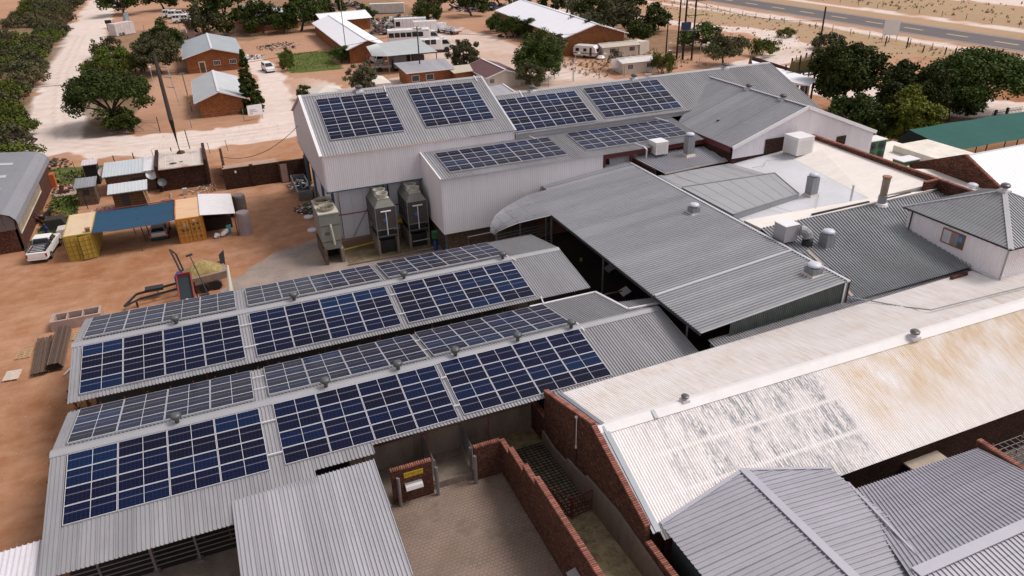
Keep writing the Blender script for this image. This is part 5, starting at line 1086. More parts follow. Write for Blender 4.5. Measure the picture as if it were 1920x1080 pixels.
tag(MB().lathe([(.3, 0), (.32, .1), (.32, .8), (.28, .85)], (16.4, 65.5, .2), 12).build('blue_drum', blueP), 'dark blue drum in the shade behind the right condenser tower', 'drum')
tag(MB().tube([(19.2, 58.2, 0), (19.2, 58.2, 2.2), (21.2, 57.2, 2.7)], .06, 6).build('bent_pipe', steelG), 'thin bent standpipe in front of the white lean-to wall', 'pipe')
# ================================================================== LEFT YARD
brickL = brickD
WH = thing('warehouse', 'brick warehouse with a curved grey roof and skylight strips at the left edge', 'building', (-19.6, 88, 0))
def arc(y):
    pts = [(-19.25, 2.9), (-19.35, 3.4), (-19.7, 3.85), (-20.3, 4.12), (-21.2, 4.25), (-32, 5.3), (-46, 3.9)]; return [(a, y, b_) for a, b_ in pts]
A0, A1 = arc(78.2), arc(100.3); mb = MB()
for i in range(len(A0)-1): ruled(mb, A0[i], A1[i], A1[i+1], A0[i+1], .3, .03)
mb.build('curved_roof', basic('curved_roof_metal', (.27, .27, .30), .45, .2, .08, .4), WH)
for y_, x_ in ((80.6, -21.5), (85.3, -21.6), (89.9, -21.8), (94.7, -21.9)):
    zx_ = 4.25+(-21.2-x_)/10.8*1.05
    MB().hexa([(-32, y_, 5.33), (x_, y_, zx_+.02), (x_, y_+.9, zx_+.02), (-32, y_+.9, 5.33)], [(-32, y_, 5.38), (x_, y_, zx_+.06), (x_, y_+.9, zx_+.06), (-32, y_+.9, 5.38)]).build('skylight', skyp, WH)
MB().prism([(-46, 78.7, 0), (-19.6, 78.7, 0), (-19.6, 78.7, 2.3), (-46, 78.7, 2.3)], (0, .2, 0)).prism([(-19.6, 78.7, 0), (-19.6, 100, 0), (-19.6, 100, 3.1), (-19.6, 78.7, 3.1)], (-.2, 0, 0)).build('brick_wall', brick, WH)
mb = MB(); mb.prism([(-46, 78.6, 2.3), (-19.7, 78.6, 2.3), (-19.6, 78.6, 3.3), (-20.3, 78.6, 4.0), (-21.2, 78.6, 4.15), (-32, 78.6, 5.2), (-46, 78.6, 3.8)], (0, .1, 0)); ruled(mb, (-32, 78.55, 5.0), (-20.5, 78.55, 4.0), (-20.5, 78.55, 2.3), (-32, 78.55, 2.3), .3, .05, up=(0, -1, 0)); mb.build('gable_sheet', basic('brown_gable_sheet', (.16, .14, .14), .6, 0, .2, 1, .3, (.1, .06, .05), stretch=(1, 1, .3)), WH)
wn = MB().box(-19.56, 79.2, 1.6, -19.45, 92.4, 1.7).box(-19.56, 79.2, 2.75, -19.45, 92.4, 2.85); 
for i in range(28): y_ = 79.2+i*.486; wn.box(-19.56, y_, 1.7, -19.47, y_+.09, 2.75)
wn = wn.build('window_frame', basic('cream_frame', (.62, .54, .44), .6), WH); MB().box(-19.58, 79.3, 1.7, -19.52, 92.3, 2.75).build('window_pane', basic('amber_pane', (.22, .14, .09), .4), wn)
MB().beam((-46, 78.15, 3.95), (-32, 78.15, 5.36), .12, .1).beam((-32, 78.15, 5.36), (-21.2, 78.15, 4.32), .12, .1).build('verge_trim', gutterM, WH)
tag(MB().box(-19.9, 98.7, 0, -19.1, 99.7, 1.6).build('orange_box', basic('orange_box_paint', (.50, .12, .04), .6)), 'orange upright box at the far corner of the curved roof warehouse', 'box')
# shipping containers
def container(label, x, y, rz, wallm, roofm, opened=False):
    o = thing('shipping_container', label, 'shipping container', (0, 0, 0)); W_, L_, H_ = 2.44, 6.06, 2.55
    MB().box(.03, .12, .12, .06, L_-.03, H_-.05).box(W_-.06, .12, .12, W_-.03, L_-.03, H_-.05).box(.03, L_-.06, .12, W_-.03, L_-.03, H_-.05).box(.03, .1, .1, W_-.03, L_-.03, .14).build('wall', [wallm], o)
    mb = MB(); ruled(mb, (0, .2, H_-.1), (0, L_-.1, H_-.1), (0, L_-.1, .15), (0, .2, .15), .28, .035, up=(-1, 0, 0)); ruled(mb, (W_, .2, H_-.1), (W_, L_-.1, H_-.1), (W_, L_-.1, .15), (W_, .2, .15), .28, .035, up=(1, 0, 0)); mb.build('side_sheet', wallm, o)
    mb = MB(); ruled(mb, (.06, .06, H_), (.06, L_-.06, H_), (W_-.06, L_-.06, H_), (W_-.06, .06, H_), .55, .015); mb.box(.04, .04, H_-.1, W_-.04, L_-.04, H_-.005); mb.build('roof', roofm, o)
    mb = MB()
    for a in (0, W_-.1):
        for b_ in (0, L_-.1): mb.box(a, b_, 0, a+.1, b_+.1, H_+.01)
    for a in (0, W_-.1): mb.box(a, .1, H_-.12, a+.1, L_-.1, H_+.01); mb.box(a, .1, 0, a+.1, L_-.1, .14)
    for b_ in (0, L_-.1): mb.box(.1, b_, H_-.12, W_-.1, b_+.1, H_+.01); mb.box(.1, b_, 0, W_-.1, b_+.1, .14)
    mb.build('frame', wallm, o)
    for s in (0, 1):
        d = MB(); w_ = 1.12; d.box(0, -.06, .14, w_, 0, H_-.14, 0)
        for r_ in range(1, 5): zz = .14+(H_-.28)*r_/5; d.box(.04, -.085, zz-.02, w_-.04, -.06, zz+.02, 1)
        for q in (.36, .74): d.box(w_*q, -.09, .2, w_*q+.035, -.06, H_-.2, 1)
        d.box(.0, -.08, .14, .035, -.06, H_-.14, 1).box(w_-.035, -.08, .14, w_, -.06, H_-.14, 1)
        if not opened and s == 0: d.box(.30, -.088, 1.2, .55, -.066, 1.45, 2).box(.72, -.088, 1.2, .92, -.066, 1.45, 2).box(.55, -.088, 1.75, .95, -.066, 2.1, 3)
        if not opened and s == 1:
            for a, b_ in ((.2, 1.25), (.65, 1.25), (.22, 1.75), (.62, 1.8), (.3, 2.15), (.7, .45)): d.box(a, -.088, b_, a+.2, -.066, b_+.17, 2 if b_ < 2 else 4)
        dr_ = d.build('door', [wallm, basic('container_shadow_line', (.20, .13, .03), .7), dark, basic('faded_patch', (.42, .36, .24)), white], None)
        dr_.parent = o; 
        if s == 0: dr_.location = (.09, .04, 0); 
        else: dr_.location = (1.23, .04, 0)
        if opened and s == 1: 
            dr_.location = (2.35, .02, 0); dr_.rotation_euler = (0, 0, R(14)); 
            for v_ in dr_.data.vertices: v_.co.x -= w_
        MB().tube([(.3, -.11, .2), (.3, -.11, H_-.2)], .018, 5).tube([(.8, -.11, .2), (.8, -.11, H_-.2)], .018, 5).build('lock_bar', steelG if not opened else wallm, None).parent = dr_
        if opened and s == 1:
            for v_ in dr_.children[0].data.vertices: v_.co.x -= w_
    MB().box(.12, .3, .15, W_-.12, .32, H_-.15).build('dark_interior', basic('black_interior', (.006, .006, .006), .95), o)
    o.location = (x, y, 0); o.rotation_euler = (0, 0, rz); return o
container('yellow shipping container with its doors ajar, left of the blue shade cloth', -15.15, 73.75, R(.5), yellowM, creamM, True)
container('orange shipping container with closed doors, right of the blue shade cloth', -5.45, 73.7, 0, orangeM, basic('peach_container_roof', (.70, .46, .28), .6, 0, .06, .8, .3, (.5, .24, .10), stretch=(.4, 1.5, 1)))
tag(MB().box(-13.2, 74.0, 2.57, -12.85, 74.35, 2.9, 0).box(-13.25, 73.95, 2.9, -12.8, 74.4, 2.93, 0).build('lamp_box', basic('rusty_lamp_box', (.25, .12, .06), .8)), 'small rusty box on the front corner of the yellow container roof', 'box')
for i, (x_, y_, s_, lb) in enumerate(((27.6, 44.4, 1.0, 'white bent metal hood standing in the dark gap beside the canopy edge'), (28.6, 48.6, .8, 'grey rounded metal hood deeper in the dark gap under the canopy'))):
    o = thing('metal_hood', lb, 'hood', (x_, y_, 0)); MB().hexa([(x_-.45, y_-.4, 1.15), (x_+.2, y_-.5, 1.5), (x_+.3, y_+.5, 1.5), (x_-.35, y_+.6, 1.15)], [(x_-.45, y_-.4, 1.18), (x_+.2, y_-.5, 1.53), (x_+.3, y_+.5, 1.53), (x_-.35, y_+.6, 1.18)]).build('hood_sheet', [white, galvD][i], o); MB().box(x_, y_-.1, 0, x_+.15, y_+.1, 1.4).build('post', dark, o)
tag(MB().tube([(25.6, 54.0, 1.5), (29.8, 55.2, 1.6)], .05, 6).build('red_bar', redlamp), 'thin red bar deep in the dark gap by the canopy', 'bar')
tag(MB().lathe([(.12, 0), (.16, .05), (.12, .3)], (27.3, 51.5, 1.0), 10).build('yellow_lamp', yellowP), 'small yellow round thing in the dark gap under the canopy', 'lamp')
o = thing('shade_net', 'blue shade cloth stretched between the yellow and orange containers', 'shade net', (-9, 76.5, 0)); mb = MB()
def BP(u, v): return (-12.7+7.3*u, 73.5+5.9*v - .25*math.sin(math.pi*u)*(1-2*v)*.5, 2.62-.10*math.sin(math.pi*u)*1.2-.08*math.sin(math.pi*v))
for i in range(12):
    for j in range(5): mb.face([BP(i/12, j/5), BP((i+1)/12, j/5), BP((i+1)/12, (j+1)/5), BP(i/12, (j+1)/5)])
mb.build('cloth', blueC, o, True); MB().beam((-12.7, 79.45, 2.66), (-5.4, 79.4, 2.66), .08).beam((-12.7, 73.45, 2.5), (-5.4, 73.4, 2.5), .03).beam((-5.45, 73.5, 2.68), (-5.45, 79.4, 2.68), .05).build('edge_pole', basic('red_pole', (.22, .05, .04), .7), o)
for x_, y_ in ((-8.9, 73.6), (-8.6, 75.8), (-8.4, 78)): MB().tube([(x_, y_, 0), (x_-.25, y_+.1, 2.5)], .045, 6).build('post', rust, o)
o = thing('lean_to_roof', 'white sheet lean-to roof on the right side of the orange container', 'roof', (-1.5, 76.5, 0))
mb = MB(); ruled(mb, (-3.15, 73.6, 2.68), (-3.15, 80.2, 2.68), (.05, 79.3, 2.5), (.1, 73.1, 2.5), .4, .02); mb.build('roof_sheet', basic('chalk_white_sheet', (.74, .71, .73), .6, 0, .06, 2, .2, (.45, .4, .4)), o)
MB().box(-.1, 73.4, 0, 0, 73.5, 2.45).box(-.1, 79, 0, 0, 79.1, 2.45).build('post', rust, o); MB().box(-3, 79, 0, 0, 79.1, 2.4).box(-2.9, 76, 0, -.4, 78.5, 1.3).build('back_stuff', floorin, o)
for i, (x_, y_, rt, c_) in enumerate(((-1.3, 73.9, .3, 'white sack leaning at the front of the lean-to, nearest the water tanks'), (-1.9, 73.7, -.5, 'white sack lying under the front of the white lean-to'), (-.9, 74.2, .1, 'teal edged board leaning among the sacks by the water tank'))):
    b_ = (MB().tube([(x_-.35, y_-.1, .12), (x_-.15, y_, .25+.1*i), (x_+.15+rt*.3, y_+.15, .45-.25*(i == 1)), (x_+.3+rt*.3, y_+.2, .6-.45*(i == 1))], [.12, .25, .24, .1], 8) if i < 2 else MB().hexa([(x_-.25, y_-.1, 0), (x_+.25, y_-.1, 0), (x_+.25, y_, 0), (x_-.25, y_, 0)], [(x_-.1, y_+.3, .85), (x_+.35, y_+.3, .9), (x_+.35, y_+.4, .9), (x_-.1, y_+.4, .85)])).build('sack', white if i != 2 else basic('teal_board', (.05, .22, .22)))
    tag(b_, c_, 'sack' if i != 2 else 'board')
tag(MB().lathe([(.66, 0), (.66, 2.0), (.62, 2.15)], (.75, 73.7, .12), 22).lathe([(.72, 0), (.72, .12)], (.75, 73.7, 0), 22).lathe([(.63, 0), (.6, .06)], (.75, 73.7, 2.27), 22).build('water_tank', tankM), 'weathered upright water tank at the front corner of the white lean-to', 'water tank')
tag(MB().lathe([(.66, 0), (.66, 2.0), (.6, 2.2)], (.75, 79.2, .1), 22).build('water_tank', basic('dark_tank', (.17, .14, .13), .6, 0, .2, 1, .4, (.4, .33, .28))), 'darker water tank with rusty lid behind the first tank', 'water tank')
# shacks
def shack(name, label, x0, y0, x1, y1, h0, h1, wall, roofm, ov=.25, pitch=.35, win=None, door=None, group=None, base=None):
    """single-pitch shack, front (small Y) height h0, back height h1"""
    o = thing(name, label, 'shack', ((x0+x1)/2, (y0+y1)/2, 0), 0, group)
    MB().hexa([(x0, y0, 0), (x1, y0, 0), (x1, y1, 0), (x0, y1, 0)], [(x0, y0, h0), (x1, y0, h0), (x1, y1, h1), (x0, y1, h1)]).build('wall', wall, o)
    s = (h1-h0)/(y1-y0); mb = MB(); ruled(mb, (x0-ov, y1+ov, h1+ov*s+.05), (x1+ov, y1+ov, h1+ov*s+.05), (x1+ov, y0-ov, h0-ov*s+.05), (x0-ov, y0-ov, h0-ov*s+.05), pitch, .022)
    mb.build('roof_sheet', roofm, o); MB().hexa([(x0-ov, y0-ov, h0-ov*s-.03), (x1+ov, y0-ov, h0-ov*s-.03), (x1+ov, y1+ov, h1+ov*s-.03), (x0-ov, y1+ov, h1+ov*s-.03)], [(x0-ov, y0-ov, h0-ov*s+.04), (x1+ov, y0-ov, h0-ov*s+.04), (x1+ov, y1+ov, h1+ov*s+.04), (x0-ov, y1+ov, h1+ov*s+.04)]).build('roof_edge', galvD, o)
    if win: a, b_, c, d = win; MB().box(a, y0-.03, c, b_, y0+.01, d).build('window', dark, o)
    if door: a, b_ = door; MB().box(a, y0-.03, 0, b_, y0+.01, min(h0-.15, 1.95)).build('door', dark, o)
    return o
shack('block_shack', 'narrow grey block shack with one dark window on the grass', -15.7, 90, -13.9, 92.6, 2.15, 2.35, brickBr, galvD, .2, win=(-15.1, -14.5, 1.2, 1.8))
shack('outhouse', 'tall black outhouse with a pale flat roof behind the block shack', -15.6, 97.6, -14.2, 99.4, 2.5, 2.6, basic('black_board', (.012, .011, .011), .9), basic('pinkish_sheet', (.58, .52, .54), .6, 0, .15, 3), .15)
o = shack('timber_shack', 'brown timber shack under a pale sheet roof, behind the blue shade cloth', -11.9, 86.6, -8.7, 88.3, 2.1, 2.35, woodD, basic('pale_shack_sheet', (.62, .65, .67), .4, .2, .05, .5, 0, (0, 0, 0), stretch=(1, .3, 1)), .4, door=(-11.1, -10.3))
mb = MB()
for i in range(7): mb.box(-11.92, 86.55, .15+i*.29, -11.15, 86.6, .17+i*.29).box(-10.25, 86.55, .15+i*.29, -8.7, 86.6, .17+i*.29)
mb.build('board_joint', dark, o); MB().beam((-8.55, 86.2, 0), (-8.75, 86.3, 2.0), .1).beam((-8.25, 86.2, 0), (-8.45, 86.3, 2.0), .1).build('post', wood, o)
o = shack('workers_house', 'low house with a long pale blue white roof and a satellite dish', -12.9, 92.2, -7.7, 96.6, 2.35, 2.65, brickBr, basic('bluish_sheet', (.52, .57, .60), .45, .1, .08, .3, .1, (.6, .6, .6), stretch=(1, .3, 1)), .25, win=(-10.3, -9.0, 1.1, 1.75))
MB().box(-12.3, 92.15, .0, -11.6, 92.2, 1.7).build('door', redox, o); MB().hexa([(-8.8, 92, 2.46), (-7.5, 92, 2.46), (-7.5, 96.8, 2.78), (-8.8, 96.8, 2.78)], [(-8.8, 92, 2.49), (-7.5, 92, 2.49), (-7.5, 96.8, 2.81), (-8.8, 96.8, 2.81)]).build('patch_sheet', basic('white_patch', (.66, .64, .66)), o)
o = thing('ruined_house', 'dark brick house with a flat rusty white roof pierced by the tall pole', 'building', (-4.7, 94, 0))
MB().box(-7.2, 91.2, 0, -2.1, 98, 2.6).build('wall', brickD, o)
rr_ = basic('rusty_white_roof', (.60, .52, .47), .7, 0, .12, .35, .95, (.33, .16, .10)); MB().hexa([(-7.1, 90.9, 2.62), (-2.2, 90.9, 2.62), (-2.2, 97.6, 2.8), (-7.1, 97.6, 2.8)], [(-7.1, 90.9, 2.72), (-2.2, 90.9, 2.72), (-2.2, 97.6, 2.9), (-7.1, 97.6, 2.9)]).build('roof_slab', rr_, o)
mb = MB()
for x_ in (-6.3, -5.3, -4.3, -3.3): mb.beam((x_, 90.9, 2.735), (x_, 97.6, 2.905), .04, .02)
mb.build('roof_joint', whitecap, o)
MB().box(-7.5, 91, 0, -7.15, 98.3, 3.1).build('pillar_wall', brickD, o); MB().box(-2.15, 91, 0, -1.8, 98.6, 3.2).build('pillar_wall', brickD, o)
MB().lathe([(.02, 0), (.45, .02), (.3, .04)], (-5.5, 92.6, 2.75), 7).lathe([(.02, 0), (.22, .03)], (-4.6, 92.8, 2.76), 7).build('tar_stain', dark, o)
tag(MB().box(-.2, 90.5, 0, .1, 97.5, 2.5).build('brick_pier', brickD), 'tall thin brick pier wall right of the ruined house, by the pale lane', 'wall')
pole = thing('utility_pole', 'very tall dark leaning pole rising through the rusty roof to the tree crown', 'pole', (-4.55, 96.3, 0))
MB().tube([(-4.55, 96.3, 0), (-4.75, 95.6, 7), (-5.49, 107.96, 12.8)], [.30, .26, .2], 10).build('shaft', poleM, pole); MB().lathe([(.5, 0), (.45, .25), (.3, .35)], (-4.55, 96.3, 2.8), 10).build('rust_collar', rust, pole)
tag(MB().tube([(-3.5, 100.2, 0), (-3.7, 100.5, 4.6)], .06, 6).build('thin_post', poleM), 'thin dark post behind the rusty roof, right of the tall pole', 'post')
for i, (x_, y_, s_, lb) in enumerate(((-8.0, 91.9, .62, 'white satellite dish on the dark brick corner of the workers house'), (-7.0, 90.6, .5, 'dark grey dish leaning on the brick wall below the white dish'), (-13.3, 95.4, .6, 'pinkish satellite dish on the grass side of the workers house'))):
    o = thing('satellite_dish', lb, 'satellite dish', (x_, y_, 1.9)); mb = MB(); n = 14
    C_ = Vector((x_, y_, 2.0 if i != 1 else 1.3)); d_ = Vector((.15, -.75, .55)).normalized(); u_ = d_.cross(Vector((0, 0, 1))).normalized(); v__ = u_.cross(d_).normalized()
    rings = [[C_-d_*(.16*(1-f*f))+ (u_*math.cos(2*math.pi*k/n)+v__*math.sin(2*math.pi*k/n))*s_*f for k in range(n)] for f in (.15, .5, .8, 1)]
    for a_, b_ in zip(rings, rings[1:]):
        for k in range(n): mb.face([a_[k], a_[(k+1) % n], b_[(k+1) % n], b_[k]])
    mb.face(rings[0]); mb.build('reflector', [white, basic('dark_dish', (.07, .075, .075), .5), basic('pink_dish', (.55, .42, .40))][i], o, True); MB().tube([tuple(C_-d_*.1), tuple(C_-d_*.3-Vector((0, 0, .6))), (x_, y_+.3, .9)], .035, 6).build('mast', steelG, o)
o = thing('brick_wall', 'long dark brick boundary wall between the yard and the pale lane', 'wall', (4, 88, 0))
MB().box(-.3, 88.3, 0, 6.0, 88.6, 2.5).box(2.7, 88.2, 0, 3.1, 88.7, 2.6).box(6.0, 87.9, 0, 9.2, 88.2, 2.6).box(8.9, 86, 0, 9.3, 88, 3.0).build('wall_body', brickD, o); MB().box(6.1, 87.84, .1, 6.85, 87.9, 2.3).build('patched_opening', basic('patched_blocks', (.32, .22, .19), .8, 0, .15, 1), o); MB().box(-.3, 88.28, 2.5, 6, 88.62, 2.56).build('wall_top', basic('dusty_top', (.40, .26, .20), .9), o)
tag(MB().box(1.0, 88.22, 1.9, 1.2, 88.3, 2.15).build('wall_plate', white), 'tiny white plate on the dark brick boundary wall', 'sign')
tag(MB().box(-.1, 88.9, 0, 5.9, 90.6, 2.35).build('back_slab', basic('reddish_slab', (.42, .27, .21), .9)), 'reddish flat slab just behind the dark boundary wall', 'slab')
# skip with scrap, scrap, lids
o = thing('steel_skip', 'open steel skip full of scrap against the hall plinth', 'skip', (7.5, 84, 0))
for a in ((7.0, 80.6, 0, 7.1, 87, 1.1), (8.5, 80.6, 0, 8.6, 87, 1.1), (7.1, 80.6, 0, 8.5, 80.7, 1.1), (7.1, 86.9, 0, 8.5, 87, 1.1), (7.1, 80.7, 0, 8.5, 86.9, .5)): MB().box(*a).build('side', [steelG, dark][a[5] < 1], o)
mb = MB()
for i in range(7): mb.box(7.1, 80.55, .1+i*.14, 8.5, 80.6, .17+i*.14)
mb.build('slat', basic('dull_slat', (.2, .18, .17)), o)
def junk(name, label, x, y, r, n, hmax=.5, mats=None, sz=.3, seed=1, z=0):
    rr = random.Random(seed); mb = MB(); mats = mats or [white, dark, rust, concD, greenP]
    for i in range(n):
        a = rr.uniform(0, 6.28); d = r*math.sqrt(rr.random()); p = Vector((x+d*math.cos(a), y+d*math.sin(a), z+rr.uniform(.0, hmax*(1-d/r*.7))))
        q = p+Vector((rr.uniform(-1, 1), rr.uniform(-1, 1), rr.uniform(-.3, .5)))*sz*rr.uniform(.5, 1.3); mb.beam(p, q, sz*rr.uniform(.15, .6), sz*rr.uniform(.05, .3), rr.randrange(len(mats)))
    return tag(mb.build(name, mats), label, 'scrap', kind='stuff')
junk('scrap_heap', 'scrap metal heaped inside the open skip', 7.8, 84.5, 1.2, 60, .7, [dark, steelG, galvD, whitecap], .5, 3, .5)
junk('scrap_heap', 'mixed rubbish heap between the skip and the condenser', 7.7, 77.5, 1.5, 110, .6, [dark, rust, whitecap, concD, dark, greenP], .4, 4)
junk('rubble', 'white rubbish and stones strewn on the grass by the warehouse corner', -18.2, 97.5, 1.8, 60, .3, [whitecap, concD, dark], .3, 5)
junk('rubble', 'dark stony mound at the lane corner beyond the curved roof', -21.0, 108.6, 2.6, 120, .8, [concD, brickBr, dark], .5, 6)
junk('rubble', 'broken bricks in front of the timber shack', -13.3, 86.8, 1.6, 90, .25, [coping, concD, whitecap], .22, 8)
junk('garden_clutter', 'plants, stones and odd things along the dark house wall', -2.7, 89.6, 1.6, 80, .5, [concD, greenP, whitecap, rust], .25, 9)
junk('scrap_heap', 'drums and scrap behind the brick pier', 1.0, 92.5, 1.6, 50, .7, [blueP, dark, galvD, wood], .4, 10)
for i, (x_, y_, lb) in enumerate(((7.2, 75.2, 'white round lid on the red sand near the rubbish heap'), (7.0, 71.4, 'white round lid on the red sand beside the condenser box'))): tag(MB().lathe([(.5, 0), (.5, .12), (.2, .16)], (x_, y_, .02), 16).build('tank_lid', whitecap), lb, 'lid')
tag(MB().lathe([(.45, 0), (.5, .5), (.4, .55)], (1.5, 90.2, .6), 12).build('tub', wood), 'tan tub standing behind the brick pier', 'tub')
o = thing('garden_edging', 'small pink concrete garden edging beside the timber shack', 'kerb', (-6.8, 88, 0)); MB().box(-7.4, 87.4, 0, -6.2, 87.55, .25).box(-6.35, 87.5, 0, -6.2, 89.6, .25).build('edging', basic('pink_concrete', (.42, .27, .2)), o)
tag(MB().box(-5.0, 88.6, 0, -4.5, 89.1, .75).build('stool', basic('beige_box', (.45, .38, .32))), 'small beige box standing on the red sand by the dark wall', 'box')
tag(MB().hexa([(-5.0, 84.9, 0), (-4.5, 84.9, 0), (-4.5, 85.4, 0), (-5.0, 85.4, 0)], [(-4.85, 85.1, .8), (-4.6, 85.1, .85), (-4.6, 85.3, .85), (-4.85, 85.3, .8)]).build('chair', dark), 'small black chair behind the orange container', 'chair')
for i in range(9): x_ = -17.5+i*2.3; tag(MB().tube([(x_, 104.0+i*.12, 0), (x_-.08, 104.1+i*.12, 1.5)], .07 if i in (2, 3, 5) else .035, 6).build('fence_post', poleM), 'short dark fence post along the grassy edge of the pale lane', 'post', 'fence posts along the pale lane')
tag(MB().tube([(-14.9, 88.8, 0), (-15, 88.8, 1.8)], .05, 6).build('fence_post', poleM), 'lone thin post on the grass in front of the block shack', 'post')
# pipes, pallets, trough
def pipes(label, x0, y0, x1, y1, n, rows, r, seed):
    rr = random.Random(seed); d = Vector((x1-x0, y1-y0, 0)); u = d.normalized(); s = Vector((u.y, -u.x, 0)); o = thing('pipe_bundle', label, 'pipe bundle', ((x0+x1)/2, (y0+y1)/2, 0)); mats_ = [basic('brown_pipe', (.12, .075, .055), .6, .1, .2, 3, rnd=.4)]
    me = None
    for k in range(rows):
        for i in range(n-k):
            p = Vector((x0, y0, .22+r+k*r*1.75)) + s*((i+k*.5)*r*2.02+rr.uniform(-.01, .01)); q = p+d+u*rr.uniform(-.15, .1)
            b_ = MB().tube([tuple(p), tuple(q)], r*.97, 8, cap=False); n0_ = len(b_.v)
            ob = b_.build('pipe', mats_[0], o, True)
    return o
pipes('flat bundle of brown steel pipes, left one on the pallets', -15.45, 52.9, -15.75, 58.4, 9, 1, .055, 1)
pipes('thick stacked bundle of brown steel pipes, next to the shed', -14.6, 53.1, -14.65, 59.0, 11, 5, .055, 2)
def pallet(label, x, y, rz, solid=False):
    o = thing('pallet', label, 'pallet', (0, 0, 0), 0, 'pallets under the pipe bundles')
    n = 5 if not solid else 7
    for i in range(n): MB().box(-.5, -.6+i*1.12/(n-1), .12, .5, -.52+i*1.12/(n-1)+(.08 if solid else .0), .145).build('plank', wood if not solid else basic('whitish_plank', (.60, .50, .42), .8, 0, .15, 4), o)
    for x_ in (-.46, 0, .4): MB().box(x_, -.6, 0, x_+.07, .6, .12).build('bearer', wood, o)
    o.location = (x, y, 0); o.rotation_euler = (0, 0, rz); return o
pallet('wooden pallet under the left pipe bundle, upper end', -16.5, 56.7, R(-4)); pallet('wooden pallet between the two pipe bundles, upper end', -14.95, 57.3, R(-6)); pallet('wooden pallet nearest the shed, sticking out by the pipes', -13.3, 58.0, R(-8)); pallet('wooden pallet between the pipe bundles, lower end', -14.85, 53.9, R(-5)); pallet('whitish plank pallet lying left of the pipe bundles', -16.8, 53.7, R(-5), True)
o = thing('concrete_trough', 'concrete trough with dark openings at the shed corner', 'trough', (-13.3, 60.3, 0))
for a in ((-15, 59.6, 0, -11.4, 59.8, .85), (-15, 60.9, 0, -11.4, 61.1, .85), (-15, 59.8, 0, -14.7, 60.9, .85), (-11.6, 59.8, 0, -11.4, 60.9, .85), (-13.9, 59.8, .5, -13.8, 60.9, .8), (-12.8, 59.8, .5, -12.7, 60.9, .8)): MB().box(*a).build('side', basic('pinkish_concrete', (.40, .28, .24), .8, 0, .15, 2), o)
MB().box(-14.7, 59.8, .05, -11.6, 60.9, .4).build('inside', floorin, o)
tag(MB().tube([(-13.4, 52.2, .1), (-11.2, 55.9, .5)], .07, 8).build('loose_pipe', gutterM), 'single pale pipe leaning against the end of the nearest shed group', 'pipe')
tag(MB().box(-11.1, 52.9, 0, -3.5, 53.3, .9).box(-11.4, 52.4, 0, -11.1, 53.2, 2.4).box(-11.4, 47, 0, -11.3, 47.3, 3.9).build('low_wall', basic('rusty_wall', (.14, .06, .045), .85, 0, .2, 1)), 'low rusty wall showing behind the far eave of the second shed', 'wall')
tag(MB().hexa([(-18.4, 83.4, 0), (-16.3, 83.4, 0), (-16.3, 84.9, 0), (-18.4, 84.9, 0)], [(-18.3, 83.5, 1.1), (-16.7, 83.5, 1.1), (-16.7, 84.8, 1.1), (-18.3, 84.8, 1.1)]).build('crate', basic('dark_crate', (.03, .025, .02), .8)), 'dark crate beside the covered trailer by the warehouse', 'crate')
o = thing('covered_trailer', 'small covered trailer with a pinkish white tarpaulin behind the white pickup', 'trailer', (-16.0, 80.9, 0))
MB().hexa([(-16.9, 80.1, .25), (-15.0, 80.3, .25), (-15.0, 82.0, .25), (-16.9, 81.8, .25)], [(-16.8, 80.2, 1.0), (-15.3, 80.4, 1.0), (-15.3, 81.8, 1.0), (-16.8, 81.6, 1.0)]).build('tarpaulin', basic('tarpaulin', (.56, .48, .46), .7, 0, .08, 2), o); MB().box(-16.9, 80.2, .1, -15.1, 81.9, .25).build('chassis', dark, o)
junk('machinery', 'old yellow brown machine parts against the warehouse wall', -18.4, 86.8, 1.3, 50, 1.6, [basic('old_yellow_machine', (.22, .12, .03), .7), dark, rust], .8, 12)
o = thing('old_pump', 'small rusty engine on a pinkish slab beside the grass', 'engine', (-18.2, 97, 0)); MB().box(-19.0, 94.6, .0, -16.4, 97.9, .1).build('slab', basic('pink_slab', (.44, .32, .27), .9), o); MB().box(-18.6, 95.5, .1, -17.4, 96.1, .4).tube([(-18.2, 95.8, .4), (-18, 95.9, 1)], .25, 8).tube([(-17.5, 96, .5), (-16.9, 96.2, .4)], .15, 6).build('engine_block', rust, o)
tag(MB().tube([(-16.9, 82.6, .06), (-17.3, 79.4, .06)], .03, 5).tube([(-16.5, 82.6, .06), (-16.9, 79.4, .06)], .03, 5).tube([(-17.0, 81.5, .06), (-16.6, 81.5, .06)], .03, 5).build('ladder', redox), 'red ladder lying on the sand behind the white pickup', 'ladder')
# ---- hay trailer and loader
o = thing('farm_trailer', 'rusty farm trailer with a long drawbar, heaped with chopped hay', 'trailer', (-4, 62.5, 0))
MB().hexa([(-4.7, 61.5, .8), (-1.6, 62.1, .8), (-1.9, 64.3, .8), (-5.0, 63.7, .8)], [(-4.75, 61.4, 1.5), (-1.5, 62.0, 1.5), (-1.8, 64.4, 1.5), (-5.1, 63.8, 1.5)]).build('box', basic('rusty_pale_panel', (.30, .22, .18), .8, 0, .25, 2, .4, (.12, .05, .03)), o)
MB().beam((-8.9, 62.3, .7), (-4.2, 63.2, .8), .16).beam((-8.6, 61.5, .6), (-4.6, 62.0, .75), .14).beam((-8.9, 62.3, .7), (-9.8, 60.8, .5), .14).beam((-9.8, 60.8, .5), (-8.6, 61.5, .6), .12).beam((-7.2, 61.7, .7), (-7.3, 62.6, .7), .1).beam((-8.9, 61.2, .5), (-8.9, 61.2, 0), .14).box(-8.2, 62.2, .7, -6.8, 62.9, .95).build('drawbar', dark, o)
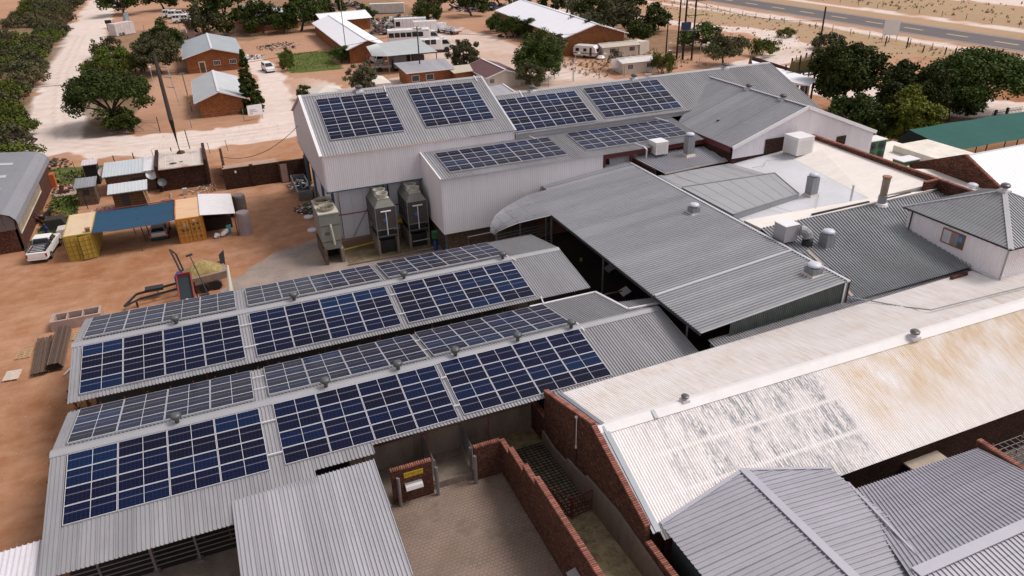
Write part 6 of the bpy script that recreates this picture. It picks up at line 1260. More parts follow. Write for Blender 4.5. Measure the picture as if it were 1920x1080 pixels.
for x_, y_ in ((-3.6, 61.6), (-2.6, 61.8), (-3.8, 64.0), (-2.8, 64.1)): MB().tube([(x_, y_-.12, .42), (x_, y_+.12, .42)], .42, 14).build('wheel', rubber, o)
MB().beam((-5.0, 63.6, 1.4), (-5.3, 63.9, 3.0), .1).beam((-5.0, 62.0, 1.4), (-5.6, 63.0, 3.9), .12).beam((-5.3, 63.9, 3.0), (-5.6, 63.0, 3.9), .08).hexa([(-2.0, 63.6, 1.4), (-1.6, 63.6, 1.4), (-1.6, 64.4, 1.4), (-2.0, 64.4, 1.4)], [(-1.9, 63.9, 2.3), (-1.5, 64.0, 2.5), (-1.5, 64.4, 2.5), (-2.0, 64.3, 2.1)]).build('rack', dark, o)
mb = MB(); rr = random.Random(5); nU, nV = 26, 18
def hz(u, v): 
    e = max(0, math.sin(math.pi*min(max(u, 0), 1)))**.55*max(0, math.sin(math.pi*min(max(v, 0), 1)))**.55
    return 1.35+1.05*e*(.55+.45*math.sin(u*2.6+.4)**2)+rr.uniform(-.05, .05)*e
P2 = [[(-4.9+3.2*i/nU-.25*j/nV, 61.6+.5*i/nU+2.2*j/nV, hz(i/nU, j/nV)) for j in range(nV+1)] for i in range(nU+1)]
for i in range(nU):
    for j in range(nV): mb.face([P2[i][j], P2[i+1][j], P2[i+1][j+1], P2[i][j+1]])
tag(mb.build('hay_heap', hay), 'heap of chopped yellow hay on the farm trailer', 'hay', kind='stuff')
o = thing('feed_loader', 'red framed conveyor hopper leaning between the hay trailer and the shed', 'conveyor', (-4.6, 58.6, 0))
d0, d1 = Vector((-4.75, 56.2, 1.0)), Vector((-4.9, 60.9, 2.2))
MB().beam(d0+Vector((-.55, 0, .1)), d1+Vector((-.55, 0, .1)), .10, .22).beam(d0+Vector((.55, 0, .1)), d1+Vector((.55, 0, .1)), .12, .3).beam(d1+Vector((-.55, 0, .1)), d1+Vector((.55, 0, .1)), .14, .35).beam(d0+Vector((-.55, 0, .1)), d0+Vector((.55, 0, .1)), .14, .3).build('frame', basic('bright_red_frame', (.24, .035, .035), .6, 0, .3, 3, .4, (.08, .03, .02)), o)
MB().hexa([d0+Vector((-.5, 0, -.1)), d0+Vector((.5, 0, -.1)), d1+Vector((.5, 0, -.1)), d1+Vector((-.5, 0, -.1))], [d0+Vector((-.5, 0, 0)), d0+Vector((.5, 0, 0)), d1+Vector((.5, 0, 0)), d1+Vector((-.5, 0, 0))]).build('belt', basic('teal_belt', (.012, .022, .026), .6), o)
MB().beam((-5.4, 57, 0), (-5.4, 57, 1.1), .1).beam((-4.1, 57, 0), (-4.1, 57, 1.1), .1).beam((-5.5, 60, 0), (-5.5, 60, 1.9), .1).beam((-4.2, 60, 0), (-4.2, 60, 1.9), .1).box(-4.0, 57.0, .3, -3.2, 59.5, .9).build('legs', dark, o)
MB().tube([(-4.8, 57.4, 1.5), (-4.75, 55.0, 1.3)], .13, 10).tube([(-5.3, 57.6, 1.5), (-4.2, 57.6, 1.5)], .08, 8).lathe([(.16, 0), (.1, .2)], (-4.8, 57.4, 1.5), 10).build('white_pipe', white, o)
tag(MB().tube([(-2.9, 57.4, 0), (-4.0, 60.0, 4.2)], .04, 6).tube([(-4.3, 60.0, 4.25), (-3.8, 60.1, 4.3)], .09, 8).build('lamp_stand', dark), 'thin leaning work lamp stand in front of the hay trailer', 'lamp')
tag(MB().lathe([(.38, 0), (.40, .4), (.38, .85)], (-1.6, 57.8, 0), 16).lathe([(.36, 0), (.1, .02)], (-1.6, 57.8, .85), 16).build('blue_drum', blueP), 'blue drum standing behind the second shed by the hay trailer', 'drum')
tag(MB().tube([(-1.6, 57.9, .9), (-1.5, 58.3, 1.6), (-1.35, 59.2, 3.2)], [.28, .2, .08], 8).build('plastic_sheet', basic('milky_plastic', (.62, .58, .46), .5)), 'milky plastic sleeve draped over the blue drum', 'plastic')
tag(MB().tube([(-3.0, 57.2, .3), (-1.9, 57.9, .8)], .06, 6).build('hose', basic('cream_hose', (.6, .52, .38))), 'cream hose lying between the loader and the blue drum', 'hose')
# ================================================================== PEOPLE
def person(label, loc, rz, joints, shirt, cap=None, r=1.0, z_skin=None):
    """joints: dict name->(x,y,z); body grown by skin modifier"""
    J = joints; order = ['pelvis', 'chest', 'neck', 'head', 'shL', 'elL', 'haL', 'shR', 'elR', 'haR', 'hiL', 'knL', 'anL', 'toL', 'hiR', 'knR', 'anR', 'toR']
    E_ = [('pelvis', 'chest'), ('chest', 'neck'), ('neck', 'head'), ('chest', 'shL'), ('shL', 'elL'), ('elL', 'haL'), ('chest', 'shR'), ('shR', 'elR'), ('elR', 'haR'), ('pelvis', 'hiL'), ('hiL', 'knL'), ('knL', 'anL'), ('anL', 'toL'), ('pelvis', 'hiR'), ('hiR', 'knR'), ('knR', 'anR'), ('anR', 'toR')]
    RD = dict(pelvis=.15, chest=.16, neck=.06, head=.105, shL=.075, elL=.05, haL=.035, shR=.075, elR=.05, haR=.035, hiL=.10, knL=.065, anL=.05, toL=.045, hiR=.10, knR=.065, anR=.05, toR=.045)
    vs = [J[k] for k in order]; es = [(order.index(a), order.index(b_)) for a, b_ in E_]; rad = [RD[k] for k in order]
    for h, el in (('haL', 'elL'), ('haR', 'elR')):
        d = (Vector(J[h])-Vector(J[el])).normalized(); s = d.cross(Vector((0, 0, 1))).normalized()
        for k in range(5):
            l = (.07, .085, .09, .085, .06)[k]; vs.append(tuple(Vector(J[h])+d*(.02 if k == 0 else .04)+s*(k-2)*.02)); vs.append(tuple(Vector(J[h])+d*(l+.02)+s*(k-2)*.026+Vector((0, 0, -.02))))
            es += [(order.index(h), len(vs)-2), (len(vs)-2, len(vs)-1)]; rad += [.011, .009]
    me = bpy.data.meshes.new('person'); me.from_pydata(vs, es, []); me.update()
    o = bpy.data.objects.new('person', me); COL.objects.link(o); md = o.modifiers.new('skin', 'SKIN'); md.use_smooth_shade = True
    if not me.skin_vertices: 
        bm = bmesh.new(); bm.from_mesh(me); bm.verts.layers.skin.verify(); bm.to_mesh(me); bm.free()
    for i, sv in enumerate(me.skin_vertices[0].data): sv.radius = (rad[i], rad[i]); sv.use_root = (i == 0)
    o.modifiers.new('sub', 'SUBSURF').levels = 1; o.modifiers['sub'].render_levels = 1
    m, t, b = newmat('work_clothes_'+str(len(LABELS))); LABELS.add(label)
    tc = t.nodes.new('ShaderNodeTexCoord'); vd = t.nodes.new('ShaderNodeVectorMath'); vd.operation = 'DISTANCE'; t.links.new(tc.outputs['Object'], vd.inputs[0]); vd.inputs[1].default_value = J['head']
    sk = mth(t, 'LESS_THAN', vd.outputs['Value'], .19); c = mixc(t, sk, shirt, (.07, .035, .02))
    for h in ('haL', 'haR'):
        v2 = t.nodes.new('ShaderNodeVectorMath'); v2.operation = 'DISTANCE'; t.links.new(tc.outputs['Object'], v2.inputs[0]); v2.inputs[1].default_value = J[h]; c = mixc(t, mth(t, 'LESS_THAN', v2.outputs['Value'], .13), c, (.07, .035, .02))
    t.links.new(c, b.inputs['Base Color']); b.inputs['Roughness'].default_value = .85; me.materials.append(m)
    hd = Vector(J['head']); hm = MB().lathe([(.118, -.01), (.12, .04), (.10, .09), (.05, .125), (.01, .13)], tuple(hd+Vector((0, .01, .03))), 12).build('cap' if cap else 'hair', cap or dark, None, True); hm.parent = o
    f = MB(); dirn = (Vector(J['toL'])-Vector(J['anL'])); dirn.z = 0; dirn.normalize(); sd_ = Vector((dirn.y, -dirn.x, 0))
    for s in (-1, 1): f.lathe([(.001, -.012), (.012, 0), (.001, .012)], tuple(hd+dirn*.10+sd_*.035*s+Vector((0, 0, .01))), 6)
    f.hexa([tuple(hd+dirn*.09+sd_*a+Vector((0, 0, -.035))) for a in (-.012, .012)]+[tuple(hd+dirn*.13+sd_*a+Vector((0, 0, -.035))) for a in (.012, -.012)], [tuple(hd+dirn*.09+sd_*a*.6+Vector((0, 0, .02))) for a in (-.012, .012)]+[tuple(hd+dirn*.105+sd_*a*.6+Vector((0, 0, .02))) for a in (.012, -.012)])
    f.build('face_features', basic('dark_skin_feature', (.03, .015, .01)), None).parent = o
    tag(o, label, 'person'); o.location = loc; o.rotation_euler = (0, 0, rz); return o
stand = dict(pelvis=(0, 0, .95), chest=(0, .02, 1.33), neck=(0, .03, 1.5), head=(0, .05, 1.66), shL=(.19, .02, 1.42), elL=(.25, .05, 1.13), haL=(.24, .22, .95), shR=(-.19, .02, 1.42), elR=(-.25, .05, 1.13), haR=(-.22, .22, .97), hiL=(.10, 0, .88), knL=(.11, .03, .48), anL=(.12, -.02, .08), toL=(.12, .16, .04), hiR=(-.10, 0, .88), knR=(-.11, .03, .48), anR=(-.12, -.02, .08), toR=(-.12, .16, .04))
bend = dict(stand); bend.update(chest=(0, .38, 1.20), neck=(0, .52, 1.22), head=(0, .66, 1.20), shL=(.19, .40, 1.22), elL=(.2, .55, .95), haL=(.16, .72, .75), shR=(-.19, .40, 1.22), elR=(-.2, .55, .95), haR=(-.16, .72, .75), hiL=(.1, .02, .88), hiR=(-.1, .02, .88))
person('person in blue overalls standing behind the white pickup cab', (-17.7, 80.6, 0), R(150), stand, (.02, .03, .16))
person('person in a blue shirt bending over the hay trailer by the red conveyor', (-5.6, 61.7, .9), R(-50), bend, (.015, .06, .38))
person('tiny distant person walking in the parking area', (-7.3, 262, 0), R(90), stand, (.02, .025, .05))
# ================================================================== VEHICLES  (nose towards +x, built at the origin, z up)
def car(name, label, cat, L, W, body, cab, wheels, paint=vwhite, loc=(0, 0, 0), rz=0, bed=None, group=None, wr=.36, extra=None, glassm=glass):
    """body: side outline [(x,z)...] ccw seen from -y; cab: list of frustums (x0b,x0t,x1t,x1b,z0,z1,inset)"""
    o = thing(name, label, cat, (0, 0, 0), 0, group)
    mb = MB(); n = len(body); ins = .06
    rings = [[(x, -W/2+(ins if z > .9 else 0), z) for x, z in body], [(x, W/2-(ins if z > .9 else 0), z) for x, z in body]]
    base = len(mb.v); mb.v += rings[0]+rings[1]
    mb.f.append(tuple(range(base, base+n))); mb.m.append(0); mb.f.append(tuple(range(base+n, base+2*n))[::-1]); mb.m.append(0)
    for i in range(n): j = (i+1) % n; mb.f.append((base+j, base+i, base+n+i, base+n+j)); mb.m.append(0)
    bo = mb.build('body', paint, o); bv = bo.modifiers.new('b', 'BEVEL'); bv.width = .05; bv.segments = 2; bv.limit_method = 'ANGLE'
    for k, (a, b_, c, d, z0, z1, it) in enumerate(cab):
        w0, w1 = W/2-.07, W/2-it
        lo = [(a, -w0, z0), (d, -w0, z0), (d, w0, z0), (a, w0, z0)]; hi = [(b_, -w1, z1), (c, -w1, z1), (c, w1, z1), (b_, w1, z1)]
        cb_ = MB().hexa(lo, hi).build('cabin', paint, o); bv = cb_.modifiers.new('b', 'BEVEL'); bv.width = .04; bv.segments = 2
        def wq(p0, p1, p2, p3, off, nm='window'):
            ps = [Vector(p) for p in (p0, p1, p2, p3)]; c_ = sum(ps, Vector())/4; q = [c_+(p-c_)*1.0 for p in ps]; offv = Vector(off)
            m_ = MB(); m_.prism([p+offv*.2 for p in q], offv); return m_.build(nm, glassm, o)
        f = lambda t, u, s: (a+(d-a)*t + ((b_+(c-b_)*t)-(a+(d-a)*t))*u, s*(w0+(w1-w0)*u), z0+(z1-z0)*u)
        segs = [(.08, .47), (.52, .90)] if (d-a) > 1.4 else [(.12, .86)]
        if (d-a) > 2.6: segs = [(.06, .32), (.36, .62), (.66, .92)]
        for s in (-1, 1):
            for t0, t1 in segs: wq(f(t0, .18, s), f(t1, .18, s), f(t1, .86, s), f(t0, .86, s), (0, .02*s, 0), 'side_window')
        wq((d+.0, -w0*.88, z0+.06), (d, w0*.88, z0+.06), (c+(d-c)*.14, w1*.86, z1-.06), (c+(d-c)*.14, -w1*.86, z1-.06), (.02, 0, .01), 'windscreen')
        wq((a, -w0*.85, z0+.08), (a, w0*.85, z0+.08), (b_+(a-b_)*.14, w1*.82, z1-.07), (b_+(a-b_)*.14, -w1*.82, z1-.07), (-.02, 0, .01), 'rear_window')
    for x in wheels:
        for s in (-1, 1):
            wv = MB().tube([(x, s*(W/2-.20), wr), (x, s*(W/2+.01), wr)], wr, 16).build('wheel', rubber, o); MB().tube([(x, s*(W/2), wr), (x, s*(W/2+.02), wr)], wr*.55, 12).build('rim', chrome, wv)
    zb = .75 if L < 6 else .9
    for s in (-1, 1):
        MB().box(L/2-.06, s*W*.38-.14, zb-.1, L/2+.02, s*W*.38+.14, zb+.08).build('headlight', basic('lamp_glass', (.6, .6, .62), .2), o); MB().box(-L/2-.02, s*W*.44-.08, zb-.12, -L/2+.06, s*W*.44+.08, zb+.22).build('tail_light', redlamp, o)
    MB().box(-L/2-.04, -W/2+.1, .38, -L/2+.1, W/2-.1, .56).box(L/2-.1, -W/2+.1, .36, L/2+.05, W/2-.1, .56).build('bumper', paint if paint is vwhite else dark, o)
    MB().box(-L/2+.15, -W/2+.15, .18, L/2-.15, W/2-.15, .4).build('chassis', dark, o)
    if extra: extra(o)
    o.location = loc; o.rotation_euler = (0, 0, rz); return o
PICK = [(-2.55, .42), (2.5, .42), (2.58, .75), (2.5, .98), (1.35, 1.10), (-.35, 1.12), (-2.55, 1.10)]
def bed_extra(o):
    MB().box(-2.42, -.72, .72, -.55, .72, .76).build('bed_floor', basic('grey_bed', (.22, .21, .21), .6, 0, .2, 3), o)
    mb = MB()
    for i in range(4): mb.box(-2.2+i*.42, -.6, 1.12, -2.1+i*.42, .6, 1.14)
    mb.build('bed_liner_rib', basic('pale_bed_rib', (.6, .58, .58), .5), o)
    mb = MB().box(-2.4, -.78, 1.108, -.52, .78, 1.118); mb.build('bed_well', dark, o)
    mb = MB()
    for z_ in (1.25, 1.42, 1.58): mb.beam((-2.4, -.86, z_), (-.5, -.86, z_), .06).beam((-2.4, .86, z_), (-.5, .86, z_), .06).beam((-.55, -.86, z_), (-.55, .86, z_), .06)
    for i in range(5): x = -2.4+i*.46; mb.beam((x, -.86, 1.1), (x, -.86, 1.6), .04).beam((x, .86, 1.1), (x, .86, 1.6), .04)
    mb.build('rail', dark, o); MB().box(-2.6, -.74, .62, -2.55, .74, 1.06).build('tailgate', vwhite, o)
SC = {}
o = car('pickup_truck', 'white pickup with black load bed rails parked by the brick warehouse', 'pickup truck', 5.1, 1.84, PICK, [(-.50, -.30, .75, 1.45, 1.10, 1.72, .20)], (-1.55, 1.6), loc=(-17.3, 76.8, 0), rz=R(83), extra=bed_extra)
o.location.x = -17.55; o.location.y = 77.2
SED = [(-2.15, .42), (2.15, .42), (2.2, .65), (2.1, .82), (1.0, .95), (-1.6, 1.0), (-2.2, .88)]
HAT = [(-2.0, .42), (2.05, .42), (2.12, .65), (2.0, .86), (1.0, .98), (-2.0, 1.0), (-2.08, .7)]
silver = basic('silver_car_paint', (.42, .41, .42), .3, .2, .05, 2); teal = basic('teal_car_roof', (.05, .15, .18), .3, .1, .05)
o = car('parked_car', 'silver car with a teal roof reversed under the blue shade cloth', 'car', 4.1, 1.68, HAT, [(-1.95, -1.65, .45, 1.15, .98, 1.45, .25)], (-1.25, 1.3), silver, (-7.25, 77.2, 0), R(88))
MB().box(-1.6, -.6, 1.452, .42, .6, 1.462).build('roof_panel', teal, o)
SUV = [(-2.25, .45), (2.25, .45), (2.32, .75), (2.2, 1.0), (1.25, 1.10), (-2.25, 1.12)]
car('parked_car', 'white four-door pickup style car in the driveway left of the lawn', 'car', 4.6, 1.8, SUV, [(-2.2, -1.9, .5, 1.3, 1.1, 1.75, .2)], (-1.4, 1.45), vwhite, (12.2, 160.3, 0), R(-82))
CAN = [(-2.5, .45), (2.5, .45), (2.58, .78), (2.45, 1.02), (1.4, 1.12), (-2.5, 1.12)]
for i, (x, y, rz, lb) in enumerate(((-5.2, 266, -8, 'white pickup with canopy, back one in the distant parking area'), (-3.6, 262.5, -8, 'white pickup with canopy half hidden between the two other pickups far off'), (-2.4, 250.5, -6, 'white pickup with canopy and black wheels just behind the black sedan'))):
    car('pickup_truck', lb, 'pickup truck', 5.1, 1.82, CAN, [(-2.45, -2.3, -.75, -.72, 1.1, 1.85, .16), (-.7, -.5, .6, 1.4, 1.1, 1.8, .2)], (-1.5, 1.6), vwhite, (x, y, 0), R(rz), group='white pickups in the distant parking area').scale = (1.3,)*3
car('parked_car', 'black sedan at the edge of the distant parking area', 'car', 4.4, 1.75, SED, [(-1.6, -1.0, .3, 1.1, .96, 1.38, .3)], (-1.3, 1.35), basic('black_car_paint', (.012, .013, .018), .25), (-.4, 243.5, 0), R(-6))
VAN = [(-2.3, .45), (2.3, .45), (2.4, .8), (2.3, 1.05), (1.6, 1.2), (-2.3, 1.2)]
car('van', 'white minibus van parked against the long brick house end', 'van', 4.7, 1.75, VAN, [(-2.3, -2.2, 1.0, 1.6, 1.18, 2.0, .18)], (-1.5, 1.5), vwhite, (34.0, 157.3, 0), R(95))
# buses and trucks
def bus(label, loc, rz, L=9.5, H=2.9):
    o = thing('bus', label, 'bus', (0, 0, 0)); W = 2.4; o.scale = (1.22,)*3
    x0 = -L/2; xb = L/2-1.9
    b_ = MB().box(x0, -W/2, .55, xb, W/2, H).build('body', vwhite, o); bv = b_.modifiers.new('b', 'BEVEL'); bv.width = .12; bv.segments = 2
    n = int((xb-x0-.3)/1.12)
    for s in (-1, 1):
        for i in range(n): MB().box(x0+.25+i*1.12, s*W/2-.02, 1.55, x0+1.22+i*1.12, s*W/2+.02, 2.4).build('side_window', glass, o)
    MB().box(x0-.02, -W/2+.3, 1.5, x0+.02, W/2-.3, 2.5).build('rear_window', glass, o)
    MB().hexa([(xb, -1.05, .5), (L/2, -1.0, .5), (L/2, 1.0, .5), (xb, 1.05, .5)], [(xb, -1.05, 1.5), (L/2, -1.0, 1.35), (L/2, 1.0, 1.35), (xb, 1.05, 1.5)]).hexa([(xb, -1.05, 1.5), (L/2-.15, -.98, 1.38), (L/2-.15, .98, 1.38), (xb, 1.05, 1.5)], [(xb, -.98, 2.35), (L/2-.75, -.9, 2.3), (L/2-.75, .9, 2.3), (xb, .98, 2.35)]).build('cab', vwhite, o)
    MB().prism([(xb+.2, -1.05, 1.5), (L/2-.35, -1.02, 1.45), (L/2-.8, -.97, 2.15), (xb+.2, -1.0, 2.2)], (0, -.02, 0)).prism([(L/2-.14, -.85, 1.45), (L/2-.14, .85, 1.45), (L/2-.68, .8, 2.2), (L/2-.68, -.8, 2.2)], (.02, 0, .01)).build('cab_window', glass, o)
    for x in (x0+1.8, x0+2.9, L/2-1.0):
        for s in (-1, 1): MB().tube([(x, s*(W/2-.3), .48), (x, s*(W/2), .48)], .48, 14).build('wheel', rubber, o)
    MB().box(x0+.1, -1.0, .35, L/2-.2, 1.0, .56).build('chassis', dark, o)
    mb = MB()
    for i in range(4): mb.box(x0+1+i*1.9, -.4, H, x0+1.9+i*1.9, .4, H+.14)
    mb.build('roof_hatch', vwhite, o); o.location = loc; o.rotation_euler = (0, 0, rz); return o
bus('long white bus with a row of black windows behind the grey canopy', (47.6, 177.0, 0), R(-12), 10.0)
bus('white truck cab bus partly hidden under the grey canopy roof', (47.2, 164.2, 0), R(-6), 8.6, 2.4)
def boxtruck(name, label, cat, loc, rz, L, W, H, mt=vwhite, cab=True, z0=.7, win=None, cabm=None):
    o = thing(name, label, cat, (0, 0, 0)); x0 = -L/2; xb = L/2-(1.7 if cab else 0)
    if 'box' in name or name == 'caravan': o.scale = (1.15,)*3
    MB().box(x0, -W/2, z0, xb, W/2, H).build('box', mt, o)
    mb = MB()
    for i in range(int((xb-x0)/.9)): mb.box(x0+.05+i*.9, -W/2-.012, z0+.05, x0+.09+i*.9, -W/2, H-.05)
    mb.build('panel_joint', galvD, o)
    if win: MB().box(x0+.3, -W/2-.03, H*.45, x0+1.3, -W/2+.01, H*.8).build('side_window', glass, o)
    if cab: MB().hexa([(xb+.05, -W/2+.1, .5), (L/2, -W/2+.1, .5), (L/2, W/2-.1, .5), (xb+.05, W/2-.1, .5)], [(xb+.05, -W/2+.15, 2.2), (L/2-.35, -W/2+.15, 2.2), (L/2-.35, W/2-.15, 2.2), (xb+.05, W/2-.15, 2.2)]).build('cab', cabm or vwhite, o); MB().prism([(xb+.3, -W/2+.1, 1.35), (L/2-.2, -W/2+.1, 1.35), (L/2-.4, -W/2+.13, 2.0), (xb+.3, -W/2+.13, 2.0)], (0, -.03, 0)).prism([(L/2-.14, -W/2+.3, 1.3), (L/2-.14, W/2-.3, 1.3), (L/2-.3, W/2-.3, 2.0), (L/2-.3, -W/2+.3, 2.0)], (.03, 0, .01)).build('cab_window', glass, o)
    for x in (x0+1.2, L/2-.9 if cab else x0+2.2):
        for s in (-1, 1): MB().tube([(x, s*(W/2-.3), .45), (x, s*(W/2), .45)], .45, 14).build('wheel', rubber, o)
    MB().box(x0+.1, -.5, .4, L/2-.2, .5, z0).build('chassis', dark, o)
    o.location = loc; o.rotation_euler = (0, 0, rz); return o
boxtruck('caravan', 'white box caravan with a dark window behind the bus', 'caravan', (52.4, 197.0, 0), R(-14), 7.2, 2.4, 2.9, cab=False, win=True)
boxtruck('box_trailer', 'white box trailer standing right of the box caravan, above the bus', 'trailer', (54.5, 190.5, 0), R(-12), 5.2, 2.3, 2.8, cab=False)
boxtruck('tanker_truck', 'dark grey utility truck with tall boxes under the grey canopy', 'truck', (36.6, 150.5, 0), R(85), 9, 2.5, 3.1, basic('grey_truck_box', (.17, .165, .17), .6, 0, .2, 1), True, cabm=basic('grey_truck_cab', (.25, .24, .24)))
boxtruck('tanker_truck', 'dark grey container truck beside the canopy post', 'truck', (40.4, 150.8, 0), R(88), 7, 2.4, 2.6, basic('dark_truck_box', (.07, .065, .07), .6, 0, .2, 1), True, cabm=dark)
boxtruck('site_container', 'long off-white container beyond the transformers at the top edge', 'container', (56.2, 237.5, 0), R(-18), 10.5, 2.6, 2.9, basic('offwhite_container', (.62, .58, .56), .6), False, .2)
boxtruck('site_container', 'pinkish white tall container beside the bushes near the lane top', 'container', (-18.3, 233.5, 0), R(40), 6, 2.8, 3.2, basic('pinkish_container', (.60, .53, .53), .6), False, .15)
# dropside truck with load
o = thing('flatbed_truck', 'white dropside truck loaded with blue bundles on the sandy yard', 'truck', (0, 0, 0)); 
MB().hexa([(2.0, -1.1, .6), (3.8, -1.1, .6), (3.8, 1.1, .6), (2.0, 1.1, .6)], [(2.0, -1.05, 2.4), (3.45, -1.0, 2.4), (3.45, 1.0, 2.4), (2.0, 1.05, 2.4)]).build('cab', vwhite, o); MB().box(3.55, -.9, 1.45, 3.68, .9, 2.1).build('windscreen', glass, o)
MB().box(-3.8, -1.15, .9, 1.9, -1.1, 1.5).box(-3.8, 1.1, .9, 1.9, 1.15, 1.5).box(-3.85, -1.15, .9, -3.8, 1.15, 1.5).box(-3.8, -1.1, .85, 1.9, 1.1, .95).build('dropside', white, o)
mb = MB()
for i in range(5): mb.beam((1.9, -1.1, 1.5+i*.25), (1.9, 1.1, 1.5+i*.25), .06)
mb.build('headboard', white, o)
for x in (-2.4, 2.7):
    for s in (-1, 1): MB().tube([(x, s*.85, .48), (x, s*1.13, .48)], .48, 14).build('wheel', rubber, o)
MB().box(-3.9, -1.1, .55, -3.8, 1.1, .85).build('bumper', basic('orange_red_bumper', (.45, .10, .03), .5), o); MB().box(-3.7, -.5, .4, 3.5, .5, .85).build('chassis', dark, o)
o.location = (60.0, 188.5, 0); o.rotation_euler = (0, 0, R(112))
junk('bundle_load', 'blue and grey bundles lying on the bed of the white dropside truck', 60.3, 186.8, 1.6, 60, .7, [blueP, galvD, whitecap, basic('pale_blue', (.25, .35, .5))], .5, 21, .95)
# crane truck
o = thing('crane_truck', 'small open bed truck with a folded red crane by the long brick house', 'truck', (0, 0, 0))
MB().box(-2.4, -1, .8, 1.6, -.95, 1.25).box(-2.4, .95, .8, 1.6, 1, 1.25).box(-2.4, -1, .75, 1.6, 1, .85).build('bed', basic('cream_bed', (.5, .45, .38), .6), o); MB().hexa([(1.8, -1, .6), (3.3, -1, .6), (3.3, 1, .6), (1.8, 1, .6)], [(1.8, -.95, 2.2), (3.0, -.9, 2.2), (3.0, .9, 2.2), (1.8, .95, 2.2)]).build('cab', dark, o)
MB().beam((-2.6, 0, .8), (-2.9, .2, 3.0), .25).beam((-2.9, .2, 3.0), (-2.0, .1, 3.6), .18).build('crane_arm', basic('crane_red', (.30, .06, .03), .6), o)
for x in (-1.6, -.7, 2.4):
    for s in (-1, 1): MB().tube([(x, s*.75, .45), (x, s*1.02, .45)], .45, 12).build('wheel', rubber, o)
o.location = (33.3, 148.8, 0); o.rotation_euler = (0, 0, R(-12))
junk('bed_load', 'dark machine parts lying in the crane truck bed', 32.9, 149.0, 1.1, 40, .6, [dark, galvD, whitecap, rust], .5, 23, .85)
# caravan with red stripe
o = thing('caravan', 'old white caravan with a red stripe beside the white hut', 'caravan', (0, 0, 0))
cv = MB().prism([(-2.4, -1.1, .5), (2.4, -1.1, .5), (2.7, -1.1, 1.2), (2.4, -1.1, 2.2), (2.0, -1.1, 2.55), (-2.2, -1.1, 2.55), (-2.5, -1.1, 2.1), (-2.6, -1.1, 1.1)], (0, 2.2, 0)).build('body', vwhite, o); bv = cv.modifiers.new('b', 'BEVEL'); bv.width = .08; bv.segments = 2
MB().box(-2.5, -1.13, .95, 2.6, -1.1, 1.12).box(2.58, -1.05, .95, 2.72, 1.05, 1.12).build('stripe', redlamp, o); MB().box(-2.0, -1.14, 1.4, -1.2, -1.1, 2.0).box(-.2, -1.14, 1.4, .5, -1.1, 2.0).box(1.2, -1.14, .6, 1.7, -1.1, 2.2).build('side_window', glass, o); MB().prism([(2.68, -.7, 1.3), (2.68, .7, 1.3), (2.5, .7, 1.95), (2.5, -.7, 1.95)], (.04, 0, .01)).build('front_window', glass, o)
for s in (-1, 1): MB().tube([(0, s*.95, .33), (0, s*1.12, .33)], .33, 12).build('wheel', rubber, o)
MB().beam((2.5, 0, .4), (4.0, 0, .4), .1).build('drawbar', dark, o)
o.location = (75.0, 141.3, 0); o.rotation_euler = (0, 0, R(-52))
tag(MB().lathe([(.5, 0), (.9, .4), (.5, .8), (.1, .85)], (76.5, 137.7, 0), 14).build('white_float', vwhite), 'small white rounded boat-like shell in front of the caravan', 'boat hull')
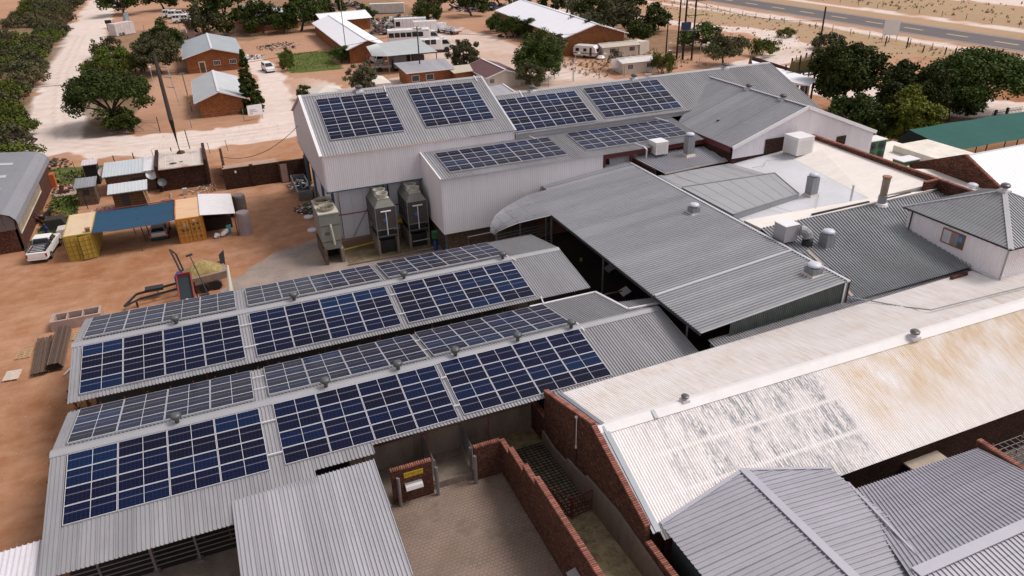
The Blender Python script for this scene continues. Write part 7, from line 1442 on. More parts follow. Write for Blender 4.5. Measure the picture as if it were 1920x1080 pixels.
# ================================================================== HOUSES
def gable(name, label, x0, y0, x1, y1, h, hr, wall, roofm, rot=0, ridge='y', ov=.5, capm=whitecap, cat='house', wins=(), doors=(), pitch=.35, rh=.02):
    """gable house; ridge along local y or x; built around its own centre then turned by rot"""
    cx, cy = (x0+x1)/2, (y0+y1)/2; a, b_ = (x1-x0)/2, (y1-y0)/2; o = thing(name, label, cat, (0, 0, 0))
    if ridge == 'y':
        MB().prism([(-a, -b_, 0), (a, -b_, 0), (a, -b_, h), (0, -b_, hr), (-a, -b_, h)], (0, 2*b_, 0)).build('wall', wall, o)
        s = (hr-h)/a; e = a+ov
        for sg in (-1, 1):
            mb = MB(); ruled(mb, (0, -b_-ov, hr+.08), (0, b_+ov, hr+.08), (sg*e, b_+ov, hr+.08-s*e), (sg*e, -b_-ov, hr+.08-s*e), pitch, rh); mb.build('roof_slope', roofm, o)
            MB().beam((0, -b_-ov, hr+.02), (sg*e, -b_-ov, hr+.02-s*e), .06, .2).beam((0, b_+ov, hr+.02), (sg*e, b_+ov, hr+.02-s*e), .06, .2).beam((sg*e, -b_-ov, hr-s*e), (sg*e, b_+ov, hr-s*e), .1, .12).build('fascia', capm, o)
        MB().beam((0, -b_-ov, hr+.13), (0, b_+ov, hr+.13), .4, .05).build('ridge_cap', capm, o)
    else:
        MB().prism([(-a, -b_, 0), (-a, b_, 0), (-a, b_, h), (-a, 0, hr), (-a, -b_, h)], (2*a, 0, 0)).build('wall', wall, o)
        s = (hr-h)/b_; e = b_+ov
        for sg in (-1, 1):
            mb = MB(); ruled(mb, (-a-ov, 0, hr+.08), (a+ov, 0, hr+.08), (a+ov, sg*e, hr+.08-s*e), (-a-ov, sg*e, hr+.08-s*e), pitch, rh); mb.build('roof_slope', roofm, o)
            MB().beam((-a-ov, 0, hr+.02), (-a-ov, sg*e, hr+.02-s*e), .06, .2).beam((a+ov, 0, hr+.02), (a+ov, sg*e, hr+.02-s*e), .06, .2).build('fascia', capm, o)
        MB().beam((-a-ov, 0, hr+.13), (a+ov, 0, hr+.13), .3, .05).build('ridge_cap', capm, o)
    for (u, w_, z0, z1, face) in wins:
        if face == 'f': f = MB().box(u-w_/2-.08, -b_-.05, z0-.08, u+w_/2+.08, -b_-.01, z1+.08).build('window_frame', whitecap, o); g_ = (u-w_/2, -b_-.07, z0, u+w_/2, -b_-.04, z1); br_ = [(u-w_/2+w_*k/4-.02, -b_-.09, z0, u-w_/2+w_*k/4+.02, -b_-.07, z1) for k in (1, 2, 3)]
        else: sx = -1 if face == 'l' else 1; f = MB().box(min(sx*(a+.01), sx*(a+.05)), u-w_/2-.08, z0-.08, max(sx*(a+.01), sx*(a+.05)), u+w_/2+.08, z1+.08).build('window_frame', whitecap, o); g_ = (min(sx*(a+.04), sx*(a+.07)), u-w_/2, z0, max(sx*(a+.04), sx*(a+.07)), u+w_/2, z1); br_ = [(min(sx*(a+.07), sx*(a+.09)), u-.02, z0, max(sx*(a+.07), sx*(a+.09)), u+.02, z1)]
        MB().box(*g_).build('window_pane', glass, f); q = MB()
        for t_ in br_: q.box(*t_)
        q.build('window_bar', whitecap, f)
    for (u, w_, z1, face) in doors:
        f = MB().box(u-w_/2-.22, -b_-.06, 0, u+w_/2+.22, -b_-.01, z1+.25).build('door_frame', basic('pinkish_render', (.55, .42, .36), .8), o); MB().box(u-w_/2, -b_-.09, 0, u+w_/2, -b_-.05, z1).build('door', woodD, f)
    o.location = (cx, cy, 0); o.rotation_euler = (0, 0, R(rot)); return o
o = gable('brick_house', 'orange brick house with barred windows and a green notice under its gable', -2.9, 165.5, 7.6, 187, 3.2, 4.6, brickH, houseR, 0, 'y', .6, pitch=1.1, rh=.03, wins=((.5, 1.2, 1.3, 2.1, 'f'), (3.6, 1.2, 1.3, 2.1, 'f')), doors=((-2.4, .9, 2.0, 'f'),))
b0 = MB().box(.0, -10.83, 2.75, 1.3, -10.78, 3.25, 0).box(.0, -10.83, 2.35, 1.3, -10.78, 2.75, 1).build('notice_board', [white, basic('notice_green', (.30, .40, .15), .6)], o); MB().box(2.1, -10.85, 0, 2.2, -10.77, 4.0).build('downpipe', basic('pink_downpipe', (.6, .45, .4)), o)
o = gable('brick_house', 'nearer low orange brick house with a grey gable roof by the conifer', -1.8, 125.8, 4.8, 143.5, 2.7, 3.9, brickH, basic('grey_white_sheet_roof', (.46, .48, .50), .5, .1, .1, .5), 0, 'y', .6, pitch=.3)
o = gable('brick_house', 'dark brick house with pale grey roof behind trees at the top edge', 12.5, 219, 25.5, 243, 3.2, 5.2, brickH, houseR, 6, 'y', .8, wins=((-2, 1, 1.2, 2.2, 'f'), (3, 1, 1.2, 2.2, 'f')))
o = gable('long_brick_house', 'long orange brick building with a bright white roof and a covered stoep', 28.9, 159.6, 36.8, 204, 3.1, 4.5, brickH, whiteR, 0, 'y', .6, whiteR, 'building', wins=((1.6, 1.1, 1.2, 2.1, 'f'),), pitch=1.0)
MB().box(-2.2, -22.5, 1.9, -1.2, -22.2, 2.6).box(-1.9, -22.53, 2.0, -1.4, -22.5, 2.5, 1).build('air_conditioner', [white, dark], o); MB().box(-5.6, -4, 0, -3.7, 9, .2).build('stoep_slab', basic('grey_stoep', (.30, .24, .22)), o)
for i in range(5): MB().box(-4.6, -3+i*2.8, 0, -4.3, -2.7+i*2.8, 2.9).build('stoep_pillar', brickH, o)
for i in range(4): MB().box(-3.66, -2.2+i*2.8, .0, -3.6, -1.2+i*2.8, 2.1).build('doorway', dark, o)
o = gable('brick_house', 'brick house end with a white roof crosswise behind the long white roofed building', 31, 206.5, 43.5, 216, 3.0, 4.3, brickH, whiteR, 6, 'x', .6, whiteR, pitch=1.0)
o = gable('white_roof_warehouse', 'large brick hall with a broad bright white roof among trees', 73.8, 143.6, 87.2, 193, 4.1, 6.2, brickH, whiteR, -5, 'y', .7, whiteR, 'building', pitch=1.2, wins=((3.5, 1.2, 1.2, 2.2, 'f'), (-10, 1.4, 1.2, 2.4, 'l'), (-4, 1.4, 1.2, 2.4, 'l'), (2, 1.4, 1.2, 2.4, 'l')))
o = gable('maroon_roof_hut', 'white walled hut with a two-level maroon roof and white ridge strip', 45.9, 123, 52.2, 134, 2.15, 3.1, creamW, maroonM, 0, 'y', .5, pitch=.8, rh=.03, wins=((-2.4, .8, 1.0, 1.7, 'f'), (1, .7, .9, 1.6, 'l'), (-2, .7, .9, 1.6, 'l')))
o = gable('white_hut', 'low white hut with two windows and a cream roof right of the caravan', 77.6, 138.4, 85.8, 141.6, 2.2, 2.65, creamW, tanR, -2, 'x', .4, pitch=.4, wins=((-2.0, 1.2, 1.0, 1.8, 'f'), (2.6, 1.2, 1.0, 1.8, 'f')))
o = gable('white_hut', 'small white hut nearest the fence with an off-white roof and two windows', 72.9, 122.2, 80.3, 126.6, 2.1, 2.55, creamW, basic('offwhite_sheet', (.66, .62, .60), .6, 0, .1, .8, .2, (.45, .38, .33)), -2, 'x', .4, pitch=.4, wins=((-2.2, 1.0, .9, 1.7, 'f'), (1.8, 1.0, .9, 1.7, 'f')))
tag(MB().hexa([(86.3, 138.5, 0), (89.2, 139.5, 0), (88.6, 143, 0), (85.7, 142, 0)], [(86.3, 138.5, 2.6), (89.2, 139.5, 2.4), (88.6, 143, 2.3), (85.7, 142, 2.5)]).build('white_shed', creamW), 'small white box shed behind the cream roofed hut', 'shed')
o = thing('gatehouse', 'orange brick gatehouse with a pale ribbed roof behind the tall hall ridge', 'building', (38, 133.5, 0))
MB().box(33.7, 132.0, 0, 42.2, 137.8, 2.4).build('wall', brickH, o); mb = MB(); ruled(mb, (33.1, 138.8, 3.15), (43.1, 138.8, 3.15), (42.6, 131.4, 2.5), (33.4, 131.4, 2.5), .4, .04); mb.build('roof_sheet', galvP, o)
MB().box(33.4, 131.38, 2.4, 42.6, 131.5, 2.55).build('fascia', whitecap, o)
for u in (34.5, 37.2): f = MB().box(u, 131.93, .8, u+1.5, 131.99, 1.9).build('window_frame', whitecap, o); MB().box(u+.08, 131.90, .88, u+1.42, 131.94, 1.82).build('window_pane', glass, f)
MB().hexa([(42.2, 129.5, 0), (46.4, 130.2, 0), (46.4, 134, 0), (42.2, 134, 0)], [(42.2, 129.5, 2.0), (46.4, 130.2, 2.0), (46.4, 134, 2.3), (42.2, 134, 2.3)]).build('annex_wall', brickH, o); MB().hexa([(41.7, 129.1, 2.05), (46.9, 129.8, 2.05), (46.9, 134.4, 2.35), (41.7, 134.4, 2.35)], [(41.7, 129.1, 2.13), (46.9, 129.8, 2.13), (46.9, 134.4, 2.43), (41.7, 134.4, 2.43)]).build('annex_roof', tanR, o)
o = thing('carport', 'grey sheet carport roof on tall posts over the parked trucks', 'carport', (38, 151, 0))
mb = MB(); ruled(mb, (34.5, 157.5, 4.0), (43.6, 159.0, 4.1), (43.4, 144.2, 3.5), (33.3, 144.4, 3.5), .4, .03); ruled(mb, (34.5, 157.5, 4.0), (33.3, 144.4, 3.5), (30.8, 146.5, 3.4), (31.8, 156, 3.8), .4, .03); mb.build('roof_sheet', basic('pale_carport_roof', (.50, .52, .53), .45, .1, .06, .4), o)
for x_, y_ in ((33.5, 144.7), (38, 144.6), (43.2, 144.5), (34.6, 157), (43.4, 158.6), (31.2, 146.6)): MB().box(x_-.08, y_-.08, 0, x_+.08, y_+.08, 3.45).build('post', steelG, o)
for i, (x_, y_, s_, lb) in enumerate(((18.3, 126.6, 2.7, 'cream canvas marquee just behind the tall hall ridge'), (27.2, 131.2, 2.6, 'smaller cream tent right of the dry tree behind the tall hall'))):
    o = thing('tent', lb, 'tent', (x_, y_, 0)); c4_ = [(x_-s_, y_-s_*1.25, 1.9), (x_+s_, y_-s_*1.25, 1.9), (x_+s_, y_+s_*1.25, 1.9), (x_-s_, y_+s_*1.25, 1.9)]; mb = MB()
    for k in range(4): mb.face([c4_[k], c4_[(k+1) % 4], (x_, y_, 2.9)])
    mb.build('canvas_roof', canvas, o); MB().box(x_-s_+.1, y_-s_*1.25+.1, 0, x_+s_-.1, y_+s_*1.25-.1, 1.88).build('canvas_wall', canvas, o)
mb = MB(); ruled(mb, (38.5, 110, 3.3), (44.3, 111.5, 3.3), (43.6, 100, 2.9), (37.5, 99, 2.9), .4, .03)
o = thing('small_shed', 'grey white sheet roof shed peeping over the long back roof', 'shed', (41, 105, 0)); mb.build('roof_sheet', galvP, o); MB().box(38.2, 99.4, 0, 43.6, 110, 2.85).build('wall', creamW, o); MB().beam((44.0, 111.2, 3.4), (43.6, 99.8, 3.0), .25, .08).build('verge', whitecap, o)
o = thing('brick_gable_wall', 'pointed brown brick gable with a white strip roof behind the back hall end', 'wall', (84, 95, 0))
mb = MB(); mb.prism([(82.5, 99.2, 0), (86.5, 103.5, 0), (86.5, 103.5, 3.2), (84.7, 101.5, 5.6), (82.5, 99.2, 4.2)], (.3, -.3, 0)).prism([(84.7, 101.5, 0), (91, 96, 0), (91, 96, 3.3), (84.7, 101.5, 5.6)], (.2, .3, 0)); mb.build('gable', brick, o)
mb = MB().hexa([(80, 93, 3.3), (83.5, 88.5, 3.3), (89.5, 94.5, 3.3), (84.8, 100.5, 3.3)], [(79.5, 93.5, 4.7), (81.5, 84, 4.3), (85.5, 86.5, 4.4), (84.5, 100.8, 5.0)]); mb.build('white_strip_roof', whiteR, o)
# ================================================================== POLES, SIGNS, FENCES
def pole_(name, label, x, y, h, r=.14, arms=(), lean=(0, 0), mt=poleM, cat='pole', group=None, ins=True):
    o = thing(name, label, cat, (x, y, 0), 0, group); MB().tube([(x, y, 0), (x+lean[0], y+lean[1], h)], [r, r*.7], 8).build('shaft', mt, o)
    for (z, l, ang) in arms:
        c, s = math.cos(R(ang))*l/2, math.sin(R(ang))*l/2; X = x+lean[0]*z/h; Y = y+lean[1]*z/h
        MB().beam((X-c, Y-s, z), (X+c, Y+s, z), .12).build('crossarm', mt, o)
        if ins:
            for t_ in (-.9, 0, .9): MB().lathe([(.05, 0), (.08, .1), (.05, .25)], (X+c*t_, Y+s*t_, z+.05), 6).build('insulator', chillT, o)
    return o
pole_('utility_pole', 'tall thin power pole rising above the transformer platform', 89.3, 91.2, 14.0, .16, ())
o = pole_('utility_pole', 'lower power pole joined by a crossarm to its taller neighbour', 92.4, 91.2, 9.3, .16, ((9.0, 4.6, 2),))
o = thing('transformer_platform', 'pole mounted platform with a green brown transformer bank behind the back hall', 'transformer', (87, 91, 0))
for x_, y_, h_ in ((84.9, 93, 5.5), (86.3, 91.6, 7), (87.4, 90.5, 7.6), (88.7, 93.0, 7.0), (86.9, 94.0, 6.2)): MB().tube([(x_, y_, 0), (x_, y_, h_)], .13, 8).build('leg_pole', poleM, o)
MB().box(84.6, 91, 4.4, 89.8, 93.6, 4.55).beam((83.7, 91.4, 4.6), (90.8, 91.2, 4.6), .12).beam((86, 90.2, 4.3), (90.8, 90.4, 4.3), .12).build('deck', dark, o); MB().hexa([(85.4, 91.5, 4.6), (89.4, 91.5, 4.6), (89.4, 92.9, 4.6), (85.4, 92.9, 4.6)], [(85.7, 91.6, 6.0), (89.2, 91.6, 6.4), (89.2, 92.8, 6.4), (85.7, 92.8, 6.0)]).build('tank', basic('olive_transformer', (.10, .075, .012), .6, 0, .3, 2), o)
for i in range(4): MB().lathe([(.07, 0), (.1, .2), (.06, .7), (.02, .8)], (86+i*.9, 92.2, 6.2), 8).build('bushing', galvD, o)
MB().box(84.8, 93.0, 0, 85.8, 93.8, 2.3).box(87.3, 90.9, 0, 88.4, 91.8, 2.6).build('cabinet', steelG, o); MB().box(86.3, 91.0, 0, 86.8, 91.4, 1.2).build('yellow_case', yellowP, o)
for i, (x_, y_, h_, rr_, arm, lb) in enumerate(((89.7, 129.8, 14.5, .2, ((13.4, 4.2, -14),), 'left tall dark pole of the three close together with crossarms'), (92.3, 128.3, 14, .2, ((11.3, 4.0, -14), (8.6, 3.6, -14)), 'right tall dark pole of the three close together with crossarms'), (90.6, 129.0, 13, .24, ((12.6, 3.6, -14),), 'thick middle pole carrying a dark blue transformer box'), (85.9, 128.1, 8.6, .16, ((8.1, .9, 20),), 'shorter dark pole left of the group of three'))): pole_('utility_pole', lb, x_, y_, h_, rr_, arm)
o = thing('pole_transformer', 'dark blue transformer box hanging on the thick middle pole', 'transformer', (90.6, 128.6, 6)); MB().box(89.6, 128.0, 6.0, 91.3, 128.9, 7.4).build('case', basic('navy_transformer', (.01, .03, .08), .5), o); MB().beam((88.8, 128.4, 5.9), (93.4, 127.6, 5.7), .15).build('bracket', steelG, o)
for x_, y_, h_, lb, arm in ((37.5, 136.6, 9.6, 'dark pole with short crossarm in front of the gatehouse', ((9.2, 1.6, -10), (8.6, 1.2, -10))),): pole_('utility_pole', lb, x_, y_, h_, .14, arm)
pole_('flag_pole', 'thin tapering pole in front of the long white roofed building', 28.5, 161.0, 12.5, .10, (), (0, 0), basic('grey_pole', (.17, .15, .13), .7))
pole_('utility_pole', 'dark leaning pole at the right of the scrub on the left side', -41.6, 259.6, 12, .2, ((11.5, 2.5, 0),)); pole_('utility_pole', 'dark pole among the scrub at the left edge', -43.8, 220.5, 9.5, .2)
pole_('utility_pole', 'short grey pole with crossarm by the grey sheet near the lane top', -17.4, 238, 6.5, .14, ((6.2, 2.4, 0),), mt=basic('grey_pole', (.17, .15, .13)))
def lampp(x, y, h, label): 
    o = thing('fence_lamp', label, 'lamp post', (x, y, 0), 0, 'small pale lamp posts round the fenced huts'); MB().tube([(x, y, 0), (x, y, h), (x+.5, y-.1, h+.3)], .06, 6).build('shaft', gutterM, o); MB().box(x+.35, y-.25, h+.2, x+.9, y+.05, h+.34).build('lamp', white, o)
for x_, y_, h_, lb in ((62.0, 122.0, 3.0, 'bent lamp post by the wire gate and white board'), (66.2, 129, 3.2, 'lamp post left of the caravan'), (70.8, 127, 3.0, 'lamp post in front of the caravan'), (84.3, 125.5, 2.6, 'lamp post at the right end of the nearest white hut'), (88, 131, 3, 'lamp post before the three tall poles'), (92.6, 126.0, 3, 'lamp post at the foot of the thick middle pole'), (85.6, 146, 3, 'lamp post behind the cream roofed hut')): lampp(x_, y_, h_, lb)
o = thing('road_sign', 'small round-cornered white sign on a thin pale pole by the lane', 'sign', (95.6, 127.7, 0)); MB().tube([(95.6, 127.7, 0), (95.6, 127.7, 2.9)], .05, 6).build('shaft', gutterM, o); MB().box(95.25, 127.6, 2.6, 95.95, 127.68, 3.3).build('plate', white, o)
def board(label, x, y, w_, z0, z1, ang, txt=0):
    o = thing('sign_board', label, 'sign', (0, 0, 0)); MB().box(-w_/2, -.03, z0, w_/2, .03, z1).build('board', white, o); MB().box(-w_/2+.1, .03, 0, -w_/2+.2, .12, z1-.1).box(w_/2-.2, .03, 0, w_/2-.1, .12, z1-.1).build('post', wood if txt else steelG, o)
    o.location = (x, y, 0); o.rotation_euler = (0, 0, R(ang)); return o
o = board('white board with three short lines of dark writing on wooden legs by the conifer', 6.15, 120.6, 2.3, .75, 2.35, 12, 1)
def text(s, size, parent, loc, rot, mt, name='lettering'):
    cu = bpy.data.curves.new(name, 'FONT'); cu.body = s; cu.size = size; cu.extrude = .004; t_ = bpy.data.objects.new('tmp_text', cu); COL.objects.link(t_); bpy.context.view_layer.update()
    me = bpy.data.meshes.new_from_object(t_.evaluated_get(bpy.context.evaluated_depsgraph_get())); bpy.data.objects.remove(t_); me.materials.clear(); me.materials.append(mt)
    ob = bpy.data.objects.new(name, me); COL.objects.link(ob); ob.parent = parent; ob.location = loc; ob.rotation_euler = rot; return ob
prt = basic('sign_lettering', (.12, .11, .13), .7)
text('Tigeoon', .28, o, (-.85, -.04, 1.55), (R(90), 0, 0), prt); text('Infrastructure', .24, o, (-.85, -.04, 1.28), (R(90), 0, 0), prt); text('ap it', .24, o, (-.85, -.04, 1.0), (R(90), 0, 0), prt)
MB().prism([(.55, -.04, 2.0), (.75, -.04, 2.05), (.72, -.04, 2.22)], (0, -.01, 0)).build('red_mark', redlamp, o)
board('blank white board seen at an angle by the wire gate near the big tree', 60.8, 126.0, 3.2, 1.5, 3.4, 48)
o = board('white notice board with a few dark lines in front of the nearest white hut', 72.6, 124.0, 2.7, 1.0, 2.7, -8)

for q_ in ((-1.1, 1.72, .2, 1.8), (-1.1, 1.45, -.6, 1.53), (-.3, 1.42, .5, 1.5)): MB().box(q_[0], -.045, q_[1], q_[2], -.03, q_[3]).build('print', prt, o)
board('large blank white billboard on two legs by the highway fence', 141.5, 124.3, 3.4, 1.4, 4.6, -25)
def fence_line(name, label, pts, h, step, r=.05, wires=3, mt=poleM, group=None, cat='fence'):
    o = thing(name, label, cat, (pts[0][0], pts[0][1], 0)); L_ = 0
    for (a, b_), (c, d) in zip(pts, pts[1:]):
        D = math.hypot(c-a, d-b_); k = max(1, int(D/step))
        for i in range(k+1):
            x = a+(c-a)*i/k; y = b_+(d-b_)*i/k; MB().tube([(x, y, 0), (x+random.uniform(-.05, .05), y, h*random.uniform(.92, 1.08))], r, 5).build('post', mt, o)
    mb = MB()
    for (a, b_), (c, d) in zip(pts, pts[1:]):
        for w_ in range(wires): z = h*(.3+.65*w_/max(1, wires-1)); mb.beam((a, b_, z), (c, d, z), .018)
    mb.build('wire', steelG, o); return o
fence_line('wire_fence', 'wire fence with thin posts along the near side of the highway', [(141, 230), (141, 96)], 1.5, 5.5, .07)
fence_line('wire_fence', 'wire fence on the far side of the highway among dry grass', [(183, 260), (183, 60)], 1.4, 7, .07)
for i, (x_, y_, h_) in enumerate(((137.3, 121.4, 1.9), (138, 116.5, 2.2), (137, 111.5, 1.4), (138.4, 107.5, 1.5), (136.6, 104, 2.0), (139, 101.5, 1.4), (137, 98, 2.2), (139.6, 97, 1.5))): tag(MB().tube([(x_, y_, 0), (x_+.1, y_, h_)], .13, 6).build('stump_post', poleM), 'short thick dark post on the dry sand before the highway', 'post', 'thick posts on the sand before the highway')
fence_line('wire_fence', 'sagging wire fence with thin posts round the sandy yard and small gates', [(-14.7, 122.9), (-11.5, 121.1), (-7.8, 119.9), (-3.4, 120.4), (4.3, 120.6)], 1.9, 4, .05, 2, steelG)
o = thing('wire_gate', 'pair of thin steel gates with cross braces by the big lane tree', 'gate', (-9, 120.5, 0)); mb = MB()
for (a, b_), (c, d) in (((-13.8, 122.2), (-11.5, 121.1)), ((-11.3, 121), (-7.9, 119.9))): mb.beam((a, b_, .3), (c, d, .3), .05).beam((a, b_, 1.5), (c, d, 1.5), .05).beam((a, b_, .3), ((a+c)/2, (b_+d)/2, 1.5), .04).beam(((a+c)/2, (b_+d)/2, 1.5), (c, d, .3), .04)
mb.build('gate_frame', steelG, o); MB().beam((-11.4, 121, 0), (-11.4, 121, 2.3), .12).beam((-7.8, 119.9, 0), (-7.8, 119.9, 2.3), .12).beam((-11.4, 121, 1.9), (-10, 120.5, .4), .06).beam((-11.4, 121, 1.9), (-12.6, 121.6, .4), .06).build('post', dark, o)
fence_line('wire_fence', 'grey wire fence along the distant parking area', [(-13, 236), (-10, 238.5), (-4, 236), (2, 235)], 2.0, 3.2, .07, 3, steelG)
fence_line('wire_fence', 'wire fence with small gates by the white notice boards', [(56, 119.5), (62, 121.5), (67, 121), (72, 120.5)], 2.0, 3.5, .06, 3, steelG)
o = thing('lattice_mast', 'grey lattice mast among the dark trees behind the brick house', 'mast', (5.4, 223, 0)); mb = MB()
for k in range(12):
    z0, z1 = k*1.3, (k+1)*1.3; s0, s1 = .9-k*.05, .9-(k+1)*.05
    for (a, b_), (c, d) in (((-1, -1), (1, -1)), ((1, -1), (1, 1)), ((1, 1), (-1, 1)), ((-1, 1), (-1, -1))): mb.beam((5.4+a*s0, 223+b_*s0, z0), (5.4+a*s1, 223+b_*s1, z1), .1).beam((5.4+a*s0, 223+b_*s0, z0), (5.4+c*s1, 223+d*s1, z1), .06)
mb.build('lattice', steelG, o)
o = thing('boom_pole', 'grey pole with yellow and black warning bands beside the nearer brick house', 'pole', (-3.1, 131.5, 0)); MB().tube([(-3.1, 131.5, 0), (-3.3, 131.8, 6.2)], .09, 6).build('shaft', basic('grey_pole', (.17, .15, .13)), o); MB().box(-3.7, 131.7, 6.0, -2.9, 131.9, 6.12).build('crossarm', steelG, o)
for i in range(3): MB().tube([(-3.13, 131.5, .9+i*.7), (-3.15, 131.53, 1.2+i*.7)], .12, 8).build('yellow_band', yellowP, o)
o = thing('meter_rack', 'slanting grey steel frame with arms near the brick houses', 'frame', (-4.9, 138, 0)); MB().beam((-4.9, 137, 0), (-5.6, 140, 5.8), .14).beam((-5.3, 139, 4.3), (-6.5, 139.3, 4.5), .1).beam((-5.1, 138, 2.8), (-6.3, 138.4, 3.0), .1).beam((-5.6, 140, 5.8), (-6.7, 140.2, 6.0), .1).build('frame', steelG, o)
LPO = pole_('lamp_post', 'short pole with a white lamp head in the sandy yard behind the tall pole', -9.1, 154.4, 3.6, .07, (), mt=gutterM, cat='lamp post')
MB().lathe([(.05, 0), (.16, .1), (.16, .35), (.05, .42)], (-9.1, 154.4, 3.6), 10).build('lamp_head', white, LPO)
o = thing('leaning_panel', 'tall grey leaning sheet under the tree at the lane top', 'sheet', (-17.6, 244, 0)); MB().hexa([(-19, 243, 0), (-16.6, 243, 0), (-16.6, 243.2, 0), (-19, 243.2, 0)], [(-18.0, 246, 4.2), (-16.6, 246, 4.6), (-16.6, 246.2, 4.6), (-18.0, 246.2, 4.2)]).build('sheet', galvD, o)
o = thing('signpost', 'two-legged brown sign frame on the pale lane near the top', 'sign', (-21.5, 243, 0)); MB().box(-22.6, 242.9, 0, -22.4, 243.1, 2.8).box(-20.6, 241.5, 0, -20.4, 241.7, 2.6).box(-22.8, 242.8, 2.1, -21.2, 243.2, 3.0).build('frame', poleM, o)
tag(MB().hexa([(-17.4, 188, 0), (-14.8, 187.4, 0), (-14.6, 190, 0), (-17.2, 190.4, 0)], [(-17.3, 188.2, 1.5), (-14.9, 187.6, 1.3), (-14.7, 189.8, 1.9), (-17.1, 190.2, 2.1)]).build('shed_box', basic('pale_grey_box', (.45, .42, .42), .7)), 'small pale box roof between the lane bushes and the yard', 'box')
for i in range(9): a = i; o = MB().box(-6.2+(i % 3)*2.1, 215.8+(i//3)*2.1, 0, -4.4+(i % 3)*2.1, 217.6+(i//3)*2.1, 1.7-(i//3)*.0).build('concrete_block', basic('pinkish_block', (.34, .25, .23), .9, 0, .15, 1, rnd=.15)); tag(o, 'square pinkish concrete block stored behind the orange brick house', 'block', 'concrete blocks stored behind the brick house')
junk('building_rubble', 'broken slabs and rubble beside the brick houses at the back', 10.8, 178, 2.6, 60, .5, [chillT, concD, whitecap, galvD], .7, 31)
junk('yard_clutter', 'white and dark clutter along the sandy yard behind the driveway', 17.5, 190, 5.0, 110, .8, [chillT, dark, galvD, dark, rust], .7, 32)
junk('transformer_yard', 'grey transformers and steel parts stored behind the long white roof', 52, 213, 7, 240, 2.4, [galvD, steelG, dark, rust, chillT], 1.6, 33)
junk('transformer_yard', 'dark steel parts stored beside the caravan box', 45.5, 198, 4.0, 120, 1.6, [galvD, dark, rust, steelG], 1.4, 34)
junk('transformer_yard', 'rusty machinery row at the sandy top edge', 47, 262, 7, 90, 1.8, [dark, rust, galvD], 1.8, 35)
junk('steel_stack', 'stacked steel and trestles at the sandy yard edge under the far tree', 84, 232, 9, 160, 2.0, [dark, galvD, steelG], 1.8, 36)
tag(MB().tube([(46.5, 201.5, .9), (48.8, 201.0, .9)], .9, 12).build('steel_tank', steelG), 'round steel tank lying by the parked box caravan', 'tank')
mb = MB(); rr = random.Random(2)
for k in range(30): a = rr.uniform(0, 6.28); r_ = 7+rr.uniform(-1.0, 1.0); mb.box(71.5+2.6*math.cos(a), 176+2.2*math.sin(a), 0, 71.5+2.6*math.cos(a)+.4, 176+2.2*math.sin(a)+.4, .3)
tag(mb.build('stone_ring', brickD), 'ring of dark stones round the small shade trees on the sand', 'stones', kind='stuff')
# wires
def wire(label, a, b_, sag, r=.03):
    a, b_ = Vector(a), Vector(b_); pts = []
    for i in range(13): f = i/12; p = a.lerp(b_, f); p.z -= sag*4*f*(1-f); pts.append(tuple(p))
    tag(MB().tube(pts, r, 4, cap=False).build('power_line', poleM), label, 'cable')
wire('thin cable sagging from the tall pole over the pale lane to the tall hall', (-.2, 92, 3.0), (8.1, 80, 8.6), 1.4)
wire('thin cable crossing in front of the nearer brick house roof', (-30, 118, 8.5), (37.5, 136.6, 8.8), 1.2, .035)
wire('thin cable running from the gatehouse pole to the right', (37.5, 136.6, 9.1), (85.9, 128.1, 8.2), 2.0, .035)
wire('power line between the group of poles and the platform pole', (92.3, 128.3, 11.3), (89.3, 91.2, 12.0), 1.2, .03)
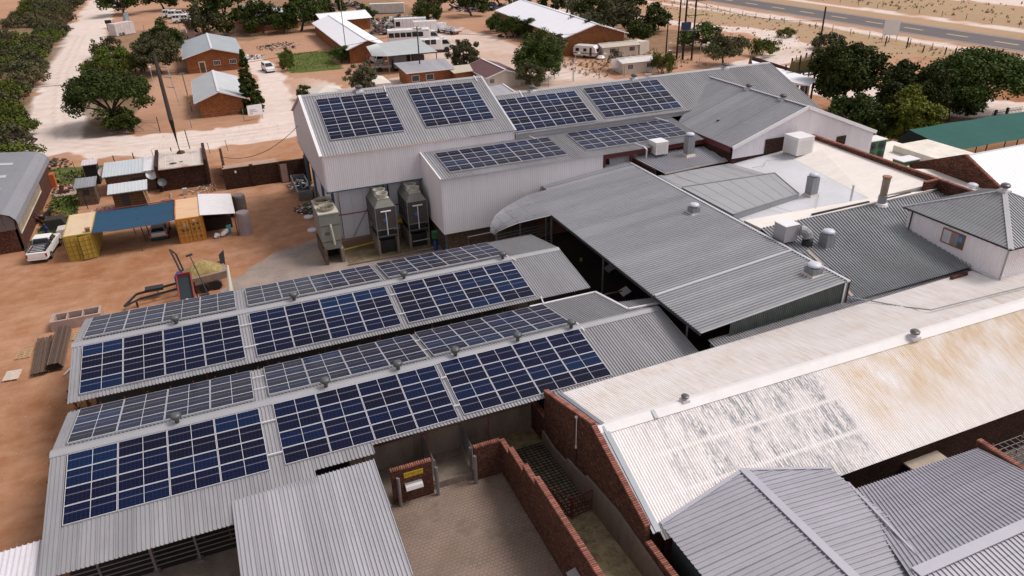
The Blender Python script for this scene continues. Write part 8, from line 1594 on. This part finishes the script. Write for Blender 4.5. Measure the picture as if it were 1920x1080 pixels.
# ================================================================== TREES
def foliage_mesh(name, seed, R_, H_, n, leaf, clumps, shape='round', squash=1.0, droop=0., gap=.55, mats=None):
    """crown of leaf sized quads grouped in clumps around shell points, base at z=0 .. H_"""
    rs = np.random.RandomState(seed); C = []
    for k in range(clumps):
        u = rs.rand(); th = rs.rand()*2*np.pi; ph = np.arccos(1-1.75*rs.rand()) if shape != 'cone' else 0
        rr = (gap + (1-gap)*rs.rand()**.6)
        if shape == 'cone':
            z = rs.rand()**1.25; r = (1-z)**.85*rs.rand()**.4; C.append((r*np.cos(th)*R_, r*np.sin(th)*R_, z*H_, .30*R_*(1-z*.55)))
        elif shape == 'umbrella':
            r = rs.rand()**.5; z = .62+.38*np.sqrt(max(0, 1-r*r))*(.7+.3*rs.rand())-.10*rs.rand()-droop*r*r*rs.rand(); C.append((r*np.cos(th)*R_, r*np.sin(th)*R_*squash, z*H_, .24*R_))
        else:
            lob = 1+.22*np.sin(3*th+seed)+.12*np.sin(5*th+2*seed); C.append((rr*np.sin(ph)*np.cos(th)*R_*.85*lob, rr*np.sin(ph)*np.sin(th)*R_*.85*squash*lob, H_*(.5+.44*rr*np.cos(ph)*(.85+.25*np.sin(2*th+seed)))-droop*H_*rs.rand()*np.sin(ph), (.13+.15*rs.rand())*R_))
    C = np.array(C); wgt = C[:, 3]**2; wgt /= wgt.sum(); idx = rs.choice(clumps, n, p=wgt)
    d = rs.normal(size=(n, 3)); d /= np.linalg.norm(d, axis=1)[:, None]; rad = C[idx, 3]*(rs.rand(n)**.45)
    ctr = C[idx, :3]+d*rad[:, None]*np.array([1, 1, .75]); ctr[:, 2] = np.maximum(ctr[:, 2], .05+.1*rs.rand(n))
    t = rs.normal(size=(n, 3)); t /= np.linalg.norm(t, axis=1)[:, None]; nrm = d*.55+rs.normal(size=(n, 3))*.6; nrm[:, 2] += .35; nrm /= np.linalg.norm(nrm, axis=1)[:, None]
    a = np.cross(nrm, t); a /= np.linalg.norm(a, axis=1)[:, None]+1e-9; b2 = np.cross(nrm, a); s = leaf*(.55+.9*rs.rand(n))[:, None]
    if droop: b2[:, 2] -= .6*droop; 
    v = np.stack([ctr-a*s*.45-b2*s*.3, ctr+a*s*.45-b2*s*.5, ctr+a*s*.35+b2*s*.6, ctr-a*s*.4+b2*s*.45], 1).reshape(-1, 3)
    me = bpy.data.meshes.new(name); me.vertices.add(4*n); me.vertices.foreach_set('co', v.ravel()); me.loops.add(4*n); me.loops.foreach_set('vertex_index', np.arange(4*n)); me.polygons.add(n); me.polygons.foreach_set('loop_start', np.arange(0, 4*n, 4)); me.polygons.foreach_set('loop_total', np.full(n, 4))
    me.update(); me.validate(); return me, C
def trunk_mesh(name, seed, C, H_, r, base=(0, 0), limbs=9, multi=1):
    rs = random.Random(seed); mb = MB()
    for q in range(multi):
        bx, by = (rs.uniform(-.5, .5), rs.uniform(-.5, .5)) if multi > 1 else (0, 0)
        fk = Vector((bx*1.5+rs.uniform(-.3, .3), by*1.5+rs.uniform(-.3, .3), H_*rs.uniform(.26, .34))); mb.tube([(bx, by, -.05), tuple(fk*.5+Vector((bx*.3, by*.3, 0))), tuple(fk)], [r*1.25, r*.95, r*.8], 8)
        cs = rs.sample(range(len(C)), min(limbs, len(C)))
        for i in cs:
            e = Vector(C[i][:3])
            if e.z < fk.z*.8: continue
            m_ = fk.lerp(e, .5)+Vector((rs.uniform(-.3, .3), rs.uniform(-.3, .3), rs.uniform(0, .4)))*H_*.08; mb.tube([tuple(fk), tuple(m_), tuple(e)], [r*.55, r*.32, r*.1], 5, cap=False)
    me = bpy.data.meshes.new(name); me.from_pydata(mb.v, [], mb.f); me.materials.append(bark); me.update(); return me
lfD = leafmat('dark_foliage', (.018, .029, .006), (.062, .080, .016)); lfG = leafmat('green_foliage', (.026, .042, .008), (.080, .105, .018)); lfT = leafmat('thicket_foliage', (.045, .062, .010), (.13, .155, .022)); lfB = leafmat('bright_yellow_green_foliage', (.06, .085, .010), (.19, .22, .030), .1)
lfO = leafmat('olive_foliage', (.050, .050, .025), (.115, .110, .050)); lfS = leafmat('dry_scrub_foliage', (.075, .060, .030), (.15, .12, .06)); lfP = leafmat('pale_grey_green_foliage', (.07, .075, .04), (.17, .165, .09))
KIN = {}
def kind(k, **kw):
    vs = []
    for s_ in range(kw.pop('variants', 2)):
        me, C = foliage_mesh('crown', 11+s_*7+len(KIN)*31, **kw); tr = trunk_mesh('trunk', s_+5, C, kw['H_'], kw.get('tr', .03)*1, limbs=8, multi=1)
        vs.append((me, C))
    KIN[k] = vs
def mk(k, nvar, R_, H_, n, leaf, clumps, mat_, tr=.16, multi=1, **kw):
    KIN[k] = []
    for s_ in range(nvar):
        me, C = foliage_mesh('crown', 100+len(KIN)*17+s_*5, R_, H_, n, leaf, clumps, **kw); me.materials.append(mat_)
        KIN[k].append((me, trunk_mesh('trunk', s_+len(KIN), C, H_, tr, multi=multi)))
mk('round_dark', 2, 1, 1.35, 3900, 0.068, 60, lfD, .05); mk('round_green', 3, 1, 1.4, 3900, 0.068, 55, lfG, .05); mk('olive', 2, 1, 1.5, 3450, 0.064, 45, lfO, .045, gap=.35); mk('umbrella', 2, 1, 1.25, 3900, 0.064, 60, lfG, .055, shape='umbrella', droop=.25)
mk('scrub_green', 3, 1, 1.0, 3450, 0.056, 46, lfT, .03, multi=3, droop=.1); mk('scrub_dry', 2, 1, .9, 1950, 0.060, 34, lfS, .03, multi=3, droop=.1); mk('scrub_olive', 2, 1, 1.0, 2400, 0.064, 36, lfO, .03, multi=3, droop=.1); mk('tuft', 2, 1, .6, 240, 0.176, 12, lfO, .02)
mk('sparse', 1, 1, 1.5, 1050, 0.068, 40, lfO, .05, gap=.2); mk('conifer', 1, 1, 3.4, 5700, 0.104, 130, lfD, .08, shape='cone'); mk('weeping', 1, 1, 1.5, 4500, 0.060, 55, lfO, .06, droop=.28)
CNT = [0]
def tree(k, x, y, r, h, label, cat='tree', name=None, group=None, sx=1.):
    CNT[0] += 1; me, tr = KIN[k][CNT[0] % len(KIN[k])]; nm = name or ('shrub' if cat == 'shrub' else 'tree'); base = {'round_dark': 1.35, 'round_green': 1.4, 'olive': 1.5, 'umbrella': 1.25, 'scrub_green': 1.0, 'scrub_dry': .9, 'scrub_olive': 1.0, 'tuft': .6, 'sparse': 1.5, 'conifer': 3.4, 'weeping': 1.5}[k]
    o = thing(nm, label, cat, (x, y, 0), CNT[0]*1.7, group); o.scale = (r*sx, r, h/base)
    c = bpy.data.objects.new('crown' if cat == 'tree' else 'foliage', me); COL.objects.link(c); c.parent = o; t_ = bpy.data.objects.new('trunk' if cat == 'tree' else 'stem', tr); COL.objects.link(t_); t_.parent = o; return o
# heroes with their own dense crowns
def hero(label, x, y, R_, H_, n, leaf, clumps, mat_, tr, sx=1, name='tree', rz=0, **kw):
    me, C = foliage_mesh('crown', int(x*13+y*7) % 9999, R_, H_, n, leaf, clumps, **kw); me.materials.append(mat_); o = thing(name, label, 'tree', (x, y, 0), rz)
    c = bpy.data.objects.new('crown', me); COL.objects.link(c); c.parent = o; t_ = bpy.data.objects.new('trunk', trunk_mesh('trunk', int(x) % 97, C, H_, tr, limbs=16)); COL.objects.link(t_); t_.parent = o; return o
hero('big dark spreading tree by the lane bend, left of the tall pole', -14.2, 127.0, 5.5, 8.2, 26000, .22, 120, lfD, .28, shape='umbrella', droop=.28)
hero('rounded dark bush at the foot of the big lane tree', -12.6, 122.8, 2.9, 3.6, 6720, 0.198, 60, lfG, .10, name='shrub')
hero('olive tree whose crown meets the top of the tall leaning pole', -8.2, 169, 5.4, 8.3, 14400, 0.243, 90, lfO, .24, gap=.35)
hero('green tree crown behind the olive tree near the distant fence', -7.0, 186, 4.8, 8.5, 10400, 0.274, 70, lfG, .22)
hero('tall dark conifer at the corner of the nearer brick house', 6.1, 126.6, 2.0, 9.6, 15200, 0.228, 150, lfD, .16, shape='cone')
hero('drooping pale olive tree standing on the sand behind the maroon roofed hut', 47.9, 141.0, 3.5, 7.2, 12800, 0.182, 75, lfO, .20, droop=.25)
hero('large green tree between the maroon roofed hut and the wire gate', 56.3, 125.0, 4.9, 9.2, 19200, 0.198, 110, lfG, .26, gap=.35)
hero('grey green smaller tree in front of the large green tree', 53.2, 121.0, 2.9, 5.6, 8000, 0.167, 55, lfO, .14, droop=.15)
hero('dark tall tree nearest the transformer poles, right of the back hall', 86.8, 82.5, 5.2, 11.6, 25600, 0.258, 150, lfD, .34, gap=.3)
hero('second dark tree in the row behind the cross gable', 89.8, 73.6, 5.0, 9.0, 22400, 0.258, 130, lfD, .30, gap=.3)
hero('bright yellow green tree in front of the dark row, by the green machines', 80.8, 65.4, 4.4, 7.6, 19200, 0.228, 110, lfB, .22, gap=.45)
hero('dark shaded tree low between the bright tree and the white gable', 75.5, 69.5, 4.2, 7.0, 14400, 0.243, 90, lfD, .22)
hero('broad green spreading tree at the right edge over the palisade fence', 103.0, 73.5, 7.0, 8.8, 27200, 0.258, 150, lfG, .34, droop=.3, shape='umbrella')
hero('dense green tree between the dark row and the spreading tree', 96.5, 72.0, 4.2, 7.0, 17600, 0.243, 100, lfD, .26)
hero('dry grey green bushy tree poking up behind the tall hall ridge', 24.3, 124.5, 2.9, 7.8, 7360, 0.182, 60, lfP, .13, gap=.25)
# tree row and garden trees, from the measured list
TL = [('round_green', 27.4, 162.0, 2.9, 3.8, 'rounded dark green shrub at the corner of the long brick building'), ('round_green', 71.4, 183.5, 3.6, 5.0, 'left small shade tree of the three on the sand'), ('round_green', 71.7, 174.5, 3.6, 5.4, 'middle small shade tree of the three on the sand'), ('round_green', 74.4, 168.5, 3.6, 5.4, 'right small shade tree of the three on the sand'),
 ('sparse', 80.5, 155.0, 3.4, 8.2, 'thin leafed tree standing in front of the bright white hall roof'), ('round_dark', 79.5, 147.0, 3.5, 6.8, 'dark tree hiding the corner of the bright white hall'), ('olive', 66.0, 140, 4.6, 6.0, 'olive tree mass below the bright white hall roof'), ('sparse', 74.0, 127.5, 1.6, 4.6, 'slender crooked tree before the nearest white hut'), ('scrub_green', 79.9, 119.6, 2.5, 4.8, 'dense green bush at the right end of the nearest white hut'),
 ('olive', 92, 160, 6.6, 10.5, 'big olive brown tree behind the cream roofed hut'), ('round_green', 104.5, 162, 5.2, 7.2, 'green tree behind the group of poles'), ('round_green', 93.2, 151, 3.6, 5.5, 'bright green bush tree beside the big olive tree'), ('round_green', 100.8, 137.5, 5.2, 5.6, 'wide green bush right of the tall poles'), ('olive', 94.3, 120.5, 4.3, 7.0, 'dark olive tree by the small white sign pole'), ('scrub_green', 107.2, 124.5, 3.2, 4.2, 'round green bush on the right bend of the pale lane'), ('scrub_green', 126.8, 140.5, 2.4, 2.3, 'low bush on the dry grass beyond the lane'), ('scrub_olive', 124.5, 124.5, 4.0, 3.4, 'wide grey green bush near the crossarm poles'),
 ('round_dark', 8.0, 222, 8.0, 11.5, 'dark tree mass right of the lattice mast'), ('olive', 1.8, 217.5, 5.6, 7.8, 'dull olive tree behind the orange brick house'), ('round_dark', -20.5, 282, 7.5, 11, 'dark tree at the top of the pale lane'), ('round_dark', 26.5, 214, 5.6, 9.5, 'dark tree between the far brick house and the white roofs'), ('round_green', 34.5, 228, 6, 9.5, 'green tree behind the crosswise white roof'), ('round_green', 45.4, 219, 2.8, 5.2, 'small bright green tree right of the crosswise white roof'), ('round_green', 60.3, 206, 4.2, 6.6, 'bright green tree behind the white box trailer'), ('olive', 63, 216, 4.2, 7, 'olive tree behind the bright green tree by the trucks'),
 ('round_dark', 76.5, 216.5, 5.2, 9.8, 'dark tree at the far end of the sandy yard'), ('round_dark', 70, 232, 6.0, 7, 'dark low trees beyond the transformer yard'),('scrub_green', 16.9, 168.5, 1.5, 3.2, 'upright leafy hedge at the far end of the lawn edge'), ('scrub_green', 16.3, 163.5, 1.5, 3.2, 'leafy hedge in the middle of the lawn edge beside the driveway'), ('scrub_green', 15.8, 158.6, 1.5, 3.2, 'leafy hedge end nearest the lawn corner'), ('round_green', 99, 200, 6.5, 8.5, 'green tree behind the bright white hall, left part'), ('round_green', 98, 178, 6.5, 9.5, 'green tree behind the bright white hall, right part'), ('round_dark', 108, 185, 7, 10, 'dark tree in the wood behind the white hall'), ('olive', 113, 205, 7, 9, 'dull tree at the top edge of the wood'), ('round_dark', 92, 232, 6, 9, 'dark tree at the top edge beyond the white hall'),
 ('round_dark', 16.5, 214.5, 5.5, 8.5, 'dark tree in front of the far brick house, left'), ('round_dark', 21.5, 212, 3.8, 5.5, 'low dark bush in front of the far brick house'), ('round_dark', -8, 288, 6, 9, 'dark tree above the distant parked pickups'), ('olive', 2, 285, 5, 8, 'brown tree above the distant parking area'), ('round_green', 15.5, 131, 1.6, 2.6, 'tuft of reeds at the left end of the cream marquee'),
 ('round_dark', 84, 196, 5, 7, 'dark bush beyond the far white roof corner'), ('scrub_green', 99.5, 128.5, 2.6, 3.2, 'low green bush right of the small sign pole'), ('scrub_olive', 112, 137, 1.8, 1.6, 'little olive bush on the dry verge of the lane')]
for k_, x_, y_, r_, h_, lb in TL: tree(k_, x_, y_, r_, h_, lb, 'shrub' if k_.startswith('scrub') else 'tree')
# palm like tree behind the white hall
o = thing('palm_tree', 'shaggy pale palm behind the bright white hall roof', 'tree', (93.2, 184, 0)); MB().tube([(93.2, 184, 0), (93.2, 184, 6.5)], [.5, .4], 8).build('trunk', basic('palm_trunk', (.22, .17, .10), .9), o); mb = MB()
for k in range(90):
    a = k*2.4; el = .9-1.9*(k/90); d_ = Vector((math.cos(a)*math.cos(el), math.sin(a)*math.cos(el), math.sin(el))); p = Vector((93.2, 184, 6.6)); q = p+d_*2.0; e_ = q+d_*.6+Vector((0, 0, -.9)); s_ = d_.cross(Vector((0, 0, 1))).normalized()*.22
    mb.face([p-s_*.3, p+s_*.3, q+s_, q-s_]); mb.face([q-s_, q+s_, e_+s_*.2, e_-s_*.2])
mb.build('crown', lfP, o)
# thicket left of the lane and lane-side bushes
rr = random.Random(44); k = 0
spots = []
for yy in range(112, 330, 7):
    xmax = np.interp(yy, [108, 118, 132, 150, 176, 210, 246, 300, 330], [-23.5, -24.5, -26.5, -30, -31.5, -33, -34.5, -36, -37])
    for j in range(5 if yy < 230 else 3):
        xx = xmax - 2.6 - j*5.8 + rr.uniform(-1.6, 1.6)
        if xx < -.30*yy-10: continue
        if 236 < yy < 262 and j > 0: continue
        spots.append((xx, yy+rr.uniform(-3, 3), rr.uniform(3.2, 5.0), rr.uniform(2.6, 4.8)))
for (x_, y_, r_, h_) in spots:
    k_ = rr.choice(['scrub_green', 'scrub_green', 'scrub_green', 'scrub_olive', 'scrub_dry', 'scrub_olive'])
    tree(k_, x_, y_, r_, h_, 'bushy scrub shrub in the thicket left of the pale lane', 'shrub', group='shrubs of the thicket left of the lane')
for x_, y_, r_, h_, lb in ((-19.5, 197, 3.8, 5.0, 'bright green feathery shrub on the right side of the lane, far one'), (-17.5, 181, 4.2, 5.2, 'olive shrub on the right side of the lane, middle one'), (-18.6, 166, 4.4, 5.2, 'green shrub on the lane edge above the big dark tree'), (-14.6, 150, 4.0, 4.6, 'olive shrub just above the big dark lane tree'), (-13.2, 173, 3.6, 4.4, 'dull shrub between the lane and the sandy yard')):
    tree(rr.choice(['scrub_green', 'scrub_olive']), x_, y_, r_, h_, lb, 'shrub')
# tufts and small plants: ground cover nobody could count
def scatter(name, label, n, fn, mt, s0, s1, seed, blades=5):
    rs = random.Random(seed); mb = MB()
    for _ in range(n):
        x, y = fn(rs); s = rs.uniform(s0, s1)
        for b_ in range(blades):
            a = rs.uniform(0, 6.28); p = Vector((x+rs.uniform(-.4, .4)*s, y+rs.uniform(-.4, .4)*s, 0)); q = p+Vector((math.cos(a)*.5, math.sin(a)*.5, rs.uniform(.5, 1)))*s; w_ = Vector((-math.sin(a), math.cos(a), 0))*s*.28
            mb.face([p-w_, p+w_, q+w_*.6, q-w_*.6])
    o = mb.build(name, mt); tag(o, label, 'grass', kind='stuff'); return o
dryT = basic('dry_grass_tuft', (.40, .29, .18), .9, 0, .3, .6)
scatter('dry_tufts', 'dry tufts on the sandy verge between lane and highway', 500, lambda r: (r.uniform(112, 146), r.uniform(100, 215)), dryT, .15, .5, 1)
scatter('dry_tufts', 'dry tufts and low bushes beyond the highway', 450, lambda r: (r.uniform(186, 225), r.uniform(80, 250)), dryT, .25, .8, 2)
scatter('grass', 'tufts on the grass patch by the curved roof warehouse', 700, lambda r: (r.uniform(-19.2, -15.9), r.uniform(80, 97)), lfG, .10, .3, 3, 3)
scatter('grass', 'grass tufts on the lawn beside the driveway', 500, lambda r: (r.uniform(16.3, 26.4), r.uniform(156.5, 179)), lfB, .10, .25, 4, 3)
scatter('grass', 'grass strip along the pale lane behind the shacks', 420, lambda r: (r.uniform(-20.5, -3), r.uniform(100, 104.5)), lfO, .12, .45, 5, 3)
scatter('weeds', 'small weeds on the red sand at the open ends of the sheds', 45, lambda r: (r.uniform(-13.0, -11.3), r.uniform(40, 55)), lfG, .08, .3, 6, 4)
scatter('dry_tufts', 'dry grass round the white huts and under the shrubs', 500, lambda r: (r.uniform(66, 92), r.uniform(122, 150)), dryT, .2, .55, 7)
scatter('twigs', 'dry twigs and litter under the lane thicket', 420, lambda r: (lambda y: (np.interp(y, [108, 118, 132, 150, 176, 210], [-24.5, -26, -28, -31, -32.5, -34])+r.uniform(-3, 1.2), y))(r.uniform(110, 190)), lfS, .1, .3, 8)
mb = MB(); rs = random.Random(77)
for _ in range(1500):
    x, y = rs.choice([(rs.uniform(-17, 8), rs.uniform(66, 86)), (rs.uniform(-19, -11.5), rs.uniform(33, 60)), (rs.uniform(-10, 9), rs.uniform(106, 118))]); s = .012+.05*rs.random()**3
    if -16 < x < 1.5 and 73 < y < 81: continue
    mb.hexa([(x-s, y-s, 0), (x+s, y-s, 0), (x+s, y+s, 0), (x-s, y+s, 0)], [(x-s*.4, y-s*.5, s), (x+s*.5, y-s*.4, s), (x+s*.4, y+s*.5, s), (x-s*.5, y+s*.4, s)])
tag(mb.build('pebbles', basic('pale_pebble', (.42, .29, .22), .9, 0, .3, 3)), 'scattered pebbles on the red sand', 'pebbles', kind='stuff')
